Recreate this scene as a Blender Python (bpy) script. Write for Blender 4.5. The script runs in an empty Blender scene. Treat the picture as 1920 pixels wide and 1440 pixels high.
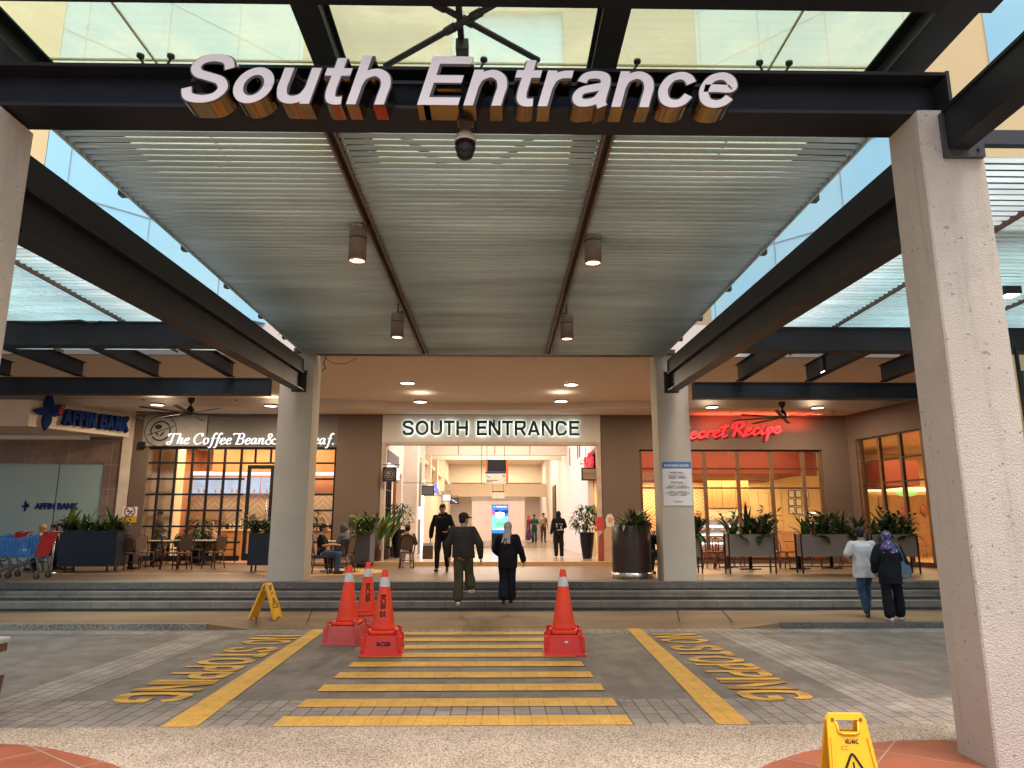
import bpy, bmesh, math, random
import numpy as np
from mathutils import Vector, Matrix, noise
random.seed(7)
R = math.radians
S = bpy.context.scene
COL = S.collection

# ------------------------------------------------------------------ camera
F, PW, PH, EYE = 1350.0, 1920.0, 1440.0, 1.70
YAW, PIT = math.atan(24/1350*0.98), math.atan(272/1350)
cam_d = bpy.data.cameras.new('camera'); cam = bpy.data.objects.new('camera', cam_d); COL.objects.link(cam)
cam_d.sensor_width = 36; cam_d.sensor_fit = 'HORIZONTAL'; cam_d.lens = 36*F/PW
cam_d.clip_end = 2000; cam_d.clip_start = 0.05
cam.location = (0, 0, EYE); cam.rotation_euler = (R(90)+PIT, 0, -YAW)
S.camera = cam
FW = Vector((math.sin(YAW)*math.cos(PIT), math.cos(YAW)*math.cos(PIT), math.sin(PIT)))
RT = Vector((math.cos(YAW), -math.sin(YAW), 0)); UP = RT.cross(FW)
EYEV = Vector((0, 0, EYE))
def ray(px, py): return FW + RT*((px-960)/F) - UP*((py-720)/F)
def at(px, py, Y):            # point of a measured picture position on the vertical plane y = Y
    d = ray(px, py); return EYEV + d*(Y/d.y)
def on(px, py, z):            # ... on the level plane at height z
    d = ray(px, py); return EYEV + d*((z-EYE)/d.z)
def ax(px, Y, py=950): return at(px, py, Y).x
def az(py, Y, px=930): return at(px, py, Y).z

# ------------------------------------------------------------------ sky, sun, exposure
SUN_EL, SUN_AZ = 72, 160      # sun high behind the photographer's right shoulder, veiled by cloud
w = bpy.data.worlds.new('World'); S.world = w; w.use_nodes = True
nt = w.node_tree; nt.nodes.clear()
sky = nt.nodes.new('ShaderNodeTexSky'); sky.sky_type = 'NISHITA'; sky.sun_disc = False
sky.sun_elevation = R(SUN_EL); sky.sun_rotation = R(SUN_AZ); sky.dust_density = 5.0; sky.air_density = 0.75
bg = nt.nodes.new('ShaderNodeBackground'); bg.inputs['Strength'].default_value = 0.15
wo = nt.nodes.new('ShaderNodeOutputWorld')
nt.links.new(sky.outputs[0], bg.inputs[0]); nt.links.new(bg.outputs[0], wo.inputs[0])
sl = bpy.data.lights.new('sun', 'SUN'); sl.energy = 1.6; sl.angle = R(25); sl.color = (1, .92, .83)
so = bpy.data.objects.new('sun', sl); COL.objects.link(so)
d = Vector((math.sin(R(SUN_AZ))*math.cos(R(SUN_EL)), math.cos(R(SUN_AZ))*math.cos(R(SUN_EL)), math.sin(R(SUN_EL))))
so.rotation_euler = d.to_track_quat('Z', 'Y').to_euler(); so.location = (0, 0, 40)
S.view_settings.view_transform = 'Standard'; S.view_settings.look = 'None'
S.view_settings.exposure = 1.04; S.view_settings.gamma = 1
S.cycles.max_bounces = 8; S.cycles.diffuse_bounces = 4; S.cycles.glossy_bounces = 3
S.cycles.transparent_max_bounces = 16; S.cycles.use_denoising = True
S.cycles.sample_clamp_indirect = 4; S.cycles.caustics_reflective = False; S.cycles.caustics_refractive = False

# ------------------------------------------------------------------ materials
MATS = {}
def _new(name):
    m = bpy.data.materials.new(name); m.use_nodes = True; MATS[name] = m
    return m, m.node_tree, m.node_tree.nodes['Principled BSDF']
def N(nt, t, **k):
    n = nt.nodes.new(t)
    for a, v in k.items():
        if a in n.inputs: n.inputs[a].default_value = v
        else: setattr(n, a, v)
    return n
def c4(c): return (c[0], c[1], c[2], 1)
def coords(nt, scale=1, obj=True, rot=(0,0,0), loc=(0,0,0)):
    tc = N(nt, 'ShaderNodeTexCoord'); mp = N(nt, 'ShaderNodeMapping')
    s = scale if isinstance(scale, (tuple, list)) else (scale,)*3
    mp.inputs['Scale'].default_value = s; mp.inputs['Rotation'].default_value = rot; mp.inputs['Location'].default_value = loc
    nt.links.new(tc.outputs['Object' if obj else 'Generated'], mp.inputs[0]); return mp.outputs[0]
def ramp(nt, src, stops):
    r = N(nt, 'ShaderNodeValToRGB'); e = r.color_ramp.elements
    while len(e) < len(stops): e.new(.5)
    for i, (p, c) in enumerate(stops): e[i].position = p; e[i].color = c4(c)
    nt.links.new(src, r.inputs[0]); return r.outputs[0]
def mix(nt, a, b, fac, mode='MIX'):
    m = N(nt, 'ShaderNodeMix', data_type='RGBA', blend_type=mode)
    for s, v in ((0, fac), (6, a), (7, b)):
        if isinstance(v, (int, float)): m.inputs[s].default_value = v
        elif isinstance(v, (tuple, list)): m.inputs[s].default_value = c4(v)
        else: nt.links.new(v, m.inputs[s])
    return m.outputs[2]
def bump(nt, b, src, st=.3, dist=.01):
    n = N(nt, 'ShaderNodeBump', Strength=st, Distance=dist)
    nt.links.new(src, n.inputs['Height']); nt.links.new(n.outputs[0], b.inputs['Normal'])
def noise_t(nt, co, scale, detail=4, rough=.55):
    n = N(nt, 'ShaderNodeTexNoise', Scale=scale, Detail=detail, Roughness=rough); nt.links.new(co, n.inputs['Vector']); return n.outputs['Fac']
def M(name, col, rough=.6, metal=0, var=.12, vs=3, bmp=0, bs=60, dist=.004, stretch=(1,1,1), spec=.3, dirt=0, specks=0):
    if name in MATS: return MATS[name]
    m, nt, b = _new(name)
    b.inputs['Roughness'].default_value = rough; b.inputs['Metallic'].default_value = metal
    b.inputs['Specular IOR Level'].default_value = spec
    co = coords(nt, stretch)
    f = noise_t(nt, co, vs, 5)
    lo = tuple(x*(1-var) for x in col); hi = tuple(min(1, x*(1+var)) for x in col)
    c = ramp(nt, f, [(.3, lo), (.7, hi)])
    if dirt:
        f2 = noise_t(nt, co, vs*.35, 6, .7)
        c = mix(nt, c, tuple(x*.45 for x in col), ramp(nt, f2, [(.5, (0,0,0)), (.75, (dirt,)*3)]))
    if specks:
        c = mix(nt, c, tuple(x*.35 for x in col), ramp(nt, noise_t(nt, co, specks, 2, .6), [(.66, (0,0,0)), (.72, (.8,)*3)]))
        v2 = noise_t(nt, coords(nt, (2.2, 2.2, .22)), 2.6, 6, .7); c = mix(nt, c, tuple(x*.62 for x in col), ramp(nt, v2, [(.52, (0,0,0)), (.74, (.55,)*3)]))
    nt.links.new(c, b.inputs['Base Color'])
    r2 = N(nt, 'ShaderNodeMapRange'); r2.inputs[3].default_value = max(.02, rough-.12); r2.inputs[4].default_value = min(1, rough+.12)
    nt.links.new(f, r2.inputs[0]); nt.links.new(r2.outputs[0], b.inputs['Roughness'])
    if bmp: bump(nt, b, noise_t(nt, co, bs, 3), bmp, dist)
    return m
def EM(name, col, st):
    if name in MATS: return MATS[name]
    m, nt, b = _new(name); b.inputs['Base Color'].default_value = c4(tuple(x*.15 for x in col))
    b.inputs['Emission Color'].default_value = c4(col); b.inputs['Emission Strength'].default_value = st
    return m
def GL(name, tint, gloss=.08, rough=.02, dirt=None):
    m, nt, b = _new(name); nt.nodes.remove(b)
    tr = N(nt, 'ShaderNodeBsdfTransparent', Color=c4(tint)); gl = N(nt, 'ShaderNodeBsdfGlossy', Color=(1,1,1,1), Roughness=rough)
    mx = N(nt, 'ShaderNodeMixShader', Fac=gloss); lw = N(nt, 'ShaderNodeLayerWeight', Blend=.12)
    mr = N(nt, 'ShaderNodeMapRange'); mr.inputs[3].default_value = gloss*.6; mr.inputs[4].default_value = min(1, gloss+.45)
    nt.links.new(lw.outputs['Fresnel'], mr.inputs[0]); nt.links.new(mr.outputs[0], mx.inputs[0])
    nt.links.new(tr.outputs[0], mx.inputs[1]); nt.links.new(gl.outputs[0], mx.inputs[2])
    out = mx.outputs[0]
    if dirt:      # dried rain dust lying on the pane
        co = coords(nt, 1); f = noise_t(nt, co, .55, 6, .6)
        df = N(nt, 'ShaderNodeBsdfTranslucent', Color=c4(dirt)); m2 = N(nt, 'ShaderNodeMixShader')
        nt.links.new(ramp(nt, f, [(.36, (.17,)*3), (.45, (.23,)*3), (.50, (.32,)*3), (.53, (.25,)*3), (.66, (.18,)*3)]), m2.inputs[0])
        nt.links.new(out, m2.inputs[1]); nt.links.new(df.outputs[0], m2.inputs[2]); out = m2.outputs[0]
    nt.links.new(out, nt.nodes['Material Output'].inputs[0])
    return m
def BRICK(name, c1, c2, mort, bw, bh, ms=.006, rough=.8, rot=0, off=.5, bst=.5, axis='xy', loc=(0,0,0), speck=0):
    m, nt, b = _new(name)
    ro = {'xy': (0,0,R(rot)), 'xz': (R(-90),0,0)}[axis]
    co = coords(nt, 1, rot=ro, loc=loc)
    t = N(nt, 'ShaderNodeTexBrick', offset=off, squash=1.0)
    for k, v in (('Color1', c4(c1)), ('Color2', c4(c2)), ('Mortar', c4(mort)), ('Scale', 1), ('Mortar Size', ms), ('Brick Width', bw), ('Row Height', bh), ('Mortar Smooth', .2), ('Bias', 0)):
        t.inputs[k].default_value = v
    nt.links.new(co, t.inputs[0])
    f = noise_t(nt, coords(nt, 1), 1.3, 7, .65)
    c = mix(nt, t.outputs[0], ramp(nt, f, [(.3, (.62,.62,.62)), (.7, (1.25,1.2,1.15))]), 1, 'MULTIPLY')
    oil = noise_t(nt, coords(nt, 1), 2.7, 5, .6); c = mix(nt, c, (.5,.5,.5), ramp(nt, oil, [(.60, (0,0,0)), (.70, (.55,)*3)]), 'MULTIPLY')
    if speck:
        g = noise_t(nt, coords(nt, 1), 90, 2, .8)
        c = mix(nt, c, ramp(nt, g, [(.35, (1-speck,)*3), (.65, (1+speck,)*3)]), 1, 'MULTIPLY')
    nt.links.new(c, b.inputs['Base Color'])
    b.inputs['Roughness'].default_value = rough
    bump(nt, b, t.outputs['Fac'], -bst, .006)
    return m
def PEBBLE(name, cols, scale, rough=.75):
    m, nt, b = _new(name)
    co = coords(nt, 1)
    v = N(nt, 'ShaderNodeTexVoronoi', Scale=scale); nt.links.new(co, v.inputs['Vector'])
    sep = N(nt, 'ShaderNodeSeparateColor'); nt.links.new(v.outputs['Color'], sep.inputs[0])
    c = ramp(nt, sep.outputs[0], [(i/(len(cols)-1), x) for i, x in enumerate(cols)])
    c = mix(nt, c, (.10,.085,.07), ramp(nt, v.outputs['Distance'], [(.42, (0,0,0)), (.75, (.85,)*3)]))
    f = noise_t(nt, co, .8, 6, .65)
    c = mix(nt, c, ramp(nt, f, [(.3, (.7,.68,.66)), (.7, (1.15,)*3)]), 1, 'MULTIPLY')
    nt.links.new(c, b.inputs['Base Color']); b.inputs['Roughness'].default_value = rough
    bump(nt, b, v.outputs['Distance'], -.5, .006)
    return m

# ------------------------------------------------------------------ mesh kit
class MB:
    def __init__(s): s.bm = bmesh.new(); s.mi = 0
    def face(s, pts, mi=None):
        f = s.bm.faces.new([s.bm.verts.new(Vector(p)) for p in pts]); f.material_index = s.mi if mi is None else mi; return s
    def hexa(s, p, mi=None):       # 8 corners: bottom ring 0-3, top ring 4-7
        v = [s.bm.verts.new(Vector(q)) for q in p]
        for q in ((3,2,1,0), (4,5,6,7), (0,1,5,4), (1,2,6,5), (2,3,7,6), (3,0,4,7)):
            f = s.bm.faces.new([v[i] for i in q]); f.material_index = s.mi if mi is None else mi
        return s
    def box(s, a, b, mi=None):
        x0,x1 = sorted((a[0],b[0])); y0,y1 = sorted((a[1],b[1])); z0,z1 = sorted((a[2],b[2]))
        return s.hexa([(x0,y0,z0),(x1,y0,z0),(x1,y1,z0),(x0,y1,z0),(x0,y0,z1),(x1,y0,z1),(x1,y1,z1),(x0,y1,z1)], mi)
    def cbox(s, c, d, mi=None): return s.box([c[i]-d[i]/2 for i in range(3)], [c[i]+d[i]/2 for i in range(3)], mi)
    def beam(s, p, q, w, h, mi=None):      # bar of section w (sideways) x h (upright) from p to q (centre line)
        p, q = Vector(p), Vector(q); t = (q-p).normalized()
        u = Vector((0,0,1)) if abs(t.z) < .98 else Vector((0,1,0))
        sd = t.cross(u).normalized()*(w/2); u = sd.cross(t).normalized()*(h/2)
        return s.hexa([p-sd-u, p+sd-u, q+sd-u, q-sd-u, p-sd+u, p+sd+u, q+sd+u, q-sd+u], mi)
    def ibeam(s, p, q, w, h, tf=.025, tw=.02, mi=None):
        p, q = Vector(p), Vector(q)
        s.beam(p+Vector((0,0,h/2-tf/2)), q+Vector((0,0,h/2-tf/2)), w, tf, mi)
        s.beam(p-Vector((0,0,h/2-tf/2)), q-Vector((0,0,h/2-tf/2)), w, tf, mi)
        return s.beam(p, q, tw, h-2*tf-.002, mi)
    def tube(s, pts, r, n=8, mi=None, closed=False, caps=True):
        pts = [Vector(p) for p in pts]; k = len(pts)
        rs = r if isinstance(r, (list, tuple)) else [r]*k
        rings = []; prev = None
        for i, p in enumerate(pts):
            a = pts[i-1] if (i or closed) else p; b = pts[(i+1) % k] if (i < k-1 or closed) else p
            t = (b-a); t = t.normalized() if t.length > 1e-9 else Vector((0,0,1))
            if prev is None:
                u = t.orthogonal().normalized()
            else:
                u = prev - t*prev.dot(t); u = u.normalized() if u.length > 1e-6 else t.orthogonal().normalized()
            prev = u; v = t.cross(u)
            rings.append([s.bm.verts.new(p+(u*math.cos(2*math.pi*j/n)+v*math.sin(2*math.pi*j/n))*rs[i]) for j in range(n)])
        m = s.mi if mi is None else mi
        for i in range(k if closed else k-1):
            A, B = rings[i], rings[(i+1) % k]
            for j in range(n):
                f = s.bm.faces.new((A[j], A[(j+1)%n], B[(j+1)%n], B[j])); f.material_index = m; f.smooth = True
        if caps and not closed:
            for rg, o in ((rings[0], -1), (rings[-1], 1)):
                f = s.bm.faces.new(rg[::o]); f.material_index = m
        return s
    def lathe(s, prof, c=(0,0,0), n=24, mi=None, cap=True, sx=1, sy=1):
        c = Vector(c); m = s.mi if mi is None else mi
        rings = [[s.bm.verts.new(c+Vector((r*sx*math.cos(2*math.pi*j/n), r*sy*math.sin(2*math.pi*j/n), z))) for j in range(n)] for r, z in prof]
        for A, B in zip(rings, rings[1:]):
            for j in range(n):
                f = s.bm.faces.new((A[j], A[(j+1)%n], B[(j+1)%n], B[j])); f.material_index = m; f.smooth = True
        if cap:
            for rg, o in ((rings[0], -1), (rings[-1], 1)):
                f = s.bm.faces.new(rg[::o]); f.material_index = m
        return s
    def loft(s, rings, mi=None, cap=True, smooth=True):
        vs = [[s.bm.verts.new(Vector(p)) for p in r] for r in rings]; n = len(vs[0]); m = s.mi if mi is None else mi
        for A, B in zip(vs, vs[1:]):
            for j in range(n):
                f = s.bm.faces.new((A[j], A[(j+1)%n], B[(j+1)%n], B[j])); f.material_index = m; f.smooth = smooth
        if cap:
            for rg, o in ((vs[0], -1), (vs[-1], 1)):
                f = s.bm.faces.new(rg[::o]); f.material_index = m
        return s
    def ell(s, c, r, n=16, k=10, rot=None, mi=None):
        c = Vector(c); r = r if isinstance(r, (tuple, list)) else (r,)*3
        rings = []
        for i in range(1, k):
            a = math.pi*i/k
            rings.append([(r[0]*math.sin(a)*math.cos(2*math.pi*j/n), r[1]*math.sin(a)*math.sin(2*math.pi*j/n), -r[2]*math.cos(a)) for j in range(n)])
        mt = rot if rot else Matrix.Identity(3)
        rings = [[c+mt@Vector(p) for p in g] for g in rings]
        vs = [[s.bm.verts.new(p) for p in g] for g in rings]
        b = s.bm.verts.new(c+mt@Vector((0,0,-r[2]))); t = s.bm.verts.new(c+mt@Vector((0,0,r[2]))); m = s.mi if mi is None else mi
        for A, B in zip(vs, vs[1:]):
            for j in range(n):
                f = s.bm.faces.new((A[j], A[(j+1)%n], B[(j+1)%n], B[j])); f.smooth = True; f.material_index = m
        for j in range(n):
            f = s.bm.faces.new((b, vs[0][(j+1)%n], vs[0][j])); f.smooth = True; f.material_index = m
            f = s.bm.faces.new((t, vs[-1][j], vs[-1][(j+1)%n])); f.smooth = True; f.material_index = m
        return s
    def cap(s, p0, r0, p1, r1, n=12):     # tapered limb with round ends
        p0, p1 = Vector(p0), Vector(p1)
        pts, rs = [], []
        t = (p1-p0); L = t.length
        if L < 1e-6: return s.ell(p0, r0)
        t /= L
        for a in (80, 55, 30): pts.append(p0-t*r0*math.sin(R(a))); rs.append(r0*math.cos(R(a)))
        pts += [p0, p1]; rs += [r0, r1]
        for a in (30, 55, 80): pts.append(p1+t*r1*math.sin(R(a))); rs.append(r1*math.cos(R(a)))
        return s.tube(pts, rs, n)
    def prism(s, poly, d, o=(0,0,0), mi=None):   # polygon in xz, extruded d along +y
        o = Vector(o); m = s.mi if mi is None else mi
        A = [s.bm.verts.new(o+Vector((x, 0, z))) for x, z in poly]; B = [s.bm.verts.new(o+Vector((x, d, z))) for x, z in poly]
        n = len(A); f = s.bm.faces.new(A); f.material_index = m; f = s.bm.faces.new(B[::-1]); f.material_index = m
        for j in range(n):
            f = s.bm.faces.new((A[j], B[j], B[(j+1)%n], A[(j+1)%n])); f.material_index = m
        return s
    def xf(s, mt): bmesh.ops.transform(s.bm, matrix=mt, verts=s.bm.verts); return s
    def mesh(s, name, mats, bevel=0):
        bmesh.ops.recalc_face_normals(s.bm, faces=s.bm.faces)
        if bevel:
            es = [e for e in s.bm.edges if len(e.link_faces) == 2 and e.calc_face_angle(0) > .6]
            bmesh.ops.bevel(s.bm, geom=es, offset=bevel, segments=2, affect='EDGES', profile=.6, clamp_overlap=True)
        me = bpy.data.meshes.new(name); s.bm.to_mesh(me); s.bm.free()
        for m in (mats if isinstance(mats, (list, tuple)) else [mats]): me.materials.append(m)
        return me
    def build(s, name, mats, parent=None, bevel=0, label=None, cat=None, group=None, kind=None):
        o = bpy.data.objects.new(name, s.mesh(name, mats, bevel)); COL.objects.link(o)
        if parent: o.parent = parent
        return tag(o, label, cat, group, kind)
def tag(o, label=None, cat=None, group=None, kind=None):
    if label: o['label'] = label
    if cat: o['category'] = cat
    if group: o['group'] = group
    if kind: o['kind'] = kind
    return o
def thing(name, label, cat, loc=(0,0,0), rz=0, group=None):
    o = bpy.data.objects.new(name, None); COL.objects.link(o); o.empty_display_size = .2
    o.location = loc; o.rotation_euler = (0, 0, rz)
    return tag(o, label, cat, group)
def dup(root, loc=None, rz=None, label=None, group=None, scale=None):
    def rec(o, par):
        c = o.copy(); COL.objects.link(c)
        if par: c.parent = par
        for ch in KIDS.get(o, list(o.children)): rec(ch, c)
        return c
    KIDS = {}
    c = rec(root, None)
    if loc is not None: c.location = loc
    if rz is not None: c.rotation_euler = (0, 0, rz)
    if label: c['label'] = label
    if group: c['group'] = group
    if scale: c.scale = (scale,)*3
    return c
def newmesh(name, me, mat, parent=None):
    o = bpy.data.objects.new(name, me); COL.objects.link(o)
    if mat is not None:
        me.materials.clear()
        for m in (mat if isinstance(mat, (list, tuple)) else [mat]): me.materials.append(m)
    if parent: o.parent = parent
    return o
def bake(o):
    dg = bpy.context.evaluated_depsgraph_get(); me = bpy.data.meshes.new_from_object(o.evaluated_get(dg)); return me
def rounded(x0, z0, x1, z1, r, k=4):
    P = []
    for cx, cz, a0 in ((x1-r, z1-r, 0), (x0+r, z1-r, 90), (x0+r, z0+r, 180), (x1-r, z0+r, 270)):
        for i in range(k+1): a = R(a0+90*i/k); P.append((cx+r*math.cos(a), cz+r*math.sin(a)))
    return P

# ------------------------------------------------------------------ lettering
def text_mesh(s, w=None, h=None, depth=.01, bold=0.0, shear=0.0, bev=0, spacing=1.0):
    """words as a mesh in the xz plane, facing -y, lower left at the origin, fitted to w x h"""
    cu = bpy.data.curves.new('t', 'FONT'); cu.body = s; cu.size = 1; cu.extrude = .5; cu.offset = bold; cu.shear = shear
    cu.space_character = spacing; cu.resolution_u = 4
    o = bpy.data.objects.new('t', cu); COL.objects.link(o)
    me = bake(o); bpy.data.objects.remove(o); bpy.data.curves.remove(cu)
    co = np.zeros(len(me.vertices)*3); me.vertices.foreach_get('co', co); co = co.reshape(-1, 3)
    mn, mx = co.min(0), co.max(0)
    sx = w/(mx[0]-mn[0]) if w else None; sz = h/(mx[1]-mn[1]) if h else None
    if sx is None: sx = sz
    if sz is None: sz = sx
    out = np.empty_like(co)
    out[:,0] = (co[:,0]-mn[0])*sx; out[:,2] = (co[:,1]-mn[1])*sz; out[:,1] = (.5-co[:,2])*depth
    me.vertices.foreach_set('co', out.reshape(-1)); me.update()
    return me
def text(s, name, mat, o, w=None, h=None, depth=.01, parent=None, rz=0, rx=0, **k):
    me = text_mesh(s, w, h, depth, **k); ob = newmesh(name, me, mat, parent)
    ob.location = o; ob.rotation_euler = (rx, 0, rz); return ob
def crom(P, n=6, closed=False):
    P = [Vector((p[0], p[1])) for p in P]; out = []; k = len(P)
    for i in range(k if closed else k-1):
        g = (lambda j: P[j % k]) if closed else (lambda j: P[max(0, min(k-1, j))])
        a, b, c, d2 = g(i-1), g(i), g(i+1), g(i+2)
        for j in range(n):
            t = j/n
            out.append(.5*((2*b)+(c-a)*t+(2*a-5*b+4*c-d2)*t*t+(3*b-a-3*c+d2)*t**3))
    if not closed: out.append(P[-1])
    return out
def nib(mb, P, w0, w1, ang, d, o, sc, lift=0.0):
    """a pen stroke: thick across one direction, thin across the other, extruded d along y"""
    P = crom(P); L = []; Rr = []
    for i, p in enumerate(P):
        t = (P[min(i+1, len(P)-1)]-P[max(i-1, 0)]); t = t.normalized() if t.length > 1e-6 else Vector((1, 0))
        n = Vector((-t.y, t.x)); a = abs(math.sin(math.atan2(t.y, t.x)-R(ang)))
        ww = (w1+(w0-w1)*a)/2
        if i in (0, len(P)-1): ww *= .6
        L.append(p+n*ww); Rr.append(p-n*ww)
    o = Vector(o)
    for i in range(len(P)-1):
        q = [L[i], L[i+1], Rr[i+1], Rr[i]]
        a = [o+Vector((v.x*sc, -lift, v.y*sc)) for v in q]; b = [o+Vector((v.x*sc, d-lift, v.y*sc)) for v in q]
        vs = [mb.bm.verts.new(v) for v in a+b]
        for f in ((0,1,2,3), (7,6,5,4), (0,4,5,1), (2,6,7,3)) + (((0,3,7,4),) if i == 0 else ()) + (((1,5,6,2),) if i == len(P)-2 else ()):
            mb.bm.faces.new([vs[j] for j in f]).material_index = mb.mi
# ------------------------------------------------------------------ grotesque stroke letters for the channel signs
def ellp(cx, cy, rx, ry, n=20): return [(cx+rx*math.cos(2*math.pi*i/n), cy+ry*math.sin(2*math.pi*i/n)) for i in range(n+1)]
def glyphs(w):
    h = w/2; x = .73
    arch = lambda top: [((h, 0), (h, top)), [(h, .38), (h+.05, .56), (.30, x-h), (.46, .57), (.53, .40), (.53, .2), (.53, 0)]]
    o = .40
    return {
     'S': (.74, [[(.65,.70),(.57,.86),(.37,1-h),(.17,.87),(.10,.73),(.18,.60),(.37,.53),(.57,.45),(.66,.29),(.57,.13),(.37,h),(.16,.13),(.08,.30)]]),
     'o': (.62, [ellp(.31,x/2,.31-h,x/2-h)]),
     'u': (.60, [[(h,x),(h,.5),(h,.32),(.14,.14),(.28,h),(.44,.14),(.52,.32)], ((.52,x),(.52,0))]),
     't': (.42, [[(.19,.94),(.19,.6),(.19,.25),(.24,.10),(.33,h-.01),(.41,h)], ((0,x-h),(.41,x-h))]),
     'h': (.61, arch(1)), 'n': (.61, arch(x)),
     'r': (.42, [((h,0),(h,x)), [(h,.36),(h+.05,.55),(.25,x-h-.01),(.42,x-h)]]),
     'a': (.60, [[(.10,.50),(.15,.62),(.30,x-h),(.44,.61),(.49,.47),(.49,.2),(.50,.08),(.54,0)], [(.49,.42),(.32,.38),(.14,.32),(.09,.20),(.15,.09),(.28,h),(.42,.14),(.49,.30)]]),
     'c': (.58, [[(.51,.50),(.43,.61),(.30,x-h),(.15,.58),(h,x/2),(.15,.15),(.30,h),(.43,.12),(.51,.25)]]),
     'e': (.60, [[(h,.40),(.3,.40),(.52,.40),(.50,.53),(.42,.62),(.30,x-h),(.15,.58),(h,x/2),(.15,.15),(.30,h),(.44,.12),(.52,.22)]]),
     'E': (.66, [((h,0),(h,1)), ((h,1-h),(.66,1-h)), ((h,.53),(.60,.53)), ((h,h),(.66,h))]),
     'O': (.86, [ellp(.43,.5,.43-h,.5-h,28)]),
     'U': (.76, [[(h,1),(h,.7),(h,.35),(.16,.15),(.38,h),(.60,.15),(.76-h,.35),(.76-h,.7),(.76-h,1)]]),
     'T': (.70, [((.35,0),(.35,1)), ((0,1-h),(.70,1-h))]),
     'H': (.76, [((h,0),(h,1)), ((.76-h,0),(.76-h,1)), ((h,.52),(.76-h,.52))]),
     'N': (.78, [((h,0),(h,1)), ((.78-h,0),(.78-h,1)), ((h*1.2,.97),(.78-h*1.2,.03))]),
     'R': (.74, [((h,0),(h,1)), [(h,1-h),(.3,1-h),(.48,1-h),(.62,.87),(.64,.72),(.60,.57),(.48,.48),(.3,.46),(h,.46)], ((.42,.46),(.68,0))]),
     'A': (.80, [((h*.9,0),(.40,.985)), ((.80-h*.9,0),(.40,.985)), ((.2,.30),(.60,.30))]),
     'C': (.80, [[(.70,.68),(.60,.85),(.42,1-h),(.20,.88),(h,.5),(.20,.12),(.42,h),(.60,.15),(.71,.34)]]),
     'F': (.62, [((h,0),(h,1)), ((h,1-h),(.62,1-h)), ((h,.52),(.57,.52))]),
     'I': (w, [((h,0),(h,1))]),
     'B': (.72, [((h,0),(h,1)), [(h,1-h),(.3,1-h),(.47,1-h),(.60,.87),(.61,.74),(.57,.62),(.46,.54),(.3,.53),(h,.53)], [(h,.53),(.3,.53),(.5,.52),(.63,.42),(.65,.29),(.61,.15),(.48,h),(.3,h),(h,h)]]),
     'K': (.76, [((h,0),(h,1)), ((.64,1),(h,.36)), ((.28,.52),(.68,0))]),
     'P': (.70, [((h,0),(h,1)), [(h,1-h),(.3,1-h),(.48,1-h),(.60,.86),(.62,.71),(.57,.56),(.46,.48),(.3,.46),(h,.46)]]),
     'G': (.84, [[(.72,.72),(.62,.86),(.43,1-h),(.20,.88),(h,.5),(.20,.12),(.43,h),(.62,.14),(.74,.26),(.75,.46)], ((.46,.45),(.82,.45))]),
     ' ': (.36, []),
    }
def letter(mb, ch, w, depth, sc, shear, lift0=0.0):
    adv, st = glyphs(w)[ch]
    for k, s in enumerate(st):
        if isinstance(s, tuple):
            p, q = Vector(s[0]), Vector(s[1]); P = [p, q]; t = (q-p).normalized()
        else:
            P = crom(s, 6)
        L, Q = [], []
        for i, p in enumerate(P):
            t = (P[min(i+1, len(P)-1)]-P[max(i-1, 0)]).normalized(); n = Vector((-t.y, t.x))*w/2
            L.append(p+n); Q.append(p-n)
        sh = lambda v, y: Vector(((v.x+shear*v.y)*sc, y-lift0-.0006*k, v.y*sc))
        for i in range(len(P)-1):
            q = [L[i], L[i+1], Q[i+1], Q[i]]
            vs = [mb.bm.verts.new(sh(v, 0)) for v in q]+[mb.bm.verts.new(sh(v, depth)) for v in q]
            for f in ((0,1,2,3), (7,6,5,4), (0,4,5,1), (2,6,7,3)) + (((0,3,7,4),) if i == 0 else ()) + (((1,5,6,2),) if i == len(P)-2 else ()):
                mb.bm.faces.new([vs[j] for j in f]).material_index = mb.mi
    return adv
def word_width(s, w, gap): return sum(glyphs(w)[c][0] for c in s)+gap*(len(s)-1)

# ------------------------------------------------------------------ shared materials
steel = M('painted steel', (.012,.013,.017), .5, var=.25, vs=2.2, dirt=.3, spec=.22)
steel2 = M('dark grey steel', (.030,.033,.038), .5, var=.2, vs=2)
stucco = M('textured stucco', (.52,.485,.415), .9, var=.06, vs=2.5, bmp=1.0, bs=85, dist=.011, dirt=.15, specks=24)
plaster = M('smooth plaster', (.50,.43,.36), .85, var=.05, vs=1.2, bmp=.15, bs=30, dirt=.12)
soffit_m = M('soffit paint', (.66,.58,.51), .85, var=.04, vs=.5)
brownwall = M('taupe wall paint', (.138,.098,.077), .8, var=.06, vs=1, bmp=.1, bs=40)
greyw = M('grey sign panel', (.15,.135,.125), .7, var=.06, vs=1)
cream = M('cream facade paint', (.36,.29,.18), .85, var=.05, vs=.25, dirt=.12)
blackm = M('black metal', (.012,.012,.013), .45, var=.2)
white = M('white paint', (.75,.74,.72), .6, var=.03)
chrome = M('brushed steel', (.55,.54,.52), .28, metal=1, var=.08, vs=20)
dark = M('dark void', (.02,.018,.016), .9)
glass = GL('shop glass', (.96,.96,.95), .05)

ZP, ZI = .62, .74            # raised platform, inner hall floor
YW = 23.5                    # shopfront wall line

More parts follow.
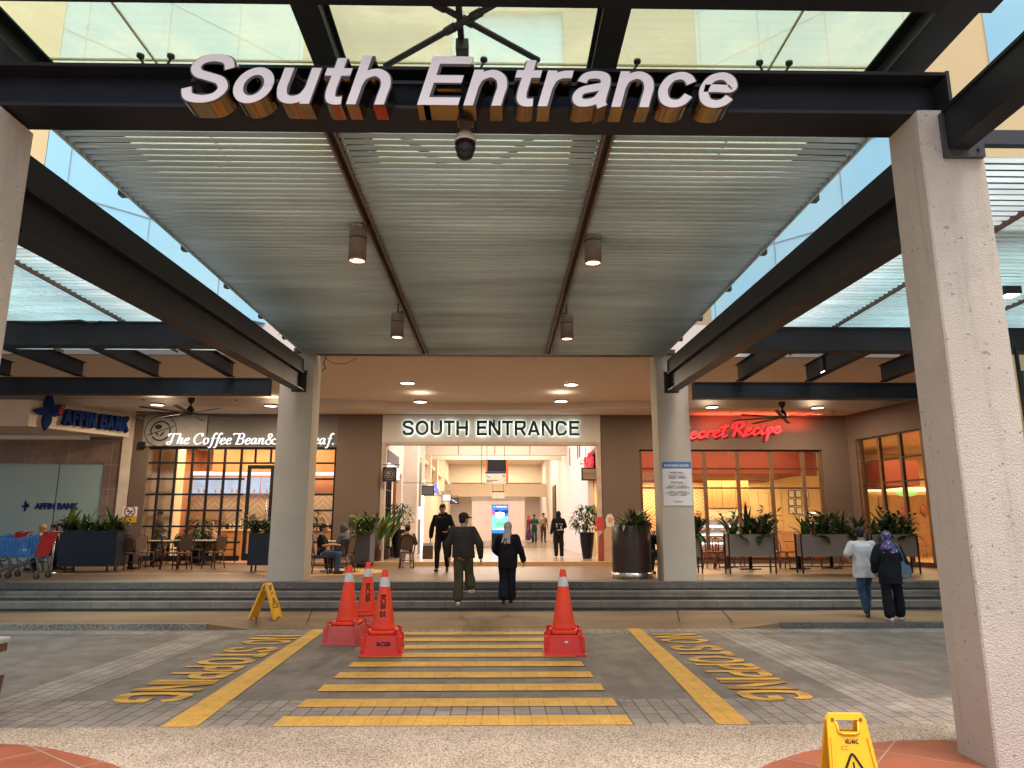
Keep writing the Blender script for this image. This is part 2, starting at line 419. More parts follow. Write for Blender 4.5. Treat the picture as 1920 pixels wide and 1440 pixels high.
# ------------------------------------------------------------------ ground
yel = None
def paint(name, col):
    m, nt, b = _new(name); co = coords(nt, 1)
    f = noise_t(nt, co, 3.5, 6, .7); g = noise_t(nt, co, 34, 4, .75)
    c = ramp(nt, f, [(.3, tuple(x*.72 for x in col)), (.7, col)])
    c = mix(nt, c, (.13,.115,.10), ramp(nt, g, [(.56, (0,0,0)), (.68, (.8,)*3)]))
    t = N(nt, 'ShaderNodeTexBrick', offset=.5)      # the joints of the pavers print through the paint
    for k, v in (('Color1', c4((1,1,1))), ('Color2', c4((.93,.92,.9))), ('Mortar', c4((.45,.40,.34))), ('Scale', 1), ('Mortar Size', .004), ('Brick Width', .30), ('Row Height', .15), ('Mortar Smooth', .6)): t.inputs[k].default_value = v
    nt.links.new(coords(nt, 1, rot=(0,0,R(90))), t.inputs[0]); h = noise_t(nt, co, 2.2, 3)
    c = mix(nt, c, mix(nt, c, t.outputs[0], 1, 'MULTIPLY'), ramp(nt, h, [(.35, (.2,)*3), (.6, (.95,)*3)]))
    nt.links.new(c, b.inputs['Base Color']); b.inputs['Roughness'].default_value = .7
    bump(nt, b, g, .2, .004); return m
yel = paint('yellow road paint', (.78,.42,.07))
pav_dark = BRICK('dark pavers', (.150,.128,.112), (.205,.175,.153), (.19,.165,.14), .30, .15, .005, .75, 90, speck=.25)
pav_lite = BRICK('light pavers', (.27,.232,.20), (.335,.29,.25), (.09,.08,.07), .30, .15, .007, .8, 90, speck=.25)
pav_lite2 = BRICK('light pavers crossways', (.245,.208,.182), (.32,.272,.235), (.075,.066,.06), .30, .15, .007, .8, 90, speck=.2)
pebble = PEBBLE('pebble wash', [(.37,.28,.20), (.54,.435,.33), (.28,.21,.15), (.60,.50,.40), (.42,.32,.235)], 78)
pebdark = PEBBLE('dark pebble nosing', [(.085,.077,.068), (.15,.135,.118), (.06,.055,.05), (.22,.20,.175)], 55)
conc = M('concrete edging', (.30,.28,.255), .85, var=.15, vs=4, bmp=.2, bs=40, dirt=.4)
pavm = M('brown exposed aggregate', (.215,.135,.075), .7, var=.28, vs=1.4, bmp=.3, bs=120, dirt=.35, stretch=(.35,1,1))
def TERRA():
    m, nt, b = _new('terracotta tiles'); co = coords(nt, 1, rot=(0,0,R(38)))
    t = N(nt, 'ShaderNodeTexBrick', offset=0.0)
    for k, v in (('Color1', c4((.23,.062,.028))), ('Color2', c4((.30,.085,.04))), ('Mortar', c4((.30,.25,.21))), ('Scale', 1), ('Mortar Size', .006), ('Brick Width', .62), ('Row Height', .62), ('Mortar Smooth', .1)): t.inputs[k].default_value = v
    nt.links.new(co, t.inputs[0])
    f = noise_t(nt, coords(nt), 2.5, 6, .7)
    c = mix(nt, t.outputs[0], ramp(nt, f, [(.3, (.7,.68,.66)), (.7, (1.2,1.15,1.1))]), 1, 'MULTIPLY')
    nt.links.new(c, b.inputs['Base Color']); b.inputs['Roughness'].default_value = .45; bump(nt, b, t.outputs['Fac'], -.4, .004); return m
terra = TERRA()
def FLOOR(name, c1, c2, rough):
    m, nt, b = _new(name)
    f = noise_t(nt, coords(nt, (.25, 1.6, 1)), 1.4, 6, .65); g = noise_t(nt, coords(nt), 70, 3, .8)
    c = ramp(nt, f, [(.3, c1), (.7, c2)]); c = mix(nt, c, ramp(nt, g, [(.35, (.8,)*3), (.65, (1.15,)*3)]), 1, 'MULTIPLY')
    nt.links.new(c, b.inputs['Base Color']); b.inputs['Roughness'].default_value = rough; return m
floor_m = FLOOR('polished brown floor', (.12,.075,.046), (.19,.122,.076), .38)
hall_fl = FLOOR('hall floor', (.30,.23,.17), (.36,.28,.21), .25)
orange_fl = FLOOR('ochre floor band', (.48,.27,.10), (.55,.32,.13), .4)
def STONE(name, c1, c2, mort, bw, bh):
    return BRICK(name, c1, c2, mort, bw, bh, .005, .7, axis='xz', off=.37, bst=.4, speck=.25)
riser_m = STONE('grey stone riser', (.185,.160,.135), (.225,.195,.165), (.05,.045,.04), .78, .4)
recess_shade_m = M('shaded recess stone', (.115,.11,.105), .7, var=.25, vs=3, dirt=.3)

def st(mb, name, m, **k): return mb.build(name, m, kind='structure', **k)
st(MB().face([(-300,-300,-.01),(300,-300,-.01),(300,300,-.01),(-300,300,-.01)]), 'ground', M('ground concrete', (.30,.27,.24), .9, var=.1, vs=.3))
# road of pavers: dark fields framed by lighter bands
def sheet(x0, y0, x1, y1, z, name, m): return st(MB().face([(x0,y0,z),(x1,y0,z),(x1,y1,z),(x0,y1,z)]), name, m)
sheet(-40, 6.72, 40, 13.02, 0, 'road', pav_dark)
sheet(-40, 6.74, 40, 7.80, .004, 'road_band', pav_lite2)
for x0, x1 in ((-5.05,-4.42), (3.62,4.28)): sheet(x0, 7.802, x1, 12.55, .004, 'road_band', pav_lite)
sheet(-40, 12.55, 40, 13.02, .004, 'road_band', pav_lite)
st(MB().face([(-4.2,13.02,.001),(4.1,13.02,.001),(4.1,13.75,.102),(-4.2,13.75,.102)]), 'dropped_kerb', pavm)
# near kerb and pavement
st(MB().box((-40,6.42,-.005),(40,6.72,.006)), 'road_edging', conc)
st(MB().box((-40,-30,-.005),(40,6.42,.10)), 'near_pavement', pebble)
def terr(px, c, name='tiled_paving'):
    P = [on(a, b, .104) for a, b in px]+c
    st(MB().face([(p[0],p[1],.104) for p in P]), name, terra)
terr([(-60,1393),(40,1396),(100,1404),(160,1418),(215,1434),(262,1452),(300,1475)], [(-2.5,3.5,0),(-6,3.5,0)])
terr([(1395,1452),(1450,1428),(1510,1409),(1590,1396),(1690,1388),(1800,1386),(1990,1388)], [(7,3.5,0),(1.6,3.5,0)])
# far pavement and kerb
st(MB().box((-40,13.02,-.004),(-5.0,15.0,.10)), 'far_pavement', pavm)
st(MB().box((4.9,13.02,-.004),(40,15.0,.10)), 'far_pavement', pavm)
for a, b in ((4.1,4.9),(-4.2,-5.0)):
    st(MB().face([(a,13.02,.001),(b,13.02,.10),(b,13.75,.10),(a,13.75,.10)]).face([(a,13.02,0),(b,13.02,0),(b,13.02,.10)]), 'kerb_flare', pavm)
    st(MB().box((min(a,b),13.75,-.004),(max(a,b),15.0,.0995)), 'far_pavement', pavm)
st(MB().box((-4.2,13.75,-.004),(4.1,15.0,.10)), 'far_pavement', pavm)
for a, b in ((-40,-5.0),(4.9,40)):
    st(MB().box((a,13.0,-.003),(b,13.16,.106)), 'kerb', pebdark if a > 0 else PEBBLE('pebble kerb', [(.22,.19,.15),(.40,.35,.28),(.15,.12,.09),(.46,.41,.34)], 55) if 'pebble kerb' not in MATS else MATS['pebble kerb'])
# three steps: slab risers over a recess, its shade painted in as darker stone
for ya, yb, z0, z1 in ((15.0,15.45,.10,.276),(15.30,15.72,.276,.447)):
    st(MB().box((-40,ya+.045,z0-.05),(40,yb,z1-.02)), 'step', recess_shade_m)
    st(MB().box((-40,ya,z0+.055),(40,yb,z1)), 'step_slab', riser_m)
st(MB().box((-40,15.60,.44),(40,16.0,.50)), 'step', recess_shade_m)
st(MB().box((-40,15.56,.485),(40,16.1,ZP-.002)), 'step_nosing', pebdark)
st(MB().box((-40,15.98,.1),(40,24.0,ZP)), 'platform_floor', floor_m)
# ochre ring patterns and lines let into the floor
def ring(cx, cy, r0, r1, a0, a1, z, sx=1, name='floor_ring'):
    mb = MB(); n = 48
    for i in range(n):
        a, b = R(a0+(a1-a0)*i/n), R(a0+(a1-a0)*(i+1)/n)
        mb.face([(cx+sx*r0*math.cos(a),cy+r0*math.sin(a),z),(cx+sx*r1*math.cos(a),cy+r1*math.sin(a),z),(cx+sx*r1*math.cos(b),cy+r1*math.sin(b),z),(cx+sx*r0*math.cos(b),cy+r0*math.sin(b),z)])
    st(mb, name, orange_fl)
ring(-4.55, 19.2, .95, 1.65, 0, 360, ZP+.003); ring(4.35, 19.2, .75, 1.45, 0, 360, ZP+.003)
sheet(-25, 18.3, -6.3, 18.55, ZP+.003, 'floor_line', orange_fl); sheet(6.0, 18.0, 20, 18.2, ZP+.003, 'floor_line', orange_fl)
# raised inner floor
st(MB().box((-6.2,22.2,.3),(4.9,70,ZI-.004)), 'hall_floor', hall_fl)
st(MB().box((-6.2,22.18,.5),(4.9,22.42,ZI)), 'hall_step', orange_fl)
# markings
def strip(P, name, m=None): return st(MB().face([(p[0],p[1],.009) for p in P]), name, m or yel)
for k in range(10):
    y = 6.80+.694*k; xl = -1.98+.022*k; xr = 1.19-.028*k
    strip([(xl,y,0),(xr,y,0),(xr,y+.345,0),(xl,y+.345,0)], 'crossing_stripe')
strip([(-2.95,6.80,0),(-2.64,6.80,0),(-2.97,13.06,0),(-3.20,13.06,0)], 'edge_line')
strip([(1.94,6.80,0),(2.24,6.80,0),(2.46,13.06,0),(2.22,13.06,0)], 'edge_line')
def road_text(x, y0, L, Wd):
    mb = MB(); cx = 0
    for ch in 'NO STOPPING':
        if ch != ' ':
            m2 = MB(); letter(m2, ch, .19, .004, 1, 0); m2.xf(Matrix.Translation((cx,0,0))); me2 = bpy.data.meshes.new('t'); m2.bm.to_mesh(me2); m2.bm.free(); mb.bm.from_mesh(me2); bpy.data.meshes.remove(me2)
        cx += glyphs(.19)[ch][0]*(1 if ch != ' ' else .8)+.09
    mb.xf(Matrix.Diagonal((L/(cx-.09),1,Wd,1))); o = newmesh('road_lettering', mb.mesh('road_lettering', yel), yel)
    # lying flat, read from the far end towards the viewer, tops of the letters to the right
    o.matrix_world = Matrix(((0,0,1,x),(-1,0,0,y0),(0,-1,0,.012),(0,0,0,1))) ; tag(o, kind='structure')
road_text(-3.92, 12.35, 4.65, .74); road_text(2.50, 12.40, 4.72, .74)
# joints cut in the dropped kerb pavement
for x, y0, y1 in ((-4.2,13.1,14.2),(-3.35,13.2,14.9),(3.2,13.3,14.9),(4.1,13.1,14.9)):
    st(MB().beam((x,y0,.102),(x+.35*(1 if x>0 else -1),y1,.103),.018,.004), 'pavement_joint', dark)
# drain in front of the near-right column
# ------------------------------------------------------------------ mall building
mall = thing('mall_building', 'taupe mall front with a warm lit soffit and a wide central opening', 'building', (0, YW, ZP))
def mp(mb, name, m, **k):
    mb.xf(Matrix.Translation((0,-YW,-ZP))); return mb.build(name, m, mall, **k)
ZS, ZL = 5.63, 5.40          # high and low soffit
xC0, xC1 = ax(268,YW), ax(627,YW); xE0, xE1 = ax(720,YW), ax(1121,YW); xS0, xS1, xSe = ax(1202,YW), ax(1549,YW), ax(1600,YW)
zC, zE, zS_ = az(838,YW,440), az(829,YW), az(843,YW,1380)
# soffit: high plate with a curved edge stepping down to the low plate near the wall
arc = [(-26,22.2),(-6.4,22.0),(-5.2,22.02),(-3.6,22.3),(-1.8,22.55),(-.2,22.62),(1.5,22.5),(3.2,22.25),(4.6,22.02),(5.6,22.0),(24,22.0)]
mb = MB(); mb.face([(-26,16.3,ZS),(24,16.3,ZS)]+[(x,y,ZS) for x,y in arc[::-1]])
for (x0,y0),(x1,y1) in zip(arc, arc[1:]): mb.face([(x0,y0,ZS),(x1,y1,ZS),(x1,y1,ZL),(x0,y0,ZL)])
mb.face([(x,y,ZL) for x,y in arc]+[(24,24,ZL),(-26,24,ZL)])
mb.box((-26,16.3,ZS+.02),(24,24.0,ZS+.5)); mb.box((-26,16.25,ZS+.01),(24,16.3,6.4)); mp(mb, 'soffit', soffit_m)
mb = MB()
mb.box((ax(626,YW),YW,ZP),(xE0-.13,YW+.35,ZL)); mp(mb, 'front_wall', brownwall)
mb = MB(); mb.box((xE1+.13,YW,ZP),(xS0,YW+.35,ZL))
mb.box((xS1,YW,ZP),(xSe+.02,YW+.35,ZL)); mb.box((xS0,YW+.002,zS_),(xS1,YW+.34,ZL)); mb.box((xS0,YW+.004,ZP-.1),(xS1,YW+.3,ZP+.09))
mp(mb, 'front_wall', brownwall)
mb = MB(); mb.box((ax(238,YW),YW,ZP),(xC0,YW+.35,ZL)); mp(mb, 'front_wall', brownwall)
mb = MB(); mb.box((xC0,YW+.002,zC),(xC1+.003,YW+.33,ZL)); mp(mb, 'shop_fascia', greyw)
# angled side wall of the restaurant with its big window
pA = on(1600,783,ZL); pA = Vector((xSe, YW, 0)); q = on(1722,748,ZL); dA = (Vector((q.x,q.y,0))-pA).normalized(); LA = 9.0
nA = Vector((-dA.y, dA.x, 0)); nA = nA if nA.x > 0 else -nA
def wallA(mb, s0, s1, z0, z1, t=.3, o=0, mi=None):
    a, b = pA+dA*s0+nA*o, pA+dA*s1+nA*o
    c, e = b+nA*t, a+nA*t
    mb.hexa([(v.x,v.y,z0) for v in (a,b,c,e)]+[(v.x,v.y,z1) for v in (a,b,c,e)], mi)
def sA(px, py=900):       # distance along the angled wall of a picture column
    dd = ray(px, py); k = dd.x/dd.y   # x = k*y
    return (k*pA.y-pA.x)/(dA.x-k*dA.y)
sw0, sw1 = sA(1610), sA(1782)
zA = 4.55
mb = MB(); wallA(mb, .004, sw0, ZP, ZL); wallA(mb, sw0, sw1, zA, ZL, .296, .002); wallA(mb, sw1, LA+4, ZP, ZL); mp(mb, 'side_wall', brownwall)
mb = MB(); mb.box((xE0-.13,YW-.06,zE),(xE1+.13,YW+.3,ZL-.02)); mp(mb, 'entrance_fascia', M('pale grey fascia', (.50,.47,.44), .75, var=.04))
mb = MB(); mb.box((xE0-.128,YW-.055,ZI),(xE0+.0,YW+.3,zE)); mb.box((xE1,YW-.055,ZI),(xE1+.128,YW+.3,zE)); mb.box((xE0,YW-.05,zE-.09),(xE1,YW+.28,zE-.001)); mp(mb, 'entrance_frame', M('beige jamb', (.42,.33,.26), .6))
# ------------------------------------------------------------------ inner hall
hallw = M('hall wall paint', (.72,.62,.50), .7, var=.03); hallp = M('hall pink wall', (.70,.62,.60), .6, var=.03)
hw = thing('hall_interior', 'bright cream shopping hall behind the central opening', 'hall', (0,30,ZI))
def hp(mb, name, m): mb.xf(Matrix.Translation((0,-30,-ZI))); return mb.build(name, m, hw)
xl, xr = -3.85, 3.25
mb = MB(); mb.box((xl-.2,24.0,ZP),(xl,26.4,7)) ; mb.box((xl-.2,28.6,ZP),(xl,72,7)); mb.box((xl-.2,26.4,3.8),(xl,28.6,7))
hp(mb, 'left_wall', hallw)
mb = MB(); mb.box((xr,26.6,ZP),(xr+.2,72,7)); mb.box((xr,23.9,4.4),(xr+.2,26.6,7)); hp(mb, 'right_wall', hallp)
mb = MB(); mb.box((-5,72,0),(5,72.2,8)); hp(mb, 'end_wall', hallw)
mb = MB(); mb.box((-5,24.0,6.6),(5,35,6.8)); mb.box((-5,35,6.6),(5,72,6.8)); hp(mb, 'ceiling', hallw)
mb = MB(); mb.box((xl,35,az(853,35)),(xr,35.4,6.6)); mb.box((xl,38,az(862,38)),(xr,38.3,6.6)); hp(mb, 'bulkhead', hallw)
for px in (858, 927, 994): mb = MB(); mb.box((ax(px,34.98)-.015,34.985,az(853,35)),(ax(px,34.98)+.015,34.999,6.5)); hp(mb, 'bulkhead_joint', greyw)
mb = MB(); mb.box((xl,56,az(905,56)),(xr,56.4,6.6)); hp(mb, 'cross_beam', hallw)
mb = MB(); mb.box((xl,50,az(931,50)),(xr,50.5,az(907,50))); hp(mb, 'cross_beam', hallw)
mb = MB(); mb.box((-3.85,29.2,ZI),(-3.3,29.9,6.6)); hp(mb, 'pillar', hallw)
for y in (33.5, 37, 41, 46): mb = MB(); mb.box((xl,y,4.0),(xl+.35,y+.5,6.6)); hp(mb, 'pilaster', hallw)
mb = MB(); mb.box((xl,30.2,3.9),(xl+.12,46,4.15)); mb.box((xl,30.2,4.9),(xl+.22,56,5.05)); hp(mb, 'ledge', hallw)
mb = MB(); mb.box((xl+.002,30.6,ZI),(xl+.05,33.2,3.6)); hp(mb, 'shop_window', EM('lit shop window', (.95,.97,1.0), 1.3))
mb = MB(); mb.box((xl+.002,33.9,ZI),(xl+.05,36.8,3.7)); hp(mb, 'shop_window', MATS['lit shop window'])
mb = MB(); mb.box((xl+.05,29.95,2.6),(xl+.62,30.3,4.4)); mb.box((xl+.05,29.95,ZI),(xl+.62,30.3,2.1)); hp(mb, 'shop_panel', M('sage panel', (.30,.30,.24), .6))
mb = MB(); mb.box((xr-.06,41.5,ZI),(xr-.002,43.8,4.2)); hp(mb, 'side_opening', M('dark shopfront', (.06,.05,.045), .5))
for y in (28.9,29.6,33.0): mb = MB(); mb.box((xr-.02,y,4.55),(xr-.003,y+.22,5.35)); hp(mb, 'air_slot', dark)
mb = MB(); mb.box((-4,60,ZI),(5,60.2,6)); hp(mb, 'far_wall', hallp)
# lamp panels on the hall ceiling, plus one added for the hoarding
def area(name, loc, sx, sy, en, col=(1,.82,.6), rot=(0,0,0), shape='RECTANGLE', spread=180):
    l = bpy.data.lights.new(name, 'AREA'); l.shape = shape; l.size = sx; l.size_y = sy; l.energy = en; l.color = col; l.spread = R(spread)
    o = bpy.data.objects.new(name, l); COL.objects.link(o); o.location = loc; o.rotation_euler = rot; return o
WARM = (1,.72,.42); NEUT = (1,.86,.70)
area('hall_lamp', (-.3,27.5,6.55), 5, 3, 200, (1,.92,.92)); area('hall_lamp', (-.3,32,6.55), 5, 3, 170, (1,.88,.76)); area('hall_lamp', (-.3,36.7,6.5), 5, 1.6, 110, (1,.84,.68))  # the third is an added lamp, put in to brighten the hoarding front
area('hall_lamp', (-.3,43,6.55), 5, 5, 400, (1,.80,.56)); area('hall_lamp', (-.3,53,6.55), 5, 3, 250, (1,.82,.60)); area('hall_lamp', (2,64,6.5), 5, 5, 300, NEUT)

# ------------------------------------------------------------------ tower above, seen through the glass roof
tower = thing('tower_block', 'cream tower block with angled blue curtain walls rising above the glass canopy', 'building', (0,16.7,6.4))
def tp(mb, name, m): mb.xf(Matrix.Translation((0,-16.7,-6.4))); return mb.build(name, m, tower)
def CURTAIN():
    m, nt, b = _new('blue curtain wall'); co = coords(nt, 1)
    b.inputs['Base Color'].default_value = c4((.30,.62,.76)); b.inputs['Roughness'].default_value = .08; b.inputs['Specular IOR Level'].default_value = .7
    f = noise_t(nt, co, .35, 3); nt.links.new(ramp(nt, f, [(.3, (.32,.66,.84)), (.7, (.44,.76,.90))]), b.inputs['Base Color']); return m
curt = CURTAIN(); mull = M('pale mullion', (.28,.36,.42), .5)
TZ = 46; xc = 5.1
mb = MB(); wx0, wx1 = at(848,60,16.6).x, at(1056,60,16.6).x
mb.box((-xc,16.6,6.4),(wx0,17.2,TZ)); mb.box((wx1,16.6,6.4),(xc,17.2,TZ)); mb.box((wx0,16.602,6.4),(wx1,17.1,11)); mb.box((wx0,16.601,az(20,16.6)),(wx1,17.1,TZ)); tp(mb, 'wall', cream)
mb = MB(); mb.box((wx0,16.75,11),(wx1,16.9,az(20,16.6))); tp(mb, 'window', curt)
# 45 degree wings
for s, nm in ((-1,'left'), (1,'right')):
    a = Vector((s*xc,16.6,0)); dv = Vector((s,-1,0)).normalized(); nv = Vector((s,1,0)).normalized()
    def seg(mb, t0, t1, z0, z1, th=.3, o=0):
        p, q_ = a+dv*t0+nv*o, a+dv*t1+nv*o
        r_, u_ = q_+nv*th, p+nv*th
        mb.hexa([(v.x,v.y,z0) for v in (p,q_,r_,u_)]+[(v.x,v.y,z1) for v in (p,q_,r_,u_)])
    Lw = 5.2 if s < 0 else 5.0
    mb = MB(); seg(mb, 0, Lw, 6.4, TZ); tp(mb, 'curtain_wall', curt)
    mb = MB()
    for i in range(1, 14): seg(mb, 0, Lw, 6.4+i*1.72-.012, 6.4+i*1.72+.012, .05, -.008)
    for i in range(0, 4): seg(mb, min(.1+i*1.56, Lw-.05), min(.1+i*1.56, Lw-.05)+.02, 6.4, TZ, .05, -.010)
    tp(mb, 'mullion', mull)
    mb = MB(); seg(mb, Lw+.01, Lw+22, 3.0 if s > 0 else 5.6, TZ, .4); tp(mb, 'wing_wall', M('brightened ochre facade paint', (.78,.60,.34), .85, var=.04, vs=.3))  # ochre wall, its colour lightened to make up for weak light on the wings
    mb = MB(); seg(mb, (Lw+1.15 if s > 0 else Lw+3), Lw+5.4, (10.4 if s > 0 else 12), TZ, .1, -.02); tp(mb, 'wing_window', curt)
# ------------------------------------------------------------------ columns
colp = M('painted column plaster', (.43,.38,.315), .85, var=.06, vs=1.2, bmp=.3, bs=50, dist=.004, dirt=.15)
def column(label, x0, x1, y0, y1, z0, z1, group, mat=None):
    t = thing('stucco_column', label, 'column', ((x0+x1)/2,(y0+y1)/2,z0), 0, group)
    mb = MB(); w, dp = (x1-x0)/2, (y1-y0)/2
    zs = [0]+[i*(z1-z0)/24 for i in range(1,24)]+[z1-z0]
    rings = []
    for z in zs:
        rg = []
        for sx, sy in ((-1,-1),(1,-1),(1,1),(-1,1)):
            c = .012; 
            pts = [(sx*w, sy*(dp-c)), (sx*(w-c), sy*dp)]
            if sx*sy > 0: pts = pts[::1]
            else: pts = pts[::-1]
            for a, b in pts: rg.append((a+.004*noise.noise((x0+a, b*5, z*2.3)), b+.004*noise.noise((a*3, x0+b, z*2.1+9)), z))
        rings.append(rg)
    mb.loft(rings, smooth=False); mb.build('shaft', mat or stucco, t); return t
GC = 'stucco columns carrying the steel canopy'
cR = column('big rough stucco column at the right edge with a bolted steel plate near its top', 3.345, 3.845, 5.18, 5.62, .10, 5.0, GC)
cL = column('stucco column at the left edge of the picture carrying the end of the lettered beam', -4.45, -3.955, 5.2, 5.64, .10, 4.98, GC)
yc = 15.62
fl0, fl1 = on(500,1090,ZP), on(567,1090,ZP)
column('stucco column on the platform edge in front of the coffee shop', fl0.x, fl1.x, fl0.y, fl0.y+.62, ZP, 5.6, GC, colp)
fr0, fr1 = on(1245,1089,ZP), on(1308,1089,ZP)
column('stucco column on the platform edge bearing the opening hours notice', fr0.x, fr1.x, fl0.y, fl0.y+.62, ZP, 5.6, GC, colp)

# ------------------------------------------------------------------ centre canopy
can = thing('glass_canopy', 'centre canopy of dark steel beams with louvres under a glass roof', 'canopy', (0, 10, 5))
def cp(mb, name, m, par=None, **k):
    if par is None: mb.xf(Matrix.Translation((0,-10,-5)))
    else: mb.xf(Matrix.Translation((0,-10,-5)))
    return mb.build(name, m, par or can, **k)
fb_y = 5.42
cp(MB().ibeam((-6.5,fb_y,5.195),(3.66,fb_y,5.195),.36,.385,.03,.03), 'front_beam', steel)
mb = MB()
for sx in (-1,1):
    for q in range(4): mb.tube([(sx*0+(3.36 if sx > 0 else -4.0)+.06*q,fb_y-.125,4.998),(sx*0+(3.36 if sx > 0 else -4.0)+.06*q,fb_y-.125,5.05)], .014, 6)
cp(mb, 'bolts', steel)
cp(MB().box((3.662,fb_y-.18,5.0),(3.69,fb_y+.18,5.40)), 'end_plate', steel2)
for s, xa, xb in ((-1,-3.965,-4.30), (1,3.375,3.70)):
    za, zb, ya, yb = 4.11, 4.68, 5.66, 15.58
    p, q = Vector((xa+s*.11,ya,0)), Vector((xb+s*.11,yb,0))
    v = lambda P, z: Vector((P.x,P.y,z))
    cp(MB().ibeam(v(p,za+.20), v(q,zb+.20), .24, .40, .028, .05), 'long_beam', steel)
    cp(MB().beam(v(p,za+.552), v(q,zb+.552), .17, .30), 'upper_beam', steel)
    cp(MB().box((xb+s*.11-.16,15.585,zb-.03),(xb+s*.11+.16,15.612,zb+.45)), 'bearing_plate', steel2)
# roof steelwork above the louvres
ZR = 5.72
r0 = on(1650,133,ZR); r1 = on(1748,133,ZR)
roofb = []
for x0, x1 in ((r0.x, r1.x), (-(r1.x)-.72, -(r0.x)-.72)):
    xm = (x0+x1)/2
    cp(MB().ibeam((xm,4.4,ZR+.13),(xm,15.7,ZR+.13),.34,.26,.02,.16), 'roof_beam', steel)
m0, m1 = on(612,122,ZR).x, on(1133,126,ZR).x
for x in (m0, m1): cp(MB().ibeam((x,4.4,ZR+.13),(x,15.7,ZR+.13),.22,.26,.02,.14), 'rafter', steel)
yx = on(900,17,ZR).y
cp(MB().ibeam((-6,yx-.2,ZR+.128),(3.9,yx-.2,ZR+.128),.36,.25,.02,.03), 'cross_rafter', steel)
cp(MB().ibeam((-4.2,10.2,ZR+.128),(3.5,10.2,ZR+.128),.2,.25,.02,.03), 'cross_rafter', steel)
cp(MB().beam((-4.6,15.85,5.62),(3.95,15.85,5.62),.30,.10), 'rear_beam', steel2)
# cross bracing
def xbr(y0, y1, x0, x1, z, r=.036):
    for a, b, dz in (((x0,y0),(x1,y1),0), ((x1,y0),(x0,y1),.075)):
        mb = MB(); mb.tube([(a[0],a[1],z+dz),(b[0],b[1],z+dz)], r, 10)
        for f in (.42, .58): 
            c = Vector((a[0]+(b[0]-a[0])*f, a[1]+(b[1]-a[1])*f, z+dz)); c2 = c+(Vector((b[0]-a[0],b[1]-a[1],0))).normalized()*.10
            mb.tube([c,c2], r*1.35, 10)
        cp(mb, 'brace', steel2)
xA, xB = on(722,124,ZR+.05).x, on(1018,126,ZR+.05).x
bp_ = on(860,38,ZR+.09); yl_ = on(722,124,ZR+.05).y
xbr(yl_, 2*bp_.y-yl_, bp_.x-(bp_.x-xA), bp_.x+(bp_.x-xA), ZR+.05, .027); xbr(6.4, 9.9, m0+.1, m1-.1, ZR+.08, .035); xbr(10.5, 15.4, m0+.1, m1-.1, ZR+.08, .035)
xc_ = on(865,110,ZR).x
cp(MB().beam((xc_,4.4,ZR+.16),(xc_,5.6,ZR+.16),.05,.08), 'hanger', steel2)
jb = on(866,92,ZR+.02)
cp(MB().box((jb.x-.055,jb.y,ZR+.02),(jb.x+.055,jb.y+.12,ZR+.13)), 'junction_box', steel2, bevel=.008)
# glass roof
tint = GL('canopy glass', (.80,.88,.82), .06, .02, dirt=(.60,.58,.42))
tint2 = GL('side canopy glass', (.80,.95,.97), .06)
ZG = 6.02
gx = [-4.45, on(250,60,ZG).x, xc_, on(1482,62,ZG).x, 3.78]
yj = on(900,122,ZG).y-.02
seal = M('yellowed joint seal', (.36,.28,.12), .7)
for a, b in zip(gx, gx[1:]):
    for y0, y1 in ((4.42,yj),(yj+.015,8.2),(8.215,11.6),(11.615,15.9)):
        cp(MB().box((a+.008,y0,ZG),(b-.008,y1,ZG+.015)), 'glass_pane', tint)
mb = MB()
for x in gx[1:-1]: mb.box((x-.008,4.42,ZG-.002),(x+.008,15.9,ZG+.017))
mb.box((gx[0],yj,ZG-.003),(gx[-1],yj+.015,ZG+.018)); cp(mb, 'joint_seal', seal)
# spider fittings
def spider(x, y, z0=5.39):
    mb = MB()
    mb.tube([(x,y,z0),(x,y,ZG-.28)], .014, 8)
    for s in (-1, 1):
        for q in (-.09, .09):
            mb.tube([(x,y,ZG-.28),(x+s*.06,y+q*.5,ZG-.17),(x+s*.14,y+q,ZG-.05)], [.018,.015,.011], 8)
            mb.lathe([(.012,-.05),(.034,-.035),(.034,-.008),(.02,-.001)], (x+s*.14,y+q,ZG), 12)
    cp(mb, 'spider_fitting', blackm)
for px in (285, 878, 1172, 1465):
    x = on(px, 112, ZG-.1).x; spider(x, yj+.0)
for x in gx[1:-1]: 
    spider(x, 8.2, ZG-.36); spider(x, 11.6, ZG-.36)
# louvre ceiling: aerofoil blades in three bays
louv = M('grey louvre blades', (.44,.55,.59), .5, var=.2, vs=1.1, stretch=(.3,2.4,1), dirt=.9)
def TRANSL(name, col):
    m, nt, b = _new(name); f = noise_t(nt, coords(nt, (.3,3,1)), 1.2, 5); c = ramp(nt, f, [(.3, tuple(x*.8 for x in col)), (.7, col)])
    tl = N(nt, 'ShaderNodeBsdfTranslucent'); nt.links.new(c, tl.inputs[0]); nt.links.new(c, b.inputs['Base Color']); b.inputs['Roughness'].default_value = .4
    mx = N(nt, 'ShaderNodeMixShader', Fac=.72); nt.links.new(b.outputs[0], mx.inputs[1]); nt.links.new(tl.outputs[0], mx.inputs[2]); nt.links.new(mx.outputs[0], nt.nodes['Material Output'].inputs[0]); return m
louv2 = TRANSL('translucent white louvre blades', (.86,.95,.98))
rail_m = M('brown rail', (.16,.10,.085), .5)
ZLV = 5.56
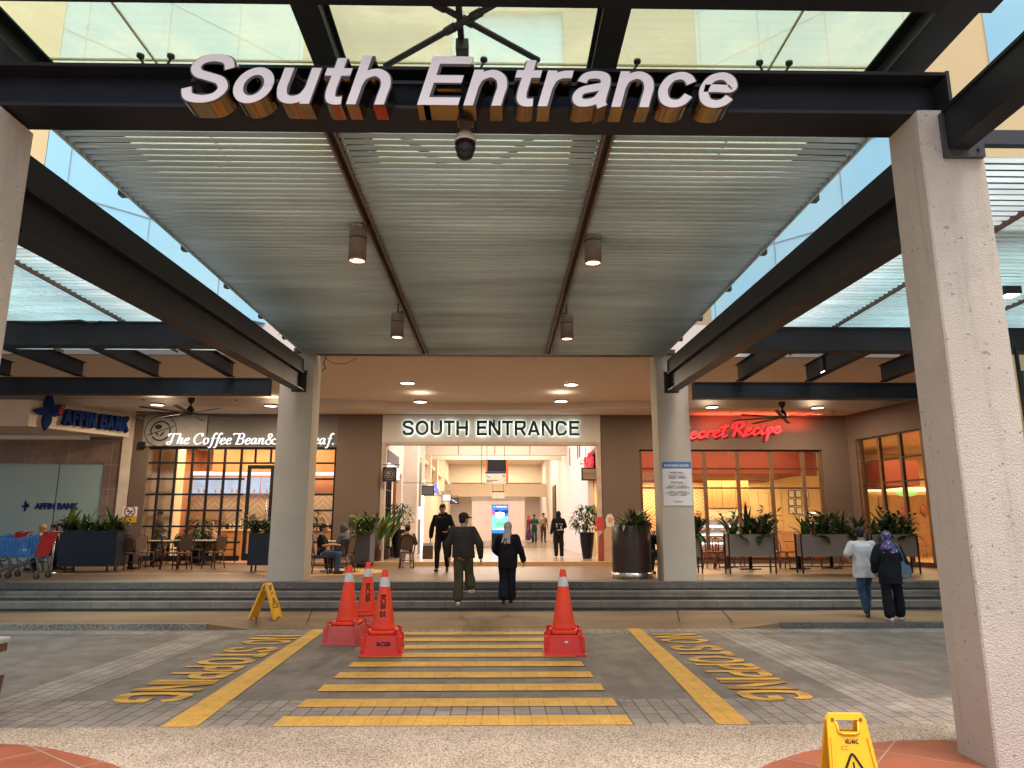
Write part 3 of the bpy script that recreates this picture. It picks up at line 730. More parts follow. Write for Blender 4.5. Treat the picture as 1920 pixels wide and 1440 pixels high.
def blades(x0, x1, y0, y1, pitch=.121, wd=.088, th=.036, z=ZLV, tilt=.25, front=True):
    mb = MB(); y = y0
    prof = [(-.5,.0),(-.40,-.32),(-.2,-.48),(.1,-.5),(.34,-.30),(.5,.0),(.34,.20),(.1,.40),(-.2,.40),(-.40,.25)]
    while y < y1:
        dz = random.uniform(-.002,.002); tw = random.uniform(-.03,.03)-(tilt if not front else (.03 if y-y0 < 1.3 else min(tilt, .10+(y-y0-1.3)*.075)))
        a, b = [], []
        for u, v in prof:
            yy = u*wd*math.cos(tw); zz = v*th+u*wd*math.sin(tw)
            a.append((x0,y+yy,z+zz+dz)); b.append((x1,y+yy,z+zz+dz))
        mb.loft([a,b]); y += pitch
    return mb
lx0, lx1 = -4.37, 3.69
lm0, lm1 = on(707,450,ZLV).x, on(1086,450,ZLV).x
Y0L, Y1L = 5.75, 15.78
for a, b in ((lx0,lm0-.05),(lm0+.05,lm1-.05),(lm1+.05,lx1)): cp(blades(a,b,Y0L,Y1L), 'louvre_panel', louv)
for x in (lm0, lm1):
    for s in (-1, 1): cp(MB().box((x+s*.045-.012,Y0L,ZLV-.045),(x+s*.045+.012,Y1L,ZLV+.03)), 'louvre_rail', rail_m)
for x in (lm0, lm1): cp(MB().box((x-.062,Y0L,ZLV+.031),(x+.062,Y1L,ZLV+.04)), 'rail_cover', steel2)
for x, s in ((lx0,-1),(lx1,1)): cp(MB().box((x,Y0L-.1,ZLV-.035),(x+s*.02,Y1L,ZLV+.035)), 'louvre_edge', louv)
for y in (7.9,9.6,11.2,12.9,14.4):
    cp(MB().box((lx1+.02,y,ZLV-.02),(lx1+.11,y+.10,ZLV+.05)), 'edge_bracket', steel2)
    cp(MB().box((lx0-.11,y,ZLV-.02),(lx0-.02,y+.10,ZLV+.05)), 'edge_bracket', steel2)
# beam running forward from the right column
bR = thing('outrigger_beam', 'dark steel beam bolted to the front of the big right column, running out over the viewer', 'beam', (3.6,5.15,4.8))
oy = lambda mb, n, m: (mb.xf(Matrix.Translation((-3.6,-5.15,-4.8))), mb.build(n, m, bR))
pz0, pz1 = at(1800,297,5.17).z, at(1770,215,5.17).z
px0, px1 = at(1765,260,5.17).x, at(1838,260,5.17).x
oy(MB().box((px0,5.135,pz0),(px1,5.178,pz1)), 'bolted_plate', M('grey steel plate', (.05,.055,.06), .45))
xb0 = at(1775,250,5.13).x
mbb = MB()
for bx_ in (px0+.05, px1-.05):
    for bz_ in (pz0+.06, pz0+.02+(pz1-pz0)*.5, pz1-.06): mbb.tube([(bx_,5.12,bz_),(bx_,5.136,bz_)], .016, 6)
oy(mbb, 'plate_bolt', steel2)
oy(MB().box((xb0+.0,1.0,pz0+.06),(xb0+.17,5.133,pz1-.005)), 'web', steel)
oy(MB().box((xb0-.02,1.0,pz1-.003),(xb0+.20,5.133,pz1+.022)), 'top_flange', steel)

# ------------------------------------------------------------------ side canopies
def side_canopy(sd, label):
    t = thing('side_canopy', label, 'canopy', (sd*10,12,5))
    def sp(mb, n, m): mb.xf(Matrix.Translation((-sd*10,-12,-5))); return mb.build(n, m, t)
    xi = -4.36 if sd < 0 else 3.78; xo = sd*18
    Ya = 11.2; Yb = 15.45
    za = (at(150,650,Ya).z, at(150,606,Ya).z) if sd < 0 else (at(1560,660,Ya).z, at(1560,617,Ya).z)
    zb = (at(300,739,Yb).z, at(300,708,Yb).z) if sd < 0 else (at(1500,747,Yb).z, at(1500,717,Yb).z)
    xi1 = xi-.0*sd
    sp(MB().ibeam((xi1,Ya,(za[0]+za[1])/2),(xo,Ya,(za[0]+za[1])/2),.26,za[1]-za[0],.03,.22), 'cross_beam', steel)
    xf = -5.02 if sd < 0 else 4.27
    sp(MB().ibeam((xf,Yb+.1,(zb[0]+zb[1])/2),(xo,Yb+.1,(zb[0]+zb[1])/2),.24,zb[1]-zb[0],.025,.2), 'rear_beam', steel)
    xs = [at(p,690,Yb).x for p in ((20,155,297,436) if sd < 0 else (1384,1512,1652,1790))]
    step = abs(xs[1]-xs[0]); xs += [xs[0]-step*k if sd < 0 else xs[-1]+step*k for k in (1,2,3)]
    zt0, zt1 = az(741-5,Yb)*0+zb[1]+.01, (az(683,Yb))
    for x in xs:
        if abs(x) > 17.8: continue
        sp(MB().ibeam((x,12.35,(zt0+zt1)/2),(x,Yb-.02,(zt0+zt1)/2),.16,zt1-zt0,.016,.05), 'rafter', steel)
    # louvres and their rails
    y0, y1 = 6.0, 13.35; zl = 5.02
    r1_ = on(240,605,zl).x if sd < 0 else on(1557,615,zl).x
    rails = [xi+sd*.05]+[r1_+sd*2.15*k for k in range(0,7)]
    for a, b in zip(rails, rails[1:]):
        a1, b1 = sorted((a,b)); sp(blades(a1+.03,b1-.03,y0,y1,.125,.078,.030,zl,.06,False), 'louvre_panel', louv2)
    for x in rails[1:]: sp(MB().box((x-.018,y0,zl-.05),(x+.018,y1,zl+.03)), 'louvre_rail', rail_m)
    for k in range(6):
        a, b = sorted((xi+sd*(1.35+2.3*k), xi+sd*(1.35+2.3*(k+1))))
        sp(MB().box((a+.01,7.7,ZG-.03),(b-.01,15.9,ZG-.015)), 'glass_pane', tint2)
    # front edge beams
    if sd > 0:
        Yf = 7.6; z0, z1 = at(1880,398,Yf).z, at(1880,311,Yf).z
        sp(MB().ibeam((xi+.95,Yf,(z0+z1)/2),(xo,Yf,(z0+z1)/2),.3,z1-z0,.028,.03), 'front_beam', steel)
        z0, z1 = at(1880,274,Yf).z, at(1880,248,Yf).z
        sp(MB().box((xi+.95,Yf-.05,z0),(xo,Yf+.05,z1)), 'edge_angle', steel2)
        # cables hanging
    return t
side_canopy(-1, 'left side canopy with pale louvres between dark steel beams')
side_canopy(1, 'right side canopy with pale louvres, partly behind the big right column')

# ------------------------------------------------------------------ big channel letters on the front beam
faceM = M('white letter face', (.69,.665,.675), .45, var=.03); rimM = M('dark letter rim', (.05,.05,.052), .4); bronze = M('bronze mirror letter return', (.45,.30,.16), .12, metal=1, var=.1, vs=4)
sg = thing('beam_lettering', 'large white italic South Entrance letters with bronze sides fixed to the front beam', 'sign', (0,0,0))
a0, a1 = at(330,196,5.0), at(1398,196,5.0)
SW, SH = .172, at(860,108,5.0).z-at(860,199,5.0).z
wtot = word_width('South Entrance', SW, .085)+.24
sc_z = SH; sc = (a1.x-a0.x)/wtot
x = a0.x; zb = at(860,199,5.0).z
sg.location = (x, 5.0, zb)
cx = 0.0
for ch in 'South Entrance':
    if ch == ' ': cx += glyphs(SW)[' '][0]+.085; continue
    for nm, wdt, dp, yo, mt in (('letter_return', SW+.028, .20, .0, bronze), ('letter_rim', SW+.026, .006, -.007, rimM), ('letter_face', SW-.02, .006, -.014, faceM)):
        mb = MB(); letter(mb, ch, wdt, dp, 1, .24)
        mb.xf(Matrix.Translation((cx*sc,yo,0))@Matrix.Diagonal((sc,1,sc_z,1))); 
        mb.build(nm, mt, sg)
    cx += glyphs(SW)[ch][0]+.085
mb = MB(); mb.box((0,.20,.10),(4.3,.23,.13)); mb.box((0,.20,.32),(4.3,.23,.35)); mb.build('fixing_rail', blackm, sg)

# ------------------------------------------------------------------ cylindrical downlights under the louvres
lampglow = EM('warm lamp lens', (1,.90,.74), 9)
shell = M('taupe lamp shell', (.17,.135,.115), .5)
def downlight(px, y0, y1, wpx, xside, label):
    rx = lm0 if xside < 0 else lm1
    # depth from apparent width .25 m lamp
    Y = .245*F/wpx*1.0
    p = at(px, y1, Y); q = at(px, y0, Y); Hh = q.z-p.z
    t = thing('cylinder_downlight', label, 'downlight', (p.x,Y,p.z), 0, 'cylinder downlights under the louvres')
    r = .112
    mb = MB(); mb.lathe([(r*.86,.03),(r,.0),(r,Hh*.62),(r*.985,Hh*.625),(r*.985,Hh*.66),(r,Hh*.665),(r,Hh-.02),(r-.015,Hh)], n=28, cap=False); mb.lathe([(r-.015,Hh),(.001,Hh)], n=28, cap=False); mb.build('housing', shell, t)
    mb = MB(); mb.lathe([(r*1.004,Hh*.625),(r*1.004,Hh*.655)], n=28, cap=False); mb.build('band', blackm, t)
    mb = MB(); mb.lathe([(r*.86,.028),(.001,.035)], n=24, cap=False); mb.build('lens', lampglow, t)
    mb = MB(); mb.lathe([(r*.86,.03),(r*.93,-.004),(r*1.01,.002),(r,.02)], n=28, cap=False); mb.build('trim_ring', M('copper trim', (.55,.33,.18), .3, metal=1), t)
    mb = MB(); mb.box((-.02,-.05,Hh),(.02,.05,Hh+.03)); dx = rx-p.x; mb.box((min(0,dx),-.03,Hh+.012),(max(0,dx),.03,Hh+.03)); mb.tube([(0,0,Hh),(0,0,ZLV-.02-p.z)], .012); mb.build('arm', blackm, t)
    area('downlight_lamp', (p.x,Y,p.z+.024), .17, .17, 7, WARM, shape='DISK')
downlight(669.5, 425, 491, 38, -1, 'near left cylinder downlight hanging under the louvres')
downlight(1112, 431, 495, 36.5, 1, 'near right cylinder downlight hanging under the louvres')
downlight(744.5, 588, 634, 27.5, -1, 'far left smaller-looking cylinder downlight near the rear beam')
downlight(1063, 591, 637, 27.5, 1, 'far right smaller-looking cylinder downlight near the rear beam')
def box_light(px, y0, y1, Y, wpx, label):
    p, q = at(px,y1,Y), at(px,y0,Y); wd = wpx*Y/F*.95; Hh = q.z-p.z
    t = thing('box_downlight', label, 'downlight', (p.x,Y,p.z))
    mb = MB(); mb.box((-wd/2,-wd/2,.012),(wd/2,wd/2,Hh)); mb.build('housing', blackm, t, bevel=.006)
    mb = MB(); mb.box((-wd*.4,-wd*.4,.004),(wd*.4,wd*.4,.011)); mb.build('lens', lampglow, t)
    mb = MB(); mb.box((-.04,-.04,Hh),(.04,.04,Hh+.05)); mb.build('mount', blackm, t)
    area('box_lamp', (p.x,Y,p.z+.003), wd*.7, wd*.7, 5, WARM)
box_light(1549, 671, 698, 14.6, 19, 'small black box downlight under the right side canopy rafter')
box_light(1893, 511, 556, 9.5, 32, 'larger black box downlight beyond the big right column')

# ------------------------------------------------------------------ dome camera hanging under the lettered beam
Yc = 5.42; p = at(872, 300, Yc); q = at(872, 232, Yc)
t = thing('dome_camera', 'white and black dome security camera hanging below the lettered beam', 'camera', (p.x,Yc,p.z))
Hh = 5.0-p.z; s = (q.z-p.z)/.30
mb = MB(); mb.box((-.045,-.03,Hh*.68),(.045,.03,Hh)); mb.box((-.07,-.05,Hh-.02),(.07,.05,Hh)); mb.build('bracket', M('camera bracket', (.11,.08,.07), .5), t)
mb = MB(); mb.lathe([(.03,Hh*.74),(.058,Hh*.70),(.085,Hh*.60),(.092,Hh*.50),(.092,Hh*.445)], n=28); mb.build('housing', M('camera white shell', (.62,.58,.58), .4), t)
mb = MB(); mb.lathe([(.088,Hh*.444),(.084,Hh*.30),(.07,Hh*.17)], n=28); mb.ell((.0,0,Hh*.17),(.07,.07,Hh*.16)); mb.tube([(.0,-.06,Hh*.22),(.0,-.098,Hh*.20)], .03, 16); mb.build('dome', M('camera black dome', (.012,.012,.014), .15), t)
mb = MB(); mb.tube([(.04,.0,Hh*.72),(.09,.02,Hh*.80),(.07,.02,Hh)], .006); mb.build('cable', blackm, t)
# loose cables
tag(MB().tube([at(522,628,14.2),at(540,615,14.2),at(562,604,14.2)], .006).build('loose_cable', blackm), 'loose black cable end sticking out at the left end of the louvres', 'cable')
P = [at(606,668,15.6),at(625,682,15.6),at(648,682,15.6),at(668,672,15.6)]
tag(MB().tube([P[0]]+[P[0].lerp(P[1],.5),P[1],P[2],P[3]], .006).build('loose_cable', blackm), 'thin cable looping below the rear beam beside the left platform column', 'cable')
P = [at(612,668,15.58),at(607,680,15.58),at(610,690,15.58),at(604,696,15.58)]
tag(MB().tube(P, .012).build('cable_bundle', blackm), 'small bundle of cables beside the top of the left platform column', 'cable')
P = [at(400-60,610,11.0),at(30,603,11.0),at(60,605,11.0),at(150,601,11.0),at(170,606,11.0),at(190,603,11.0)]
tag(MB().tube(P[1:], .02).build('cable_bundle', blackm), 'black cables lying along the top of the left cross beam', 'cable')
# ------------------------------------------------------------------ coffee shop
orange = M('burnt orange wall', (.44,.19,.085), .7, var=.06); tanw = M('tan interior wall', (.62,.42,.24), .7, var=.05)
creamI = M('cream interior wall', (.72,.58,.40), .7, var=.05); woodI = M('honey wood', (.42,.21,.08), .5, var=.2, vs=2, stretch=(6,6,.6)); darkI = M('dark interior', (.05,.04,.035), .6)
def CHEV(name, c1, c2, mort, w=.13, s=1.0):
    """herringbone tiles on an upright wall"""
    m, nt, b = _new(name); co = coords(nt, 1)
    sx = N(nt, 'ShaderNodeSeparateXYZ'); nt.links.new(co, sx.inputs[0])
    def math_(op, a, bb):
        n = N(nt, 'ShaderNodeMath', operation=op)
        for i, v in ((0,a),(1,bb)):
            if isinstance(v, (int,float)): n.inputs[i].default_value = v
            else: nt.links.new(v, n.inputs[i])
        return n.outputs[0]
    pp = math_('PINGPONG', sx.outputs[0], .42*s)
    u = math_('ADD', sx.outputs[2], pp)
    k = math_('FRACT', math_('DIVIDE', u, w*2*s), 0)
    line = math_('LESS_THAN', math_('ABSOLUTE', math_('SUBTRACT', math_('FRACT', math_('DIVIDE', u, w*s), 0), .5), 0), .44)
    c = mix(nt, c1, c2, math_('GREATER_THAN', k, .5)); c = mix(nt, mort, c, line)
    nt.links.new(c, b.inputs['Base Color']); b.inputs['Roughness'].default_value = .4; return m
chev1 = CHEV('cream chevron tiles', (.42,.34,.26), (.52,.43,.33), (.16,.11,.08), .12, 1)
chev2 = CHEV('terracotta chevron tiles', (.62,.26,.10), (.70,.50,.28), (.75,.55,.33), .11, .7)
cs = thing('coffee_shop', 'coffee shop lit orange inside behind a black gridded glass front', 'shop', (-8.6,YW,ZP))
def kp(mb, n, m, par=None):
    mb.xf(Matrix.Translation((8.6,-YW,-ZP))); return mb.build(n, m, par or cs)
yB, cx0, cx1, cz = 29.2, xC0-.6, -4.06, 4.78
kp(MB().box((cx0,yB,ZP),(cx1,yB+.2,cz)), 'back_wall', orange)
kp(MB().box((cx0-.2,YW+.36,ZP),(cx0,yB,cz)), 'side_wall', orange)
kp(MB().box((cx0,24.9,ZP),(xC0+.35,25.5,cz)), 'pillar', creamI)
kp(MB().box((cx1-.1,YW+.4,ZP),(cx1-.02,26.4,cz)), 'hall_side_wall', tanw)
kp(MB().box((cx0,YW+.33,cz),(cx1,yB,cz+.1)), 'ceiling', creamI)
kp(MB().box((cx0,YW+.3,ZP-.05),(cx1,yB,ZP+.012)), 'floor', M('shop floor', (.28,.17,.10), .35))
kp(MB().box((cx0,28.4,az(891,28.4,400)),(cx1,28.5,az(884,28.4,400))), 'lit_strip', EM('pink lit strip', (.95,.62,.55), 1.0))
kp(MB().box((xC0+1,26.3,az(884,26.3,400)),(cx1-.1,26.5,cz-.002)), 'bulkhead', M('orange bulkhead', (.50,.24,.11), .7, var=.05))
scr = EM('menu screen light', (.52,.70,1.0), .42)
for k, (p0, p1) in enumerate(((345,361),(362,393),(394,424),(425,454),(456,487),(490,519),(522,548))):
    a, b_ = at(p0,895,28.6), at(p1,925,28.6)
    o = kp(MB().box((a.x+.02,28.56,b_.z),(b_.x-.01,28.6,a.z)), 'menu_screen', scr)
    mb = MB(); wdt = b_.x-a.x
    for r_ in range(5): mb.box((a.x+.08,28.555,b_.z+.18+r_*.07),(a.x+.08+wdt*random.uniform(.2,.6),28.558,b_.z+.195+r_*.07), 0)
    kp(mb, 'menu_line', M('menu grey', (.25,.27,.3), .6))
    mb = MB()
    for r_ in range(2): mb.box((a.x+wdt*(.35+.3*r_),28.555,b_.z+.03),(a.x+wdt*(.35+.3*r_)+.07,28.558,b_.z+.15))
    kp(mb, 'menu_drink', M('menu drink', (.55,.20,.08), .6))
a, b_ = at(358,926,28.7), at(520,958,28.7); kp(MB().box((a.x,28.7,b_.z-.5),(cx1-.3,28.76,a.z)), 'tile_wall', chev1)
a = at(296,905,29); kp(MB().box((a.x,29.1,az(921,29.1,330)),(a.x+1.5,29.18,az(884,29.1,330))), 'brown_panel', M('rust panel', (.36,.10,.03), .6))
kp(MB().box((cx0+1.2,27.0,ZP),(cx1-1.6,27.7,ZP+1.02)), 'counter', woodI); kp(MB().box((cx0+1.15,26.95,ZP+1.021),(cx1-1.55,27.75,ZP+1.07)), 'counter_top', creamI)
mb = MB()
for k in range(26):
    x = random.uniform(cx0+1.5, cx1-1.8); h = random.uniform(.1,.32); r = random.uniform(.03,.06); mb.lathe([(r,0),(r,h*.7),(r*.4,h*.8),(r*.4,h)], (x,random.uniform(27.1,27.6),ZP+1.07), 8)
kp(mb, 'counter_jars', M('glass jars', (.45,.42,.36), .2))
a = at(352,1000,27.2)
mb = MB(); x0, x1 = ax(352,27.2), ax(418,27.2); mb.box((x0,27.05,ZP+1.07),(x1,27.6,ZP+1.5)); mb.box((x0+.05,26.9,ZP+1.4),(x1-.05,27.6,ZP+1.75)); mb.tube([(x0+.2,27.0,ZP+1.4),(x0+.2,26.85,ZP+1.25)],.03); mb.tube([(x1-.2,27.0,ZP+1.4),(x1-.2,26.85,ZP+1.25)],.03); kp(mb, 'coffee_machine', M('steel machine', (.42,.33,.24), .3, metal=.8))
mb = MB(); x0, x1 = ax(320,28.3), ax(362,28.3)
for k in range(4): mb.box((x0,28.2,ZP+1.25+k*.32),(x1,28.5,ZP+1.28+k*.32))
for k in range(16): mb.lathe([(.04,0),(.05,.1),(.03,.2)], (random.uniform(x0+.05,x1-.05),28.35,ZP+1.28+.32*random.randint(0,3)), 8)
kp(mb, 'cup_shelf', M('shelf metal', (.30,.27,.25), .4))
# glazed front: black bars
mb = MB(); gz0 = ZP+.09; yf = YW+.1
cols = [268,300,330,361,391,421,450]
xs = [ax(p,yf,838) for p in (272,302,332,363,393,423,454,480,509)]
rows = [az(p,yf,400) for p in (868,898,927,957,987,1017)]
xd0, xd1 = ax(454,yf), ax(510,yf)
bw = .075
for x in xs[:7]: mb.box((x-bw/2,yf,gz0),(x+bw/2,yf+.06,zC))
for x in xs[7:]: mb.box((x-.03,yf,rows[0]),(x+.03,yf+.06,zC))
for z in rows:
    mb.box((xs[0],yf+.005,z-.03),(xd0,yf+.055,z+.03))
mb.box((xC0+.02,yf-.02,zC-.07),(xC1-.01,yf+.07,zC-.001)); mb.box((xs[0],yf-.01,gz0),(xd0,yf+.065,gz0+.16)); mb.box((xC1-.09,yf-.015,gz0),(xC1-.012,yf+.068,zC-.072))
mb.box((xd0,yf+.004,rows[0]-.03),(xC1-.1,yf+.056,rows[0]+.03))
xr_ = ax(560,yf); mb.box((xr_,yf+.002,gz0),(xr_+.07,yf+.058,zC))
for z in rows[1:]+[gz0+.1]: mb.box((xr_,yf+.006,z-.03),(xC1-.1,yf+.054,z+.03))
kp(mb, 'window_bars', blackm)
kp(MB().box((xC0+.03,yf+.028,gz0),(xd0,yf+.034,zC-.08)), 'window_glass', glass); kp(MB().box((xr_,yf+.028,gz0),(xC1-.1,yf+.034,zC-.08)), 'window_glass', glass)
dz1 = az(872,yf,480)
dr = kp(MB().box((xd0+.09,yf-.01,ZP+.1),(xd0+.2,yf+.05,dz1)).box((xd1-.11,yf-.01,ZP+.1),(xd1,yf+.05,dz1)).box((xd0+.2,yf-.009,dz1-.12),(xd1-.11,yf+.049,dz1)).box((xd0+.2,yf-.009,ZP+.1),(xd1-.11,yf+.049,ZP+.32)), 'door', blackm)
hb = MB().tube([(xd1-.17,yf-.06,ZP+1.0),(xd1-.17,yf-.06,ZP+2.1)],.018,8); hb.xf(Matrix.Translation((8.6,-YW,-ZP))); hb.build('handle', chrome, dr)
hb = MB().box((xd0+.2,yf+.012,ZP+.32),(xd1-.11,yf+.02,dz1-.12)); hb.xf(Matrix.Translation((8.6,-YW,-ZP))); hb.build('pane', glass, dr)
bulb = EM('ceiling bulb', (1,.85,.62), 14)
for k, (px, py) in enumerate(((321,842),(356,848),(381,851),(441,847),(465,852),(344,862),(610,843))):
    p = on(px,py,cz-.02); 
    if p.y > 29: p = at(px,py,28.3)
    kp(MB().lathe([(.09,-.01),(.09,.0)], (p.x,min(p.y,26.2),cz-.012), 14), 'ceiling_lamp', bulb)
area('coffee_lamp', (-8.5,25.3,cz-.03), 5.5, 1.0, 150, WARM); area('coffee_lamp', (-8.5,27.6,cz-.03), 5.5, 1.2, 130, WARM)
# fascia lettering: nib drawn script
LW = EM('white lit lettering', (1,.98,.95), .62)
GLY = {
 'T': ([[(.0,.72),(.06,.95),(.3,.93),(.55,.98),(.80,.93),(.95,1.02)],[(.50,.95),(.36,.6),(.25,.22),(.12,-.02),(-.08,.0),(-.05,.2),(.1,.22)]], .72),
 'h': ([[(.28,1.0),(.16,.5),(.04,0)],[(.1,.25),(.25,.5),(.42,.56),(.44,.42),(.34,.1),(.42,.02),(.55,.1)]], .56),
 'e': ([[(.06,.26),(.3,.32),(.44,.44),(.36,.57),(.2,.5),(.06,.25),(.12,.04),(.28,.02),(.46,.14)]], .48),
 'C': ([[(.78,.72),(.72,.95),(.48,.98),(.2,.75),(.08,.4),(.2,.06),(.45,.0),(.72,.18)],[(.78,.72),(.8,.9),(.79,1.02)]], .82),
 'o': ([[(.28,.56),(.12,.45),(.05,.22),(.16,.02),(.34,.08),(.46,.32),(.4,.53),(.28,.56)]], .54),
 'f': ([[(.62,.92),(.52,1.04),(.38,.9),(.28,.5),(.16,0),(.04,-.3),(-.1,-.3)],[(.1,.55),(.46,.55)]], .40),
 'B': ([[(-.18,.85),(-.1,1.0),(.15,.97),(.4,.98)],[(.38,.98),(.26,.5),(.12,0)],[(.36,.97),(.62,1.0),(.76,.84),(.66,.6),(.3,.53)],[(.4,.53),(.66,.48),(.70,.26),(.52,.02),(.2,.01),(.02,.04)]], .80),
 'a': ([[(.46,.5),(.3,.57),(.12,.42),(.05,.18),(.16,.02),(.34,.18),(.46,.5)],[(.5,.56),(.42,.2),(.44,.03),(.58,.1)]], .60),
 'n': ([[(.02,.5),(.14,.55),(.12,.4),(.04,0)],[(.1,.25),(.26,.5),(.42,.56),(.44,.42),(.36,.12),(.42,.02),(.56,.1)]], .58),
 '&': ([[(.95,.45),(.75,.5),(.6,.25),(.4,.02),(.14,.02),(.06,.24),(.3,.5),(.55,.72),(.52,.95),(.34,.95),(.28,.74),(.45,.4),(.7,.06),(.95,.02)]], 1.0),
 'L': ([[(.55,.85),(.5,1.0),(.35,.9),(.25,.5),(.1,.02),(.35,.08),(.62,.0)]], .62),
 '.': ([[(.06,.02),(.1,.06),(.14,.02),(.1,-.01)]], .2),
 'q': ([[(.56,.1),(.6,-.1),(.42,-.22),(.2,-.12)]], .0),
 ' ': ([], .26),
}
def nib_word(mb, s, ht, w0, w1, ang, dp, G, gap=.04, lift=.0):
    x = 0; k = 0
    for ch in s:
        st_, adv = G[ch]
        for P in st_:
            nib(mb, [(a+x, b) for a, b in P], w0, w1, ang, dp, (0,-.0005*(k%9),0), ht); k += 1
        x += adv+gap
    return x*ht
cg = thing('coffee_sign', 'white lit script lettering across the coffee shop fascia', 'sign', (0,YW-.10,0))
a, b_ = at(311,833,YW-.1), at(626,833,YW-.1)
mb = MB(); nib_word(mb, 'The Coffee Bean& Tea Leaf.', 1, .135, .045, 20, .04, GLY)
xsz = [v.co.x for v in mb.bm.verts]; Wd = max(xsz)-min(xsz); sx = (b_.x-a.x)/Wd; hz = at(311,812,YW-.1).z-at(311,832,YW-.1).z
mb.xf(Matrix.Translation((a.x-min(xsz)*sx,0,at(311,832.5,YW-.1).z))@Matrix.Diagonal((sx,1,hz,1))); mb.build('lettering', LW, cg)
# round emblem on a grey panel
em = thing('emblem_panel', 'grey panel with a round dark coffee emblem at the left of the coffee shop fascia', 'sign', (0,YW-.03,0))
x0, x1 = ax(271,YW,800), ax(389,YW,800); mb = MB(); mb.box((x0,-.02,zC+.02),(x1,.02,ZL-.04)); mb.build('panel', M('emblem panel grey', (.25,.23,.215), .6), em)
ec = at(301,808,YW-.06); er = .52
inkE = M('emblem ink', (.012,.011,.010), .6)
def emblem(par, c, r, m, y):
    mb = MB()
    def ringp(r0, r1, a0=0, a1=360, n=40):
        for i in range(n):
            a, b = R(a0+(a1-a0)*i/n), R(a0+(a1-a0)*(i+1)/n)
            mb.face([(c[0]+q*math.cos(t),y,c[1]+q*math.sin(t)) for q, t in ((r0,a),(r1,a),(r1,b),(r0,b))])
    ringp(r*.95, r); ringp(r*.55, r*.64, 30, 205); ringp(r*.55, r*.64, 215, 385)
    mb.beam((c[0]-r*.8,y,c[1]-r*.28),(c[0]+r*.8,y,c[1]+r*.30),.004,r*.05)
    for k in range(20):
        t0 = 2*math.pi*k/20; mb.face([(c[0]-r*.15+r*.22*math.cos(2*math.pi*i/20),y,c[1]+r*.26+r*.15*math.sin(2*math.pi*i/20)) for i in (k,(k+1)%20)]+[(c[0]-r*.15,y,c[1]+r*.26)])
    P = [(-.05,-.35),(.1,-.3),(.28,-.05),(.30,.0),(.1,-.12)]; mb.face([(c[0]+p*r,y,c[1]+q*r) for p, q in P]); P = [(-.1,-.36),(-.3,-.15),(-.28,-.05),(-.12,-.18)]; mb.face([(c[0]+p*r,y,c[1]+q*r) for p, q in P])
    mb.build('emblem', m, par)
    for s, a0, a1 in (('The Coffee Bean',170,25), ('& Tea Leaf',225,315)):
        mbw = None
        for k, ch in enumerate(s):
            if ch == ' ': continue
            t = R(a0+(a1-a0)*(k+.5)/len(s)); me = text_mesh(ch, None, None, .004, bold=.01) if False else None
            h = r*.24 if ch.isupper() or ch in 'fhk&' else r*.18
            me = text_mesh(ch, None, h, .004, bold=.03)
            o = newmesh('emblem_letter', me, m, par); up = Vector((math.cos(t),0,math.sin(t)))*(1 if a0 < 200 else -1); rt = Vector((up.z,0,-up.x))
            p0 = Vector((c[0],y,c[1]))+Vector((math.cos(t),0,math.sin(t)))*r*(.70 if a0 < 200 else .88)-rt*h*.35
            o.matrix_world = Matrix(((rt.x,0,up.x,p0.x),(0,1,0,y-.004),(rt.z,0,up.z,p0.z),(0,0,0,1)))
            if par: o.matrix_parent_inverse = Matrix.Identity(4)
emblem(em, (ec.x, ec.z), er, inkE, -.03)
o = text('KAFE', 'wall_lettering', M('faint letters', (.42,.37,.33), .6), at(249,785,YW-.02), w=ax(268,YW)-ax(249,YW), h=.1, depth=.02); tag(o, 'small pale KAFE letters on the wall left of the coffee emblem', 'sign')
# ------------------------------------------------------------------ bank
bk = thing('bank', 'bank front of brown stone with a frosted green glass wall under a cream fascia', 'shop', (-14,YW,ZP))
def bp(mb, n, m): mb.xf(Matrix.Translation((14,-YW,-ZP))); return mb.build(n, m, bk)
stoneB = BRICK('brown stone cladding', (.20,.125,.085), (.25,.16,.11), (.45,.36,.28), 1.4, .78, .008, .4, axis='xz', off=0, bst=.2, speck=.1)
frost = M('frosted glass', (.30,.42,.40), .35, var=.08, vs=.6, spec=.6)
yb = YW+.15; zf = 4.62
xg1 = ax(187,yb); zg = az(868,yb,100)
mb = MB(); mb.box((xg1,yb,ZP),(ax(222,yb),yb+.4,zf+.2)); mb.box((-26,yb+.002,zg),(xg1,yb+.39,zf+.2)); bp(mb, 'stone_wall', stoneB)
bp(MB().box((-26,yb+.08,ZP),(xg1,yb+.12,zg)), 'frosted_glass', frost)
for px in (100, -60): bp(MB().box((ax(px,yb)-.008,yb+.07,ZP),(ax(px,yb)+.008,yb+.079,zg)), 'glass_joint', darkI)
bp(MB().box((ax(222,yb)+.003,YW-.02,ZP),(ax(239,yb)+.03,yb+.4,ZL)), 'jamb', M('cream jamb', (.62,.52,.43), .7))
pF = on(52,799,zf); pE = Vector((ax(240,YW-.02,833), YW-.02, 0))
mb = MB(); A0, B0 = Vector((pF.x,pF.y,0)), pE; n = Vector((-(B0-A0).y,(B0-A0).x,0)).normalized()
for (u, v) in ((A0,B0),(Vector((-26,pF.y,0)),A0)):
    nn = Vector((-(v-u).y,(v-u).x,0)).normalized()*.25
    mb.hexa([(q.x,q.y,zf) for q in (u,v,v+nn,u+nn)]+[(q.x,q.y,ZL-.004) for q in (u,v,v+nn,u+nn)])
mb.face([(-26,pF.y+.1,zf+.004),(A0.x,A0.y+.1,zf+.004),(B0.x,B0.y,zf+.004),(-26,B0.y,zf+.004)])
bp(mb, 'fascia', M('cream fascia', (.74,.63,.53), .75, var=.03))
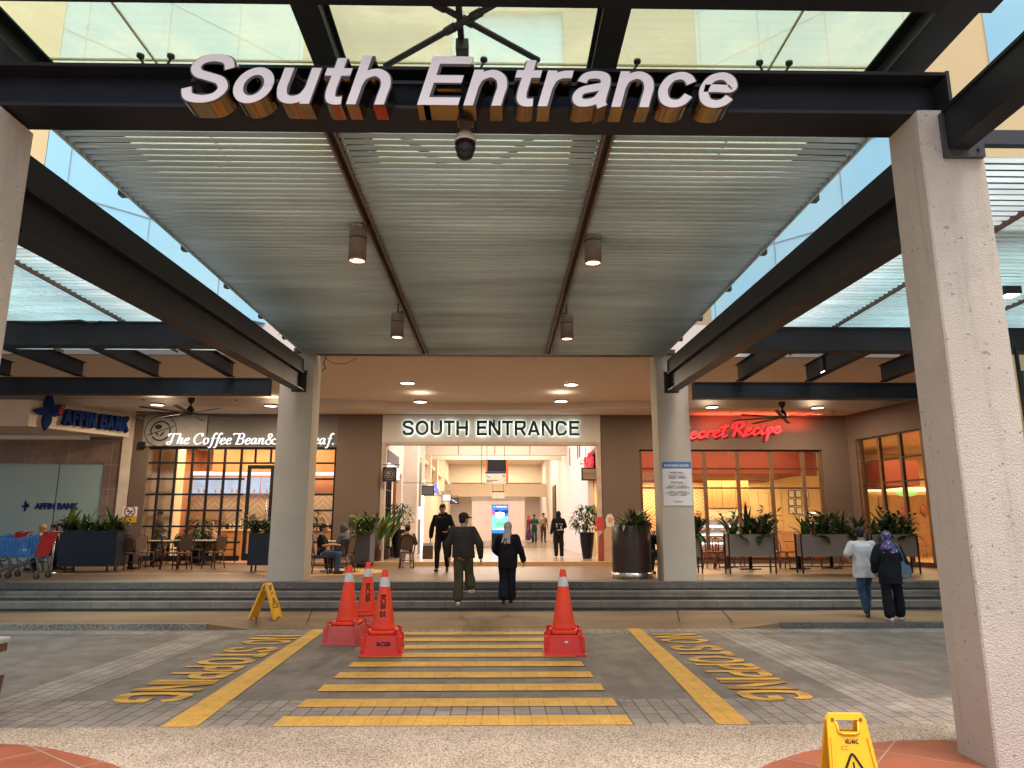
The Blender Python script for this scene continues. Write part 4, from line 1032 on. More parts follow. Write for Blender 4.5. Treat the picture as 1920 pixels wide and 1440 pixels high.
bp(MB().box((-26,22.9,zf-.14),(ax(150,22.9),23.0,zf-.01)), 'fascia_lip', white)
blue = M('bank blue', (.012,.030,.13), .75, var=.05, spec=.08); blue2 = M('bank window blue', (.018,.03,.16), .7, spec=.1)
dF = (B0-A0).normalized(); rzF = math.atan2(dF.y, dF.x)
def onF(px, py):
    dd = ray(px, py); k = dd.x/dd.y; s = (k*A0.y-A0.x)/(dF.x-k*dF.y); p = A0+dF*s; return Vector((p.x,p.y,EYE+dd.z*p.y/dd.y)), s
bs = thing('bank_fascia_sign', 'dark blue bank letters with a four-petal emblem on the slanting cream fascia', 'sign', (A0.x-dF.y*0, A0.y, 0), rzF)
(p0, s0), (p1, s1) = onF(113,794), onF(234,812); zt = onF(113,765)[0].z
wt = word_width('AFFIN BANK', .25, .07); cx = 0; k_ = (s1-s0)/wt
for ch in 'AFFIN BANK':
    if ch != ' ': mb = MB(); letter(mb, ch, .25, .20, 1, 0); mb.xf(Matrix.Translation((s0+cx*k_,-.21,p0.z-.03))@Matrix.Diagonal((k_,1,zt-p0.z,1))); mb.build('letter', blue, bs)
    cx += glyphs(.25)[ch][0]+.07
def petals(par, c, r, m, y, dp, red=None):
    mb = MB()
    for k, (ang, L, wd) in enumerate(((95,1,.34),(40,.72,.28),(180,.72,.3),(0,.72,.3),(265,.95,.32),)):
        P = []
        for i in range(14):
            t = i/13; P.append((L*t, wd*.62*math.sin(math.pi*t**.8)*(1 if 1 else 0)))
        poly = P+[(a,-b) for a, b in P[-2:0:-1]]
        ca, sa = math.cos(R(ang)), math.sin(R(ang))
        q = [(c[0]+r*(a*ca-b*sa), c[1]+r*(a*sa+b*ca)) for a, b in poly]
        mb.prism(q, dp, (0,y,0))
    mb.build('emblem', m, par)
    if red:
        mb = MB()
        for k in range(3): mb.ell((c[0]+r*(.62-.06*k),y-.012,c[1]+r*(.36-.17*k)), (r*.1,.02,r*.1), 10, 6)
        mb.build('red_dot', M('emblem red', (.5,.03,.02), .5), par)
pe, se = onF(88,773); petals(bs, (se,pe.z), .60, blue, -.15, .12, True)
bg_ = thing('bank_window_sign', 'small dark blue bank letters and emblem stuck on the frosted green glass', 'sign', (0,yb+.07,0))
a, b_ = at(64,955,yb+.07), at(148,943,yb+.07)
o = newmesh('lettering', text_mesh('AFFIN BANK', b_.x-a.x, b_.z-a.z, .01, bold=.055), blue2, bg_); o.location = (a.x,-.012,a.z)
a = at(48,949,yb+.07); petals(bg_, (a.x,a.z), .19, blue2, -.012, .01)
# no smoking sign
p, q = at(231,950,YW-.01), at(255,980,YW-.01)
ns = thing('no_smoking_sign', 'square white no smoking sign with a yellow strip on the taupe wall', 'sign', (0,YW-.01,0))
zm = at(243,968,YW).z
mb = MB(); mb.box((p.x,-.012,zm),(q.x,.009,p.z)); mb.build('board', white, ns); mb = MB(); mb.box((p.x,-.011,q.z),(q.x,.009,zm-.002)); mb.build('strip', M('sign yellow', (.65,.36,.02), .5), ns)
mb = MB(); c = ((p.x+q.x)/2, (p.z+zm)/2)
for i in range(28):
    a_, b_ = 2*math.pi*i/28, 2*math.pi*(i+1)/28; r0, r1 = .145, .18
    mb.face([(c[0]+r*math.cos(t),-.016,c[1]+r*math.sin(t)) for r, t in ((r0,a_),(r1,a_),(r1,b_),(r0,b_))])
mb.beam((c[0]-.11,-.017,c[1]+.1),(c[0]+.11,-.017,c[1]-.1),.003,.03); mb.box((c[0]-.1,-.0155,c[1]-.02),(c[0]+.1,-.0135,c[1]+.015)); mb.build('symbol', M('sign red brown', (.22,.03,.03), .5), ns)
# little black speaker box beside the emblem panel
p = at(266,834,YW-.1); mb = MB(); mb.box((p.x-.11,YW-.14,p.z-.10),(p.x+.09,YW,p.z+.10)); tag(mb.build('wall_box', blackm, bevel=.01), 'small black box on the wall at the lower left corner of the emblem panel', 'wall box')

# ------------------------------------------------------------------ restaurant
rs = thing('restaurant', 'restaurant glowing amber inside behind wood framed windows', 'shop', (8,YW,ZP))
def rp(mb, n, m, par=None): mb.xf(Matrix.Translation((-8,-YW,-ZP))); return mb.build(n, m, par or rs)
yR, rz_, rx0, rx1 = 30.5, 4.85, 3.5, 21.0
redc = M('red drop ceiling', (.17,.03,.014), .6, var=.05)
amber = M('amber wall', (.72,.52,.26), .7, var=.04)
rp(MB().box((rx0,yR,ZP),(rx1,yR+.2,rz_)), 'back_wall', amber)
mb = MB(); mb.box((rx0-.05,26.7,ZP),(rx0,yR,rz_)); rp(mb, 'hall_side_wall', tanw)
rp(MB().box((rx1,10,ZP),(rx1+.2,yR,rz_)), 'side_wall', woodI)
mb = MB(); mb.face([(rx0,YW+.35,rz_),(xSe+.4,YW+.35,rz_),(pA.x+dA.x*9+.4,pA.y+dA.y*9,rz_),(rx1,12,rz_),(rx1,yR,rz_),(rx0,yR,rz_)]); rp(mb, 'ceiling', creamI)
rp(MB().box((rx0,YW+.3,ZP-.05),(rx1,yR,ZP+.012)), 'floor', M('restaurant floor', (.34,.20,.10), .35))
mb = MB(); mb.box((xSe+.5,12,ZP-.05),(rx1,YW+.29,ZP+.0118)); rp(mb, 'floor', MATS['restaurant floor'])
# red drop ceiling with a rounded end and a cove light under it
xk = ax(1530,27,870)
zr0 = az(891,27,1400)
prof = [(rx0+.1,27.4)]+[(xk-.6+.6*math.cos(R(a)),27.4+.6*math.sin(R(a))-.6) for a in range(90,-91,-15)]
poly = [(rx0+.1,26.2),(xk-.6,26.2)]+[(xk-.6+.7*math.cos(R(a)),26.9+.7*math.sin(R(a))) for a in range(-75,76,15)]+[(xk-.6,27.6),(xk-.6,yR-.02),(rx0+.1,yR-.02)]
mb = MB(); mb.loft([[(x,y,zr0) for x,y in poly],[(x,y,rz_-.002) for x,y in poly]], smooth=False); rp(mb, 'drop_ceiling', redc)
rp(MB().box((rx0+.12,yR-.12,az(901,30.3,1400)),(xk-.9,yR-.04,az(893,30.3,1400))), 'cove_light', EM('cove light', (1,.72,.30), 1.4))
cv = az(903,30.3,1400)
a, b_ = ax(1204,30.3), ax(1326,30.3); rp(MB().box((a-1,yR-.06,ZP+1.0),(b_,yR-.01,cv)), 'chevron_wall', chev2)
x0, x1 = ax(1327,29.8), ax(1403,29.8)
mb = MB()
for k in range(3): mb.box((x0+(x1-x0)*k/3+.01,29.6,az(952,29.6,1360)),(x0+(x1-x0)*(k+1)/3-.01,30.2,cv)); 
rp(mb, 'cabinet', woodI)
mb = MB(); mb.box((x0,29.65,ZP+1.0),(x1,30.2,az(954,29.6,1360))); rp(mb, 'shelf_niche', creamI)
mb = MB()
for k in range(7): mb.box((x0+.1+k*.28,29.5,ZP+1.1),(x0+.28+k*.28,29.64,ZP+1.1+random.uniform(.15,.5)))
rp(mb, 'shelf_goods', M('mixed goods', (.30,.16,.10), .5, var=.6, vs=9))
for p0, p1 in ((1427,1446),(1448,1470)):
    a, b_ = ax(p0,30.2), ax(p1,30.2); rp(MB().box((a,yR-.05,ZP),(b_,yR-.005,az(922,30.4,1440))), 'door_panel', M('pale door', (.66,.46,.22), .5))
k = 0
for (px, py) in ((1479,919),(1492,919),(1506,920),(1479,935),(1493,935),(1507,936),(1480,950),(1494,951),(1499,967)):
    p = at(px,py,30.4); w_, h_ = .25, .30
    f = rp(MB().box((p.x,yR-.03,p.z-h_),(p.x+w_,yR-.004,p.z)), 'picture_frame', darkI)
    g = MB().box((p.x+.025,yR-.036,p.z-h_+.025),(p.x+w_-.025,yR-.031,p.z-.025)); g.xf(Matrix.Translation((-8,-YW,-ZP))); g.build('print', white, f)
# counter with glowing cake display
x0, x1 = ax(1296,27), ax(1378,27)
rp(MB().box((x0-1,26.9,ZP),(x1+3.2,27.5,ZP+1.0)), 'counter', woodI)
dsp = EM('display light', (.92,.96,1.0), 2.2)
rp(MB().box((x0,26.5,ZP+.35),(x1,26.88,ZP+1.42)), 'cake_display', M('steel display', (.3,.3,.3), .3))
mb = MB()
for k in range(3): mb.box((x0+.05,26.44,ZP+.55+k*.30),(x1-.05,26.49,ZP+.60+k*.30))
rp(mb, 'display_light', dsp)
mb = MB()
for k in range(30): mb.lathe([(.06,0),(.06,.07)], (random.uniform(x0+.1,x1-.1),26.40,ZP+.42+.30*random.randint(0,2)), 10)
rp(mb, 'cakes', M('cakes', (.55,.30,.20), .5, var=.6, vs=8))
x0 = ax(1510,28.5)
mb = MB()
for z in (.95,1.32,1.70): mb.box((x0,28.3,ZP+z),(x0+.9,28.8,ZP+z+.03))
rp(mb, 'bread_shelf', white); mb = MB()
for z in (1.35,.98): mb.box((x0+.05,28.28,ZP+z+.33),(x0+.85,28.3,ZP+z+.345))
rp(mb, 'shelf_light', dsp); mb = MB()
for k in range(18): mb.box((x0+.05+.045*k,28.35,ZP+.98),(x0+.085+.045*k,28.7,ZP+.98+random.uniform(.12,.25)))
rp(mb, 'boxes', M('paper boxes', (.55,.32,.18), .6, var=.5, vs=9))
# windows
woodF = M('brown wood frame', (.15,.08,.04), .5, var=.2, vs=3); 
mb = MB(); yf = YW+.1; xs = [ax(p,yf,950) for p in (1207,1262,1322,1386,1449,1512,1553)]
xs = [xS0+.04]+[ax(p,yf,1000) for p in (1262,1328,1391,1455,1516)]+[xS1-.05]
for x in xs: mb.box((x-.055,yf,ZP+.09),(x+.055,yf+.1,zS_))
rp(mb, 'window_post', woodF); mb = MB()
for z in (az(879,yf,1400), az(915,yf,1400)): mb.box((xS0,yf+.01,z-.025),(xS1,yf+.05,z+.025))
mb.box((xS0,yf-.01,zS_-.05),(xS1,yf+.06,zS_-.001)); mb.box((xS0,yf-.01,ZP+.091),(xS1,yf+.11,ZP+.2)); rp(mb, 'window_rail', M('dark wood rail', (.06,.03,.018), .5))
rp(MB().box((xS0,yf+.055,ZP+.2),(xS1,yf+.06,zS_-.05)), 'window_glass', glass)
# angled window
mb = MB()
for s in [sA(p) for p in (1612,1650,1690,1733)]+[sw1-.03]: wallA(mb, s-.05, s+.05, ZP+.05, zA, .1, .05)
rp(mb, 'angled_window_post', woodF); mb = MB()
for z in (zA-.75, zA-1.45): wallA(mb, sw0, sw1, z-.025, z+.025, .05, .07)
rp(mb, 'angled_window_rail', M('dark wood rail', (.06,.03,.018), .5)); mb = MB(); wallA(mb, sw0, sw1, ZP, ZP+.15, .12, .04); rp(mb, 'angled_window_sill', MATS['dark wood rail']); mb = MB(); wallA(mb, sw0, sw1, zA-.05, zA-.001, .06, .045); rp(mb, 'angled_window_rail', MATS['dark wood rail'])
mb = MB(); wallA(mb, sw0, sw1, ZP+.15, zA-.05, .006, .12); rp(mb, 'angled_window_glass', glass)
# wall behind the angled window and a second red drop
mb = MB(); p = at(1640,880,28); x0, x1 = at(1632,880,28.3).x, at(1700,880,28.3).x; mb.box((x0,27.5,az(912,28,1660)),(x1,yR-.02,az(866,28,1660)), 0); rp(mb, 'drop_ceiling', redc)
rp(MB().box((x0+.02,yR-.14,az(921,30.3,1660)),(rx1,yR-.06,az(914,30.3,1660))), 'cove_light', MATS['cove light'])
rp(MB().box((ax(1655,30.2),yR-.10,ZP),(rx1,yR-.02,az(928,30.3,1660))), 'wood_wall', woodI)
p = at(1700,924,27); mb = MB(); mb.ell((p.x,27,p.z), (.42,.2,.14), 12, 8); rp(mb, 'green_pendant', EM('green pendant', (.45,.8,.2), .5))
for px, py in ((1698,962),(1737,957)):
    p = at(px,py,30.2); mb = MB(); mb.lathe([(.001,-.28),(.17,-.05),(.2,.08),(.1,.22),(.001,.25)], (p.x,yR-.17,p.z), 12, sy=.3); rp(mb, 'wall_ornament', M('red ornament', (.35,.09,.06), .5, var=.6, vs=14))
area('restaurant_lamp', (7.5,25.0,rz_-.02), 6.5, 1.0, 190, WARM); area('restaurant_lamp', (7.5,29.2,zr0-.03), 7, 1.4, 250, (1,.74,.40)); area('restaurant_lamp', (16,25,rz_-.02), 5, 5, 330, (1,.70,.36))
# red neon script
GS = {
 'S': ([[(.75,.86),(.62,1.0),(.38,.92),(.30,.72),(.48,.52),(.5,.28),(.3,.05),(.02,.08)]], .72),
 'e': ([[(.04,.28),(.26,.34),(.38,.46),(.30,.56),(.14,.48),(.05,.24),(.14,.04),(.34,.1),(.5,.26)]], .46),
 'c': ([[(.42,.44),(.34,.55),(.16,.46),(.05,.22),(.15,.03),(.34,.1),(.5,.26)]], .46),
 'r': ([[(.02,.2),(.16,.5),(.12,.25),(.06,.0)],[(.12,.28),(.26,.5),(.42,.5),(.40,.38)]], .44),
 't': ([[(.34,.95),(.22,.5),(.12,.1),(.22,.02),(.4,.14)],[(.0,.74),(.28,.78),(.58,.86)]], .46),
 'R': ([[(.28,.92),(.18,.5),(.04,.0)],[(.0,.62),(.04,.9),(.35,1.08),(.66,1.02),(.64,.78),(.42,.58),(.22,.48)],[(.3,.5),(.5,.2),(.72,-.1)]], .72),
 'i': ([[(.02,.2),(.16,.52),(.1,.2),(.16,.02),(.34,.16)],[(.24,.72),(.27,.76)]], .34),
 'p': ([[(.0,.2),(.2,.55),(.12,.1),(.0,-.5)],[(.14,.35),(.3,.52),(.42,.46),(.36,.22),(.2,.06),(.12,.14)],[(.36,.2),(.5,.28)]], .46),
 ' ': ([], .26),
}
rn = thing('neon_sign', 'glowing red script lettering on the wall above the restaurant window', 'sign', (0,YW-.14,0))
neon = EM('red neon', (1,.02,.03), .85)
mb = MB(); nib_word(mb, 'Secret Recipe', 1, .135, .10, 40, .08, GS, gap=.02)
# place so that the capital R stands where the photograph shows it
xR = sum(GS[c][1]+.02 for c in 'Secret ')
a, b_ = at(1375,818,YW-.14), at(1467,812,YW-.14); xe = max(v.co.x for v in mb.bm.verts); sx = (b_.x-a.x)/(xe-xR)
hz = (at(1380,793,YW-.14).z-at(1380,818,YW-.14).z)/1.05
tl = Matrix(((sx,0,.0,a.x-xR*sx),(0,1,0,0),(.035,0,hz,at(1380,818,YW-.14).z-.035*xR),(0,0,0,1))); mb.xf(tl)
mb.build('lettering', neon, rn)
me = bpy.data.objects['lettering']
area('neon_glow', (8.4,YW-.35,4.98), 3.6, .25, 20, (1,.10,.05), rot=(R(150),0,0))
# ------------------------------------------------------------------ back-lit SOUTH ENTRANCE letters
se_ = thing('entrance_sign', 'black halo lit SOUTH ENTRANCE letters on the pale fascia above the opening', 'sign', (0,0,0))
Ye = YW-.06-.11; a, b_ = at(754,816,Ye), at(1086,789,Ye); hh = b_.z-a.z
SW2 = .17; wt = word_width('SOUTH ENTRANCE', SW2, .10); sx = (b_.x-a.x)/wt; cx = 0
se_.location = (a.x, Ye, a.z)
bl = M('black letter', (.008,.009,.010), .5)
halo = EM('halo lamp', (.80,1.0,.93), 4)
for ch in 'SOUTH ENTRANCE':
    if ch == ' ': cx += glyphs(SW2)[' '][0]+.1; continue
    for nm, w_, dp, yo, mt in (('letter', SW2, .05, 0, bl), ('halo_lamp', SW2-.06, .006, .056, halo)):
        mb = MB(); letter(mb, ch, w_, dp, 1, 0); mb.xf(Matrix.Translation((cx*sx,yo,0))@Matrix.Diagonal((sx,1,hh,1))); mb.build(nm, mt, se_)
    cx += glyphs(SW2)[ch][0]+.10
p = at(926,795,Ye-.15); t = thing('bullet_camera', 'small grey camera fixed above the letter N of the halo lit sign', 'camera', (p.x,Ye-.12,p.z))
mb = MB(); mb.tube([(0,-.12,-.05),(0,.05,.0)], .045, 12); mb.build('body', steel2, t); mb = MB(); mb.box((-.03,.0,.03),(.03,.1,.14)); mb.build('bracket', steel2, t)

# ------------------------------------------------------------------ soffit lamps and fans
def soff(px, py, low, n, label):
    z = ZL if low else ZS; p = on(px, py, z-.05)
    t = thing('soffit_downlight', label, 'downlight', (p.x,p.y,z), 0, 'round surface downlights on the soffit')
    r = .20
    MB().lathe([(r*.92,-.045),(r,-.06),(r,-.002)], n=24, cap=False).build('ring', M('brown ring', (.10,.07,.055), .5), t)
    MB().lathe([(r*.92,-.045),(.001,-.044)], n=24, cap=False).build('lens', EM('soffit lens', (1,.86,.66), 5), t)
    area('soffit_lamp', (p.x,p.y,z-.065), .34, .34, 66, (1,.78,.54), shape='DISK')
soff(764,719,0,0,'left front round downlight on the high soffit above the entrance'); soff(1071,722,0,1,'right front round downlight on the high soffit above the entrance')
soff(788,754,1,0,'left rear round downlight at the curved edge of the entrance soffit'); soff(1052,753,1,0,'right rear round downlight at the curved edge of the entrance soffit')
soff(295,759.5,1,0,'round downlight left of the fan over the coffee tables'); soff(508,761.5,1,0,'round downlight between the coffee fan and the platform column')
soff(1335,764,1,0,'round downlight on the red tinted soffit beside the neon lettering'); soff(1533,765,1,0,'round downlight right of the fan over the restaurant tables')
def fan(px, py0, py1, label, a0):
    z = ZL; p = on(px, py0, z); t = thing('ceiling_fan', label, 'fan', (p.x,p.y,z), 0, 'large black ceiling fans')
    drop = z-at(px,py1,p.y).z
    MB().lathe([(.10,-.001),(.09,-.10),(.05,-.15),(.024,-.17),(.024,-drop+.25),(.06,-drop+.22),(.12,-drop+.12),(.14,-drop+.04),(.12,-drop),(.05,-drop-.02)], n=20).build('motor', blackm, t)
    for k in range(8):
        mb = MB(); mb.box((.1,-.06,-.006),(1.45,.06,.006)); mb.xf(Matrix.Translation((0,0,-drop+.03))@Matrix.Rotation(R(a0+45*k),4,'Z')@Matrix.Rotation(R(10),4,'X')); mb.build('blade', M('dark brown blade', (.03,.022,.018), .5), t)
fan(359,746,777,'black eight bladed ceiling fan over the coffee shop tables',8); fan(1466,754,784,'black eight bladed ceiling fan in front of the red neon lettering',17)
for k, (px, py) in enumerate(((268,749),(443,750),(1370,774),(1460,772),(1562,771))):
    p = on(px,py,ZL); tag(MB().lathe([(.05,-.012),(.055,-.001)], (p.x,p.y,ZL), 12).build('sprinkler_head', steel2), ['small soffit sprinkler disc above the bank sign','small soffit sprinkler disc right of the coffee fan','small soffit sprinkler disc in the red glow','small soffit sprinkler disc nearest the restaurant fan','small soffit sprinkler disc at the far right soffit'][k], 'sprinkler')
p = on(1583,783,ZL); tag(MB().tube([(p.x,p.y-.02,ZL-.05),(p.x+.12,p.y-.18,ZL-.07)], .03, 10).build('corner_camera', white), 'tiny white camera in the corner where the restaurant walls meet', 'camera')
# ------------------------------------------------------------------ people
skin_m = M('skin', (.42,.235,.15), .55, var=.05, vs=12)
skin_d = M('skin tan', (.30,.16,.10), .55, var=.05, vs=12)
hair_m = M('black hair', (.010,.008,.007), .45, var=.4, vs=40)
def cloth(name, c, var=.15): return M(name, c, .9, var=var, vs=5, bmp=.35, bs=14, dist=.02, spec=.2)
def solid(mb, vox, name, mat, par, sm=4, fold=0, fs=7, loc=None, seed=0):
    me = mb.mesh('tmp', mat); o = bpy.data.objects.new('tmp', me); COL.objects.link(o)
    r = o.modifiers.new('r', 'REMESH'); r.mode = 'VOXEL'; r.voxel_size = vox; r.use_smooth_shade = True
    s = o.modifiers.new('s', 'SMOOTH'); s.factor = .5; s.iterations = sm
    m2 = bake(o); bpy.data.objects.remove(o); bpy.data.meshes.remove(me)
    if fold:
        k = len(m2.vertices); co = np.zeros(k*3, dtype=np.float32); m2.vertices.foreach_get('co', co); co = co.reshape(-1,3)
        no = np.zeros(k*3, dtype=np.float32); m2.vertices.foreach_get('normal', no); no = no.reshape(-1,3)
        d_ = np.array([noise.noise((p[0]*fs+seed, p[1]*fs+seed*2, p[2]*fs*.55))+.5*noise.noise((p[0]*fs*2.3+seed, p[1]*fs*2.3, p[2]*fs*1.1+seed)) for p in co], dtype=np.float32)
        co += no*(d_*fold)[:,None]; m2.vertices.foreach_set('co', co.reshape(-1)); m2.update()
    m2.name = name; o = newmesh(name, m2, mat, par); 
    for p in m2.polygons: p.use_smooth = True
    return o
def J(**over):
    """joint positions of a 1.70 m figure facing +y, x to its right"""
    j = dict(pelvis=(0,0,.94), chest=(0,.0,1.26), neck=(0,-.01,1.455), head=(0,.025,1.585))
    for s, n in ((-1,'L'),(1,'R')):
        j.update({'hip'+n:(s*.09,0,.90), 'knee'+n:(s*.10,.015,.49), 'ank'+n:(s*.105,-.02,.085), 'toe'+n:(s*.12,.14,.035),
                  'sh'+n:(s*.178,-.01,1.375), 'elb'+n:(s*.245,-.035,1.12), 'wri'+n:(s*.26,.04,.87), 'fin'+n:(s*.255,.07,.70)})
    j.update(over); return {k: Vector(v) for k, v in j.items()}
def hand(mb, w, tip, side, curl=.5, sc=1.0):
    """palm, four unequal bent fingers and a thumb from the side of the palm"""
    w, tip = Vector(w), Vector(tip); t = (tip-w).normalized()
    fwd = Vector((0,1,0)); fwd = (fwd-t*fwd.dot(t)); fwd = fwd.normalized() if fwd.length > .1 else Vector((1,0,0))
    inn = t.cross(fwd).normalized(); 
    if inn.x*side > 0: inn = -inn
    pc = w+t*.045*sc
    for q in (-.028,-.009,.010,.028): mb.cap(w+fwd*q*.7*sc, .014*sc, w+t*.085*sc+fwd*q*sc, .0125*sc, 8)
    for q, L in ((-.030,.058),(-.010,.072),(.010,.078),(.030,.068)):
        a = w+t*.085*sc+fwd*q*sc; b = a+(t*(1-.35*curl)+inn*.7*curl).normalized()*L*.5*sc; c = b+(t*(1-.9*curl)+inn*1.1*curl).normalized()*L*.5*sc
        mb.cap(a, .0105*sc, b, .0098*sc, 8); mb.cap(b, .0098*sc, c, .0085*sc, 8)
    a = w+t*.03*sc+fwd*.03*sc; b = a+(t*.7+fwd*.55+inn*.35).normalized()*.04*sc; c = b+(t*.9+fwd*.15+inn*.3).normalized()*.032*sc
    mb.cap(a, .014*sc, b, .012*sc, 8); mb.cap(b, .012*sc, c, .009*sc, 8)
def ringpts(c, rx, ry, rot, n=20, p=2.4):
    P = []
    for i in range(n):
        a = 2*math.pi*i/n; ca, sa = math.cos(a), math.sin(a)
        x = rx*math.copysign(abs(ca)**(2/p), ca); y = ry*math.copysign(abs(sa)**(2/p), sa)
        P.append(Vector(c)+rot@Vector((x, y, 0)))
    return P
def person(label, loc, rz, j, top=None, topm=None, bot=None, botm=None, shoe=None, head='hair', headm=None, H=1.70, yaw=0, tilt=0, vox=.012,
           sleeve='long', topw=1.0, toplen=.0, botw=1.0, skin=None, cat='person', group=None, fem=False, fing=.5, hood=False, face=True, seed=1, nolegs=False):
    sk = skin or skin_m; k = H/1.70
    t = thing('person', label, cat, loc, rz, group); t.scale = (k,k,k)
    hm = Matrix.Rotation(R(yaw),3,'Z')@Matrix.Rotation(R(tilt),3,'X'); hc = j['head']
    hp_ = lambda x, y, z: hc+hm@Vector((x,y,z))
    # --- body: one continuous skin surface
    mb = MB()
    mb.ell(hc+hm@Vector((0,-.008,.028)), (.074,.092,.088), 18, 12, hm); mb.ell(hp_(0,.018,-.035), (.058,.066,.075), 16, 10, hm); mb.ell(hp_(0,.052,-.086), (.030,.024,.022), 12, 8, hm)
    mb.cap(hp_(0,.078,.010), .009, hp_(0,.096,-.028), .014, 8); mb.ell(hp_(0,.080,-.062), (.026,.012,.008), 10, 6, hm); mb.ell(hp_(0,.074,.028), (.05,.018,.010), 10, 6, hm)
    for s in (-1,1): mb.ell(hp_(s*.076,-.006,-.006), (.012,.022,.032), 10, 8, hm)
    mb.cap(hp_(0,-.015,-.06), .054, j['neck']+Vector((0,0,-.03)), .060)
    sp = [(j['pelvis']+Vector((0,0,-.04)),.145,.105),(j['pelvis']+Vector((0,0,.08)),.135,.10),((j['pelvis']+j['chest'])/2+Vector((0,0,.01)),.128,.095),(j['chest'],.150,.108),(j['chest']+Vector((0,0,.10)),.155,.10),(j['neck']+Vector((0,0,-.04)),.08,.065)]
    mb.loft([ringpts(c,a,b,Matrix.Identity(3)) for c,a,b in sp])
    for s, n in ((-1,'L'),(1,'R')):
        mb.cap(j['neck']+Vector((s*.04,0,-.05)), .055, j['sh'+n], .056); mb.cap(j['sh'+n], .054, j['elb'+n], .040); mb.cap(j['elb'+n], .040, j['wri'+n], .026)
        hand(mb, j['wri'+n], j['fin'+n], s, fing)
        mb.cap(j['hip'+n], .088, j['knee'+n], .054); mb.cap(j['knee'+n], .055, j['ank'+n], .036); mb.cap(j['ank'+n]+Vector((0,-.01,-.03)), .036, j['toe'+n], .026)
    mb.cap(j['hipL'], .09, j['hipR'], .09)
    body = solid(mb, min(vox,.0085), 'body', sk, t, 2)
    if face:
        mb = MB()
        for s in (-1,1): mb.ell(hp_(s*.031,.079,.010), (.012,.007,.006), 10, 6, hm)
        mb.build('eyes', hair_m, t); mb = MB(); mb.ell(hp_(0,.0905,-.062), (.022,.004,.004), 10, 6, hm); mb.build('lips', M('lips', (.25,.09,.07), .5), t)
        mb = MB()
        for s in (-1,1): mb.cap(hp_(s*.015,.089,.030), .004, hp_(s*.05,.078,.031), .003, 6)
        mb.build('eyebrows', hair_m, t)
    # --- lower clothes
    if bot and not nolegs:
        mb = MB(); w_ = botw
        mb.loft([ringpts(c,a*1.16,b*1.2,Matrix.Identity(3)) for c,a,b in sp[:3]])
        mb.cap(j['hipL'], .095, j['hipR'], .095)
        for n in 'LR':
            hip, kn, an = j['hip'+n], j['knee'+n], j['ank'+n]
            mb.cap(hip, .098, kn, .066*w_+.008)
            end = an+(kn-an).normalized()*(.10 if bot == 'crop' else .0)
            re_ = (.052 if bot != 'wide' else .080)*w_; mb.cap(kn, .066*w_+.008, end+(kn-an).normalized()*(re_*.72), re_, 14)
        if bot == 'skirt':
            a = j['pelvis']; b = (j['ankL']+j['ankR'])/2
            mb.loft([ringpts(a,.16,.12,Matrix.Identity(3)), ringpts(a.lerp(b,.5),.19,.17,Matrix.Identity(3)), ringpts(b+Vector((0,0,.03)),.24,.22,Matrix.Identity(3))])
        solid(mb, vox, 'trousers' if bot != 'skirt' else 'skirt', botm, t, 3, .017, 6, seed=seed)
    if shoe and not nolegs:
        for n in 'LR':
            mb = MB(); a = j['ank'+n]; to = j['toe'+n]; dv = (to-a); dv = Vector((dv.x,dv.y,0)).normalized() if Vector((dv.x,dv.y,0)).length > .02 else Vector((0,1,0))
            sl = (to-a).z
            mb.cap(a-dv*.035+Vector((0,0,-.045)), .040, to+Vector((0,0,.006)), .036, 12); mb.cap(a+Vector((0,0,-.02)), .042, a+dv*.06+Vector((0,0,-.045)), .036, 12)
            solid(mb, .010, 'shoe', shoe, t, 2)
    # --- upper clothes
    if top:
        mb = MB(); w_ = topw; P = j['pelvis']; Cc = j['chest']; Nn = j['neck']
        hem = P+Vector((0,0,-.06-toplen))
        sp2 = [(hem,.168*w_,.128*w_),(P+Vector((0,0,.03)),.170*w_,.130*w_),((P+Cc)/2+Vector((0,0,.02)),.160*w_,.122*w_),(Cc,.175*w_,.126*w_),(Cc+Vector((0,0,.09)),.178*w_,.116*w_),(Nn+Vector((0,0,-.045)),.105,.078),(Nn+Vector((0,0,-.0)),.068,.064)]
        if toplen > .25: sp2.insert(0, (hem+Vector((0,0,-.001)), .20*w_, .16*w_))
        mb.loft([ringpts(c,a,b,Matrix.Identity(3)) for c,a,b in sp2])
        for s, n in ((-1,'L'),(1,'R')):
            sh, el, wr = j['sh'+n], j['elb'+n], j['wri'+n]
            mb.cap(Nn+Vector((s*.045,0,-.06)), .060, sh, .064*w_)
            if sleeve == 'long':
                mb.cap(sh, .067*w_, el, .057*w_); mb.cap(el, .058*w_, wr.lerp(el,.08), .046*w_)
            else:
                mb.cap(sh, .072*w_, sh.lerp(el,.72), .070*w_)
        if hood: mb.cap(Nn+Vector((-.07,-.04,.0)), .045, Nn+Vector((.07,-.04,.0)), .045); mb.cap(Nn+Vector((-.08,.02,-.02)), .04, Nn+Vector((.08,.02,-.02)), .04)
        solid(mb, vox, 'jacket' if sleeve == 'long' else 'shirt', topm, t, 3, .019, 6.5, seed=seed+3)
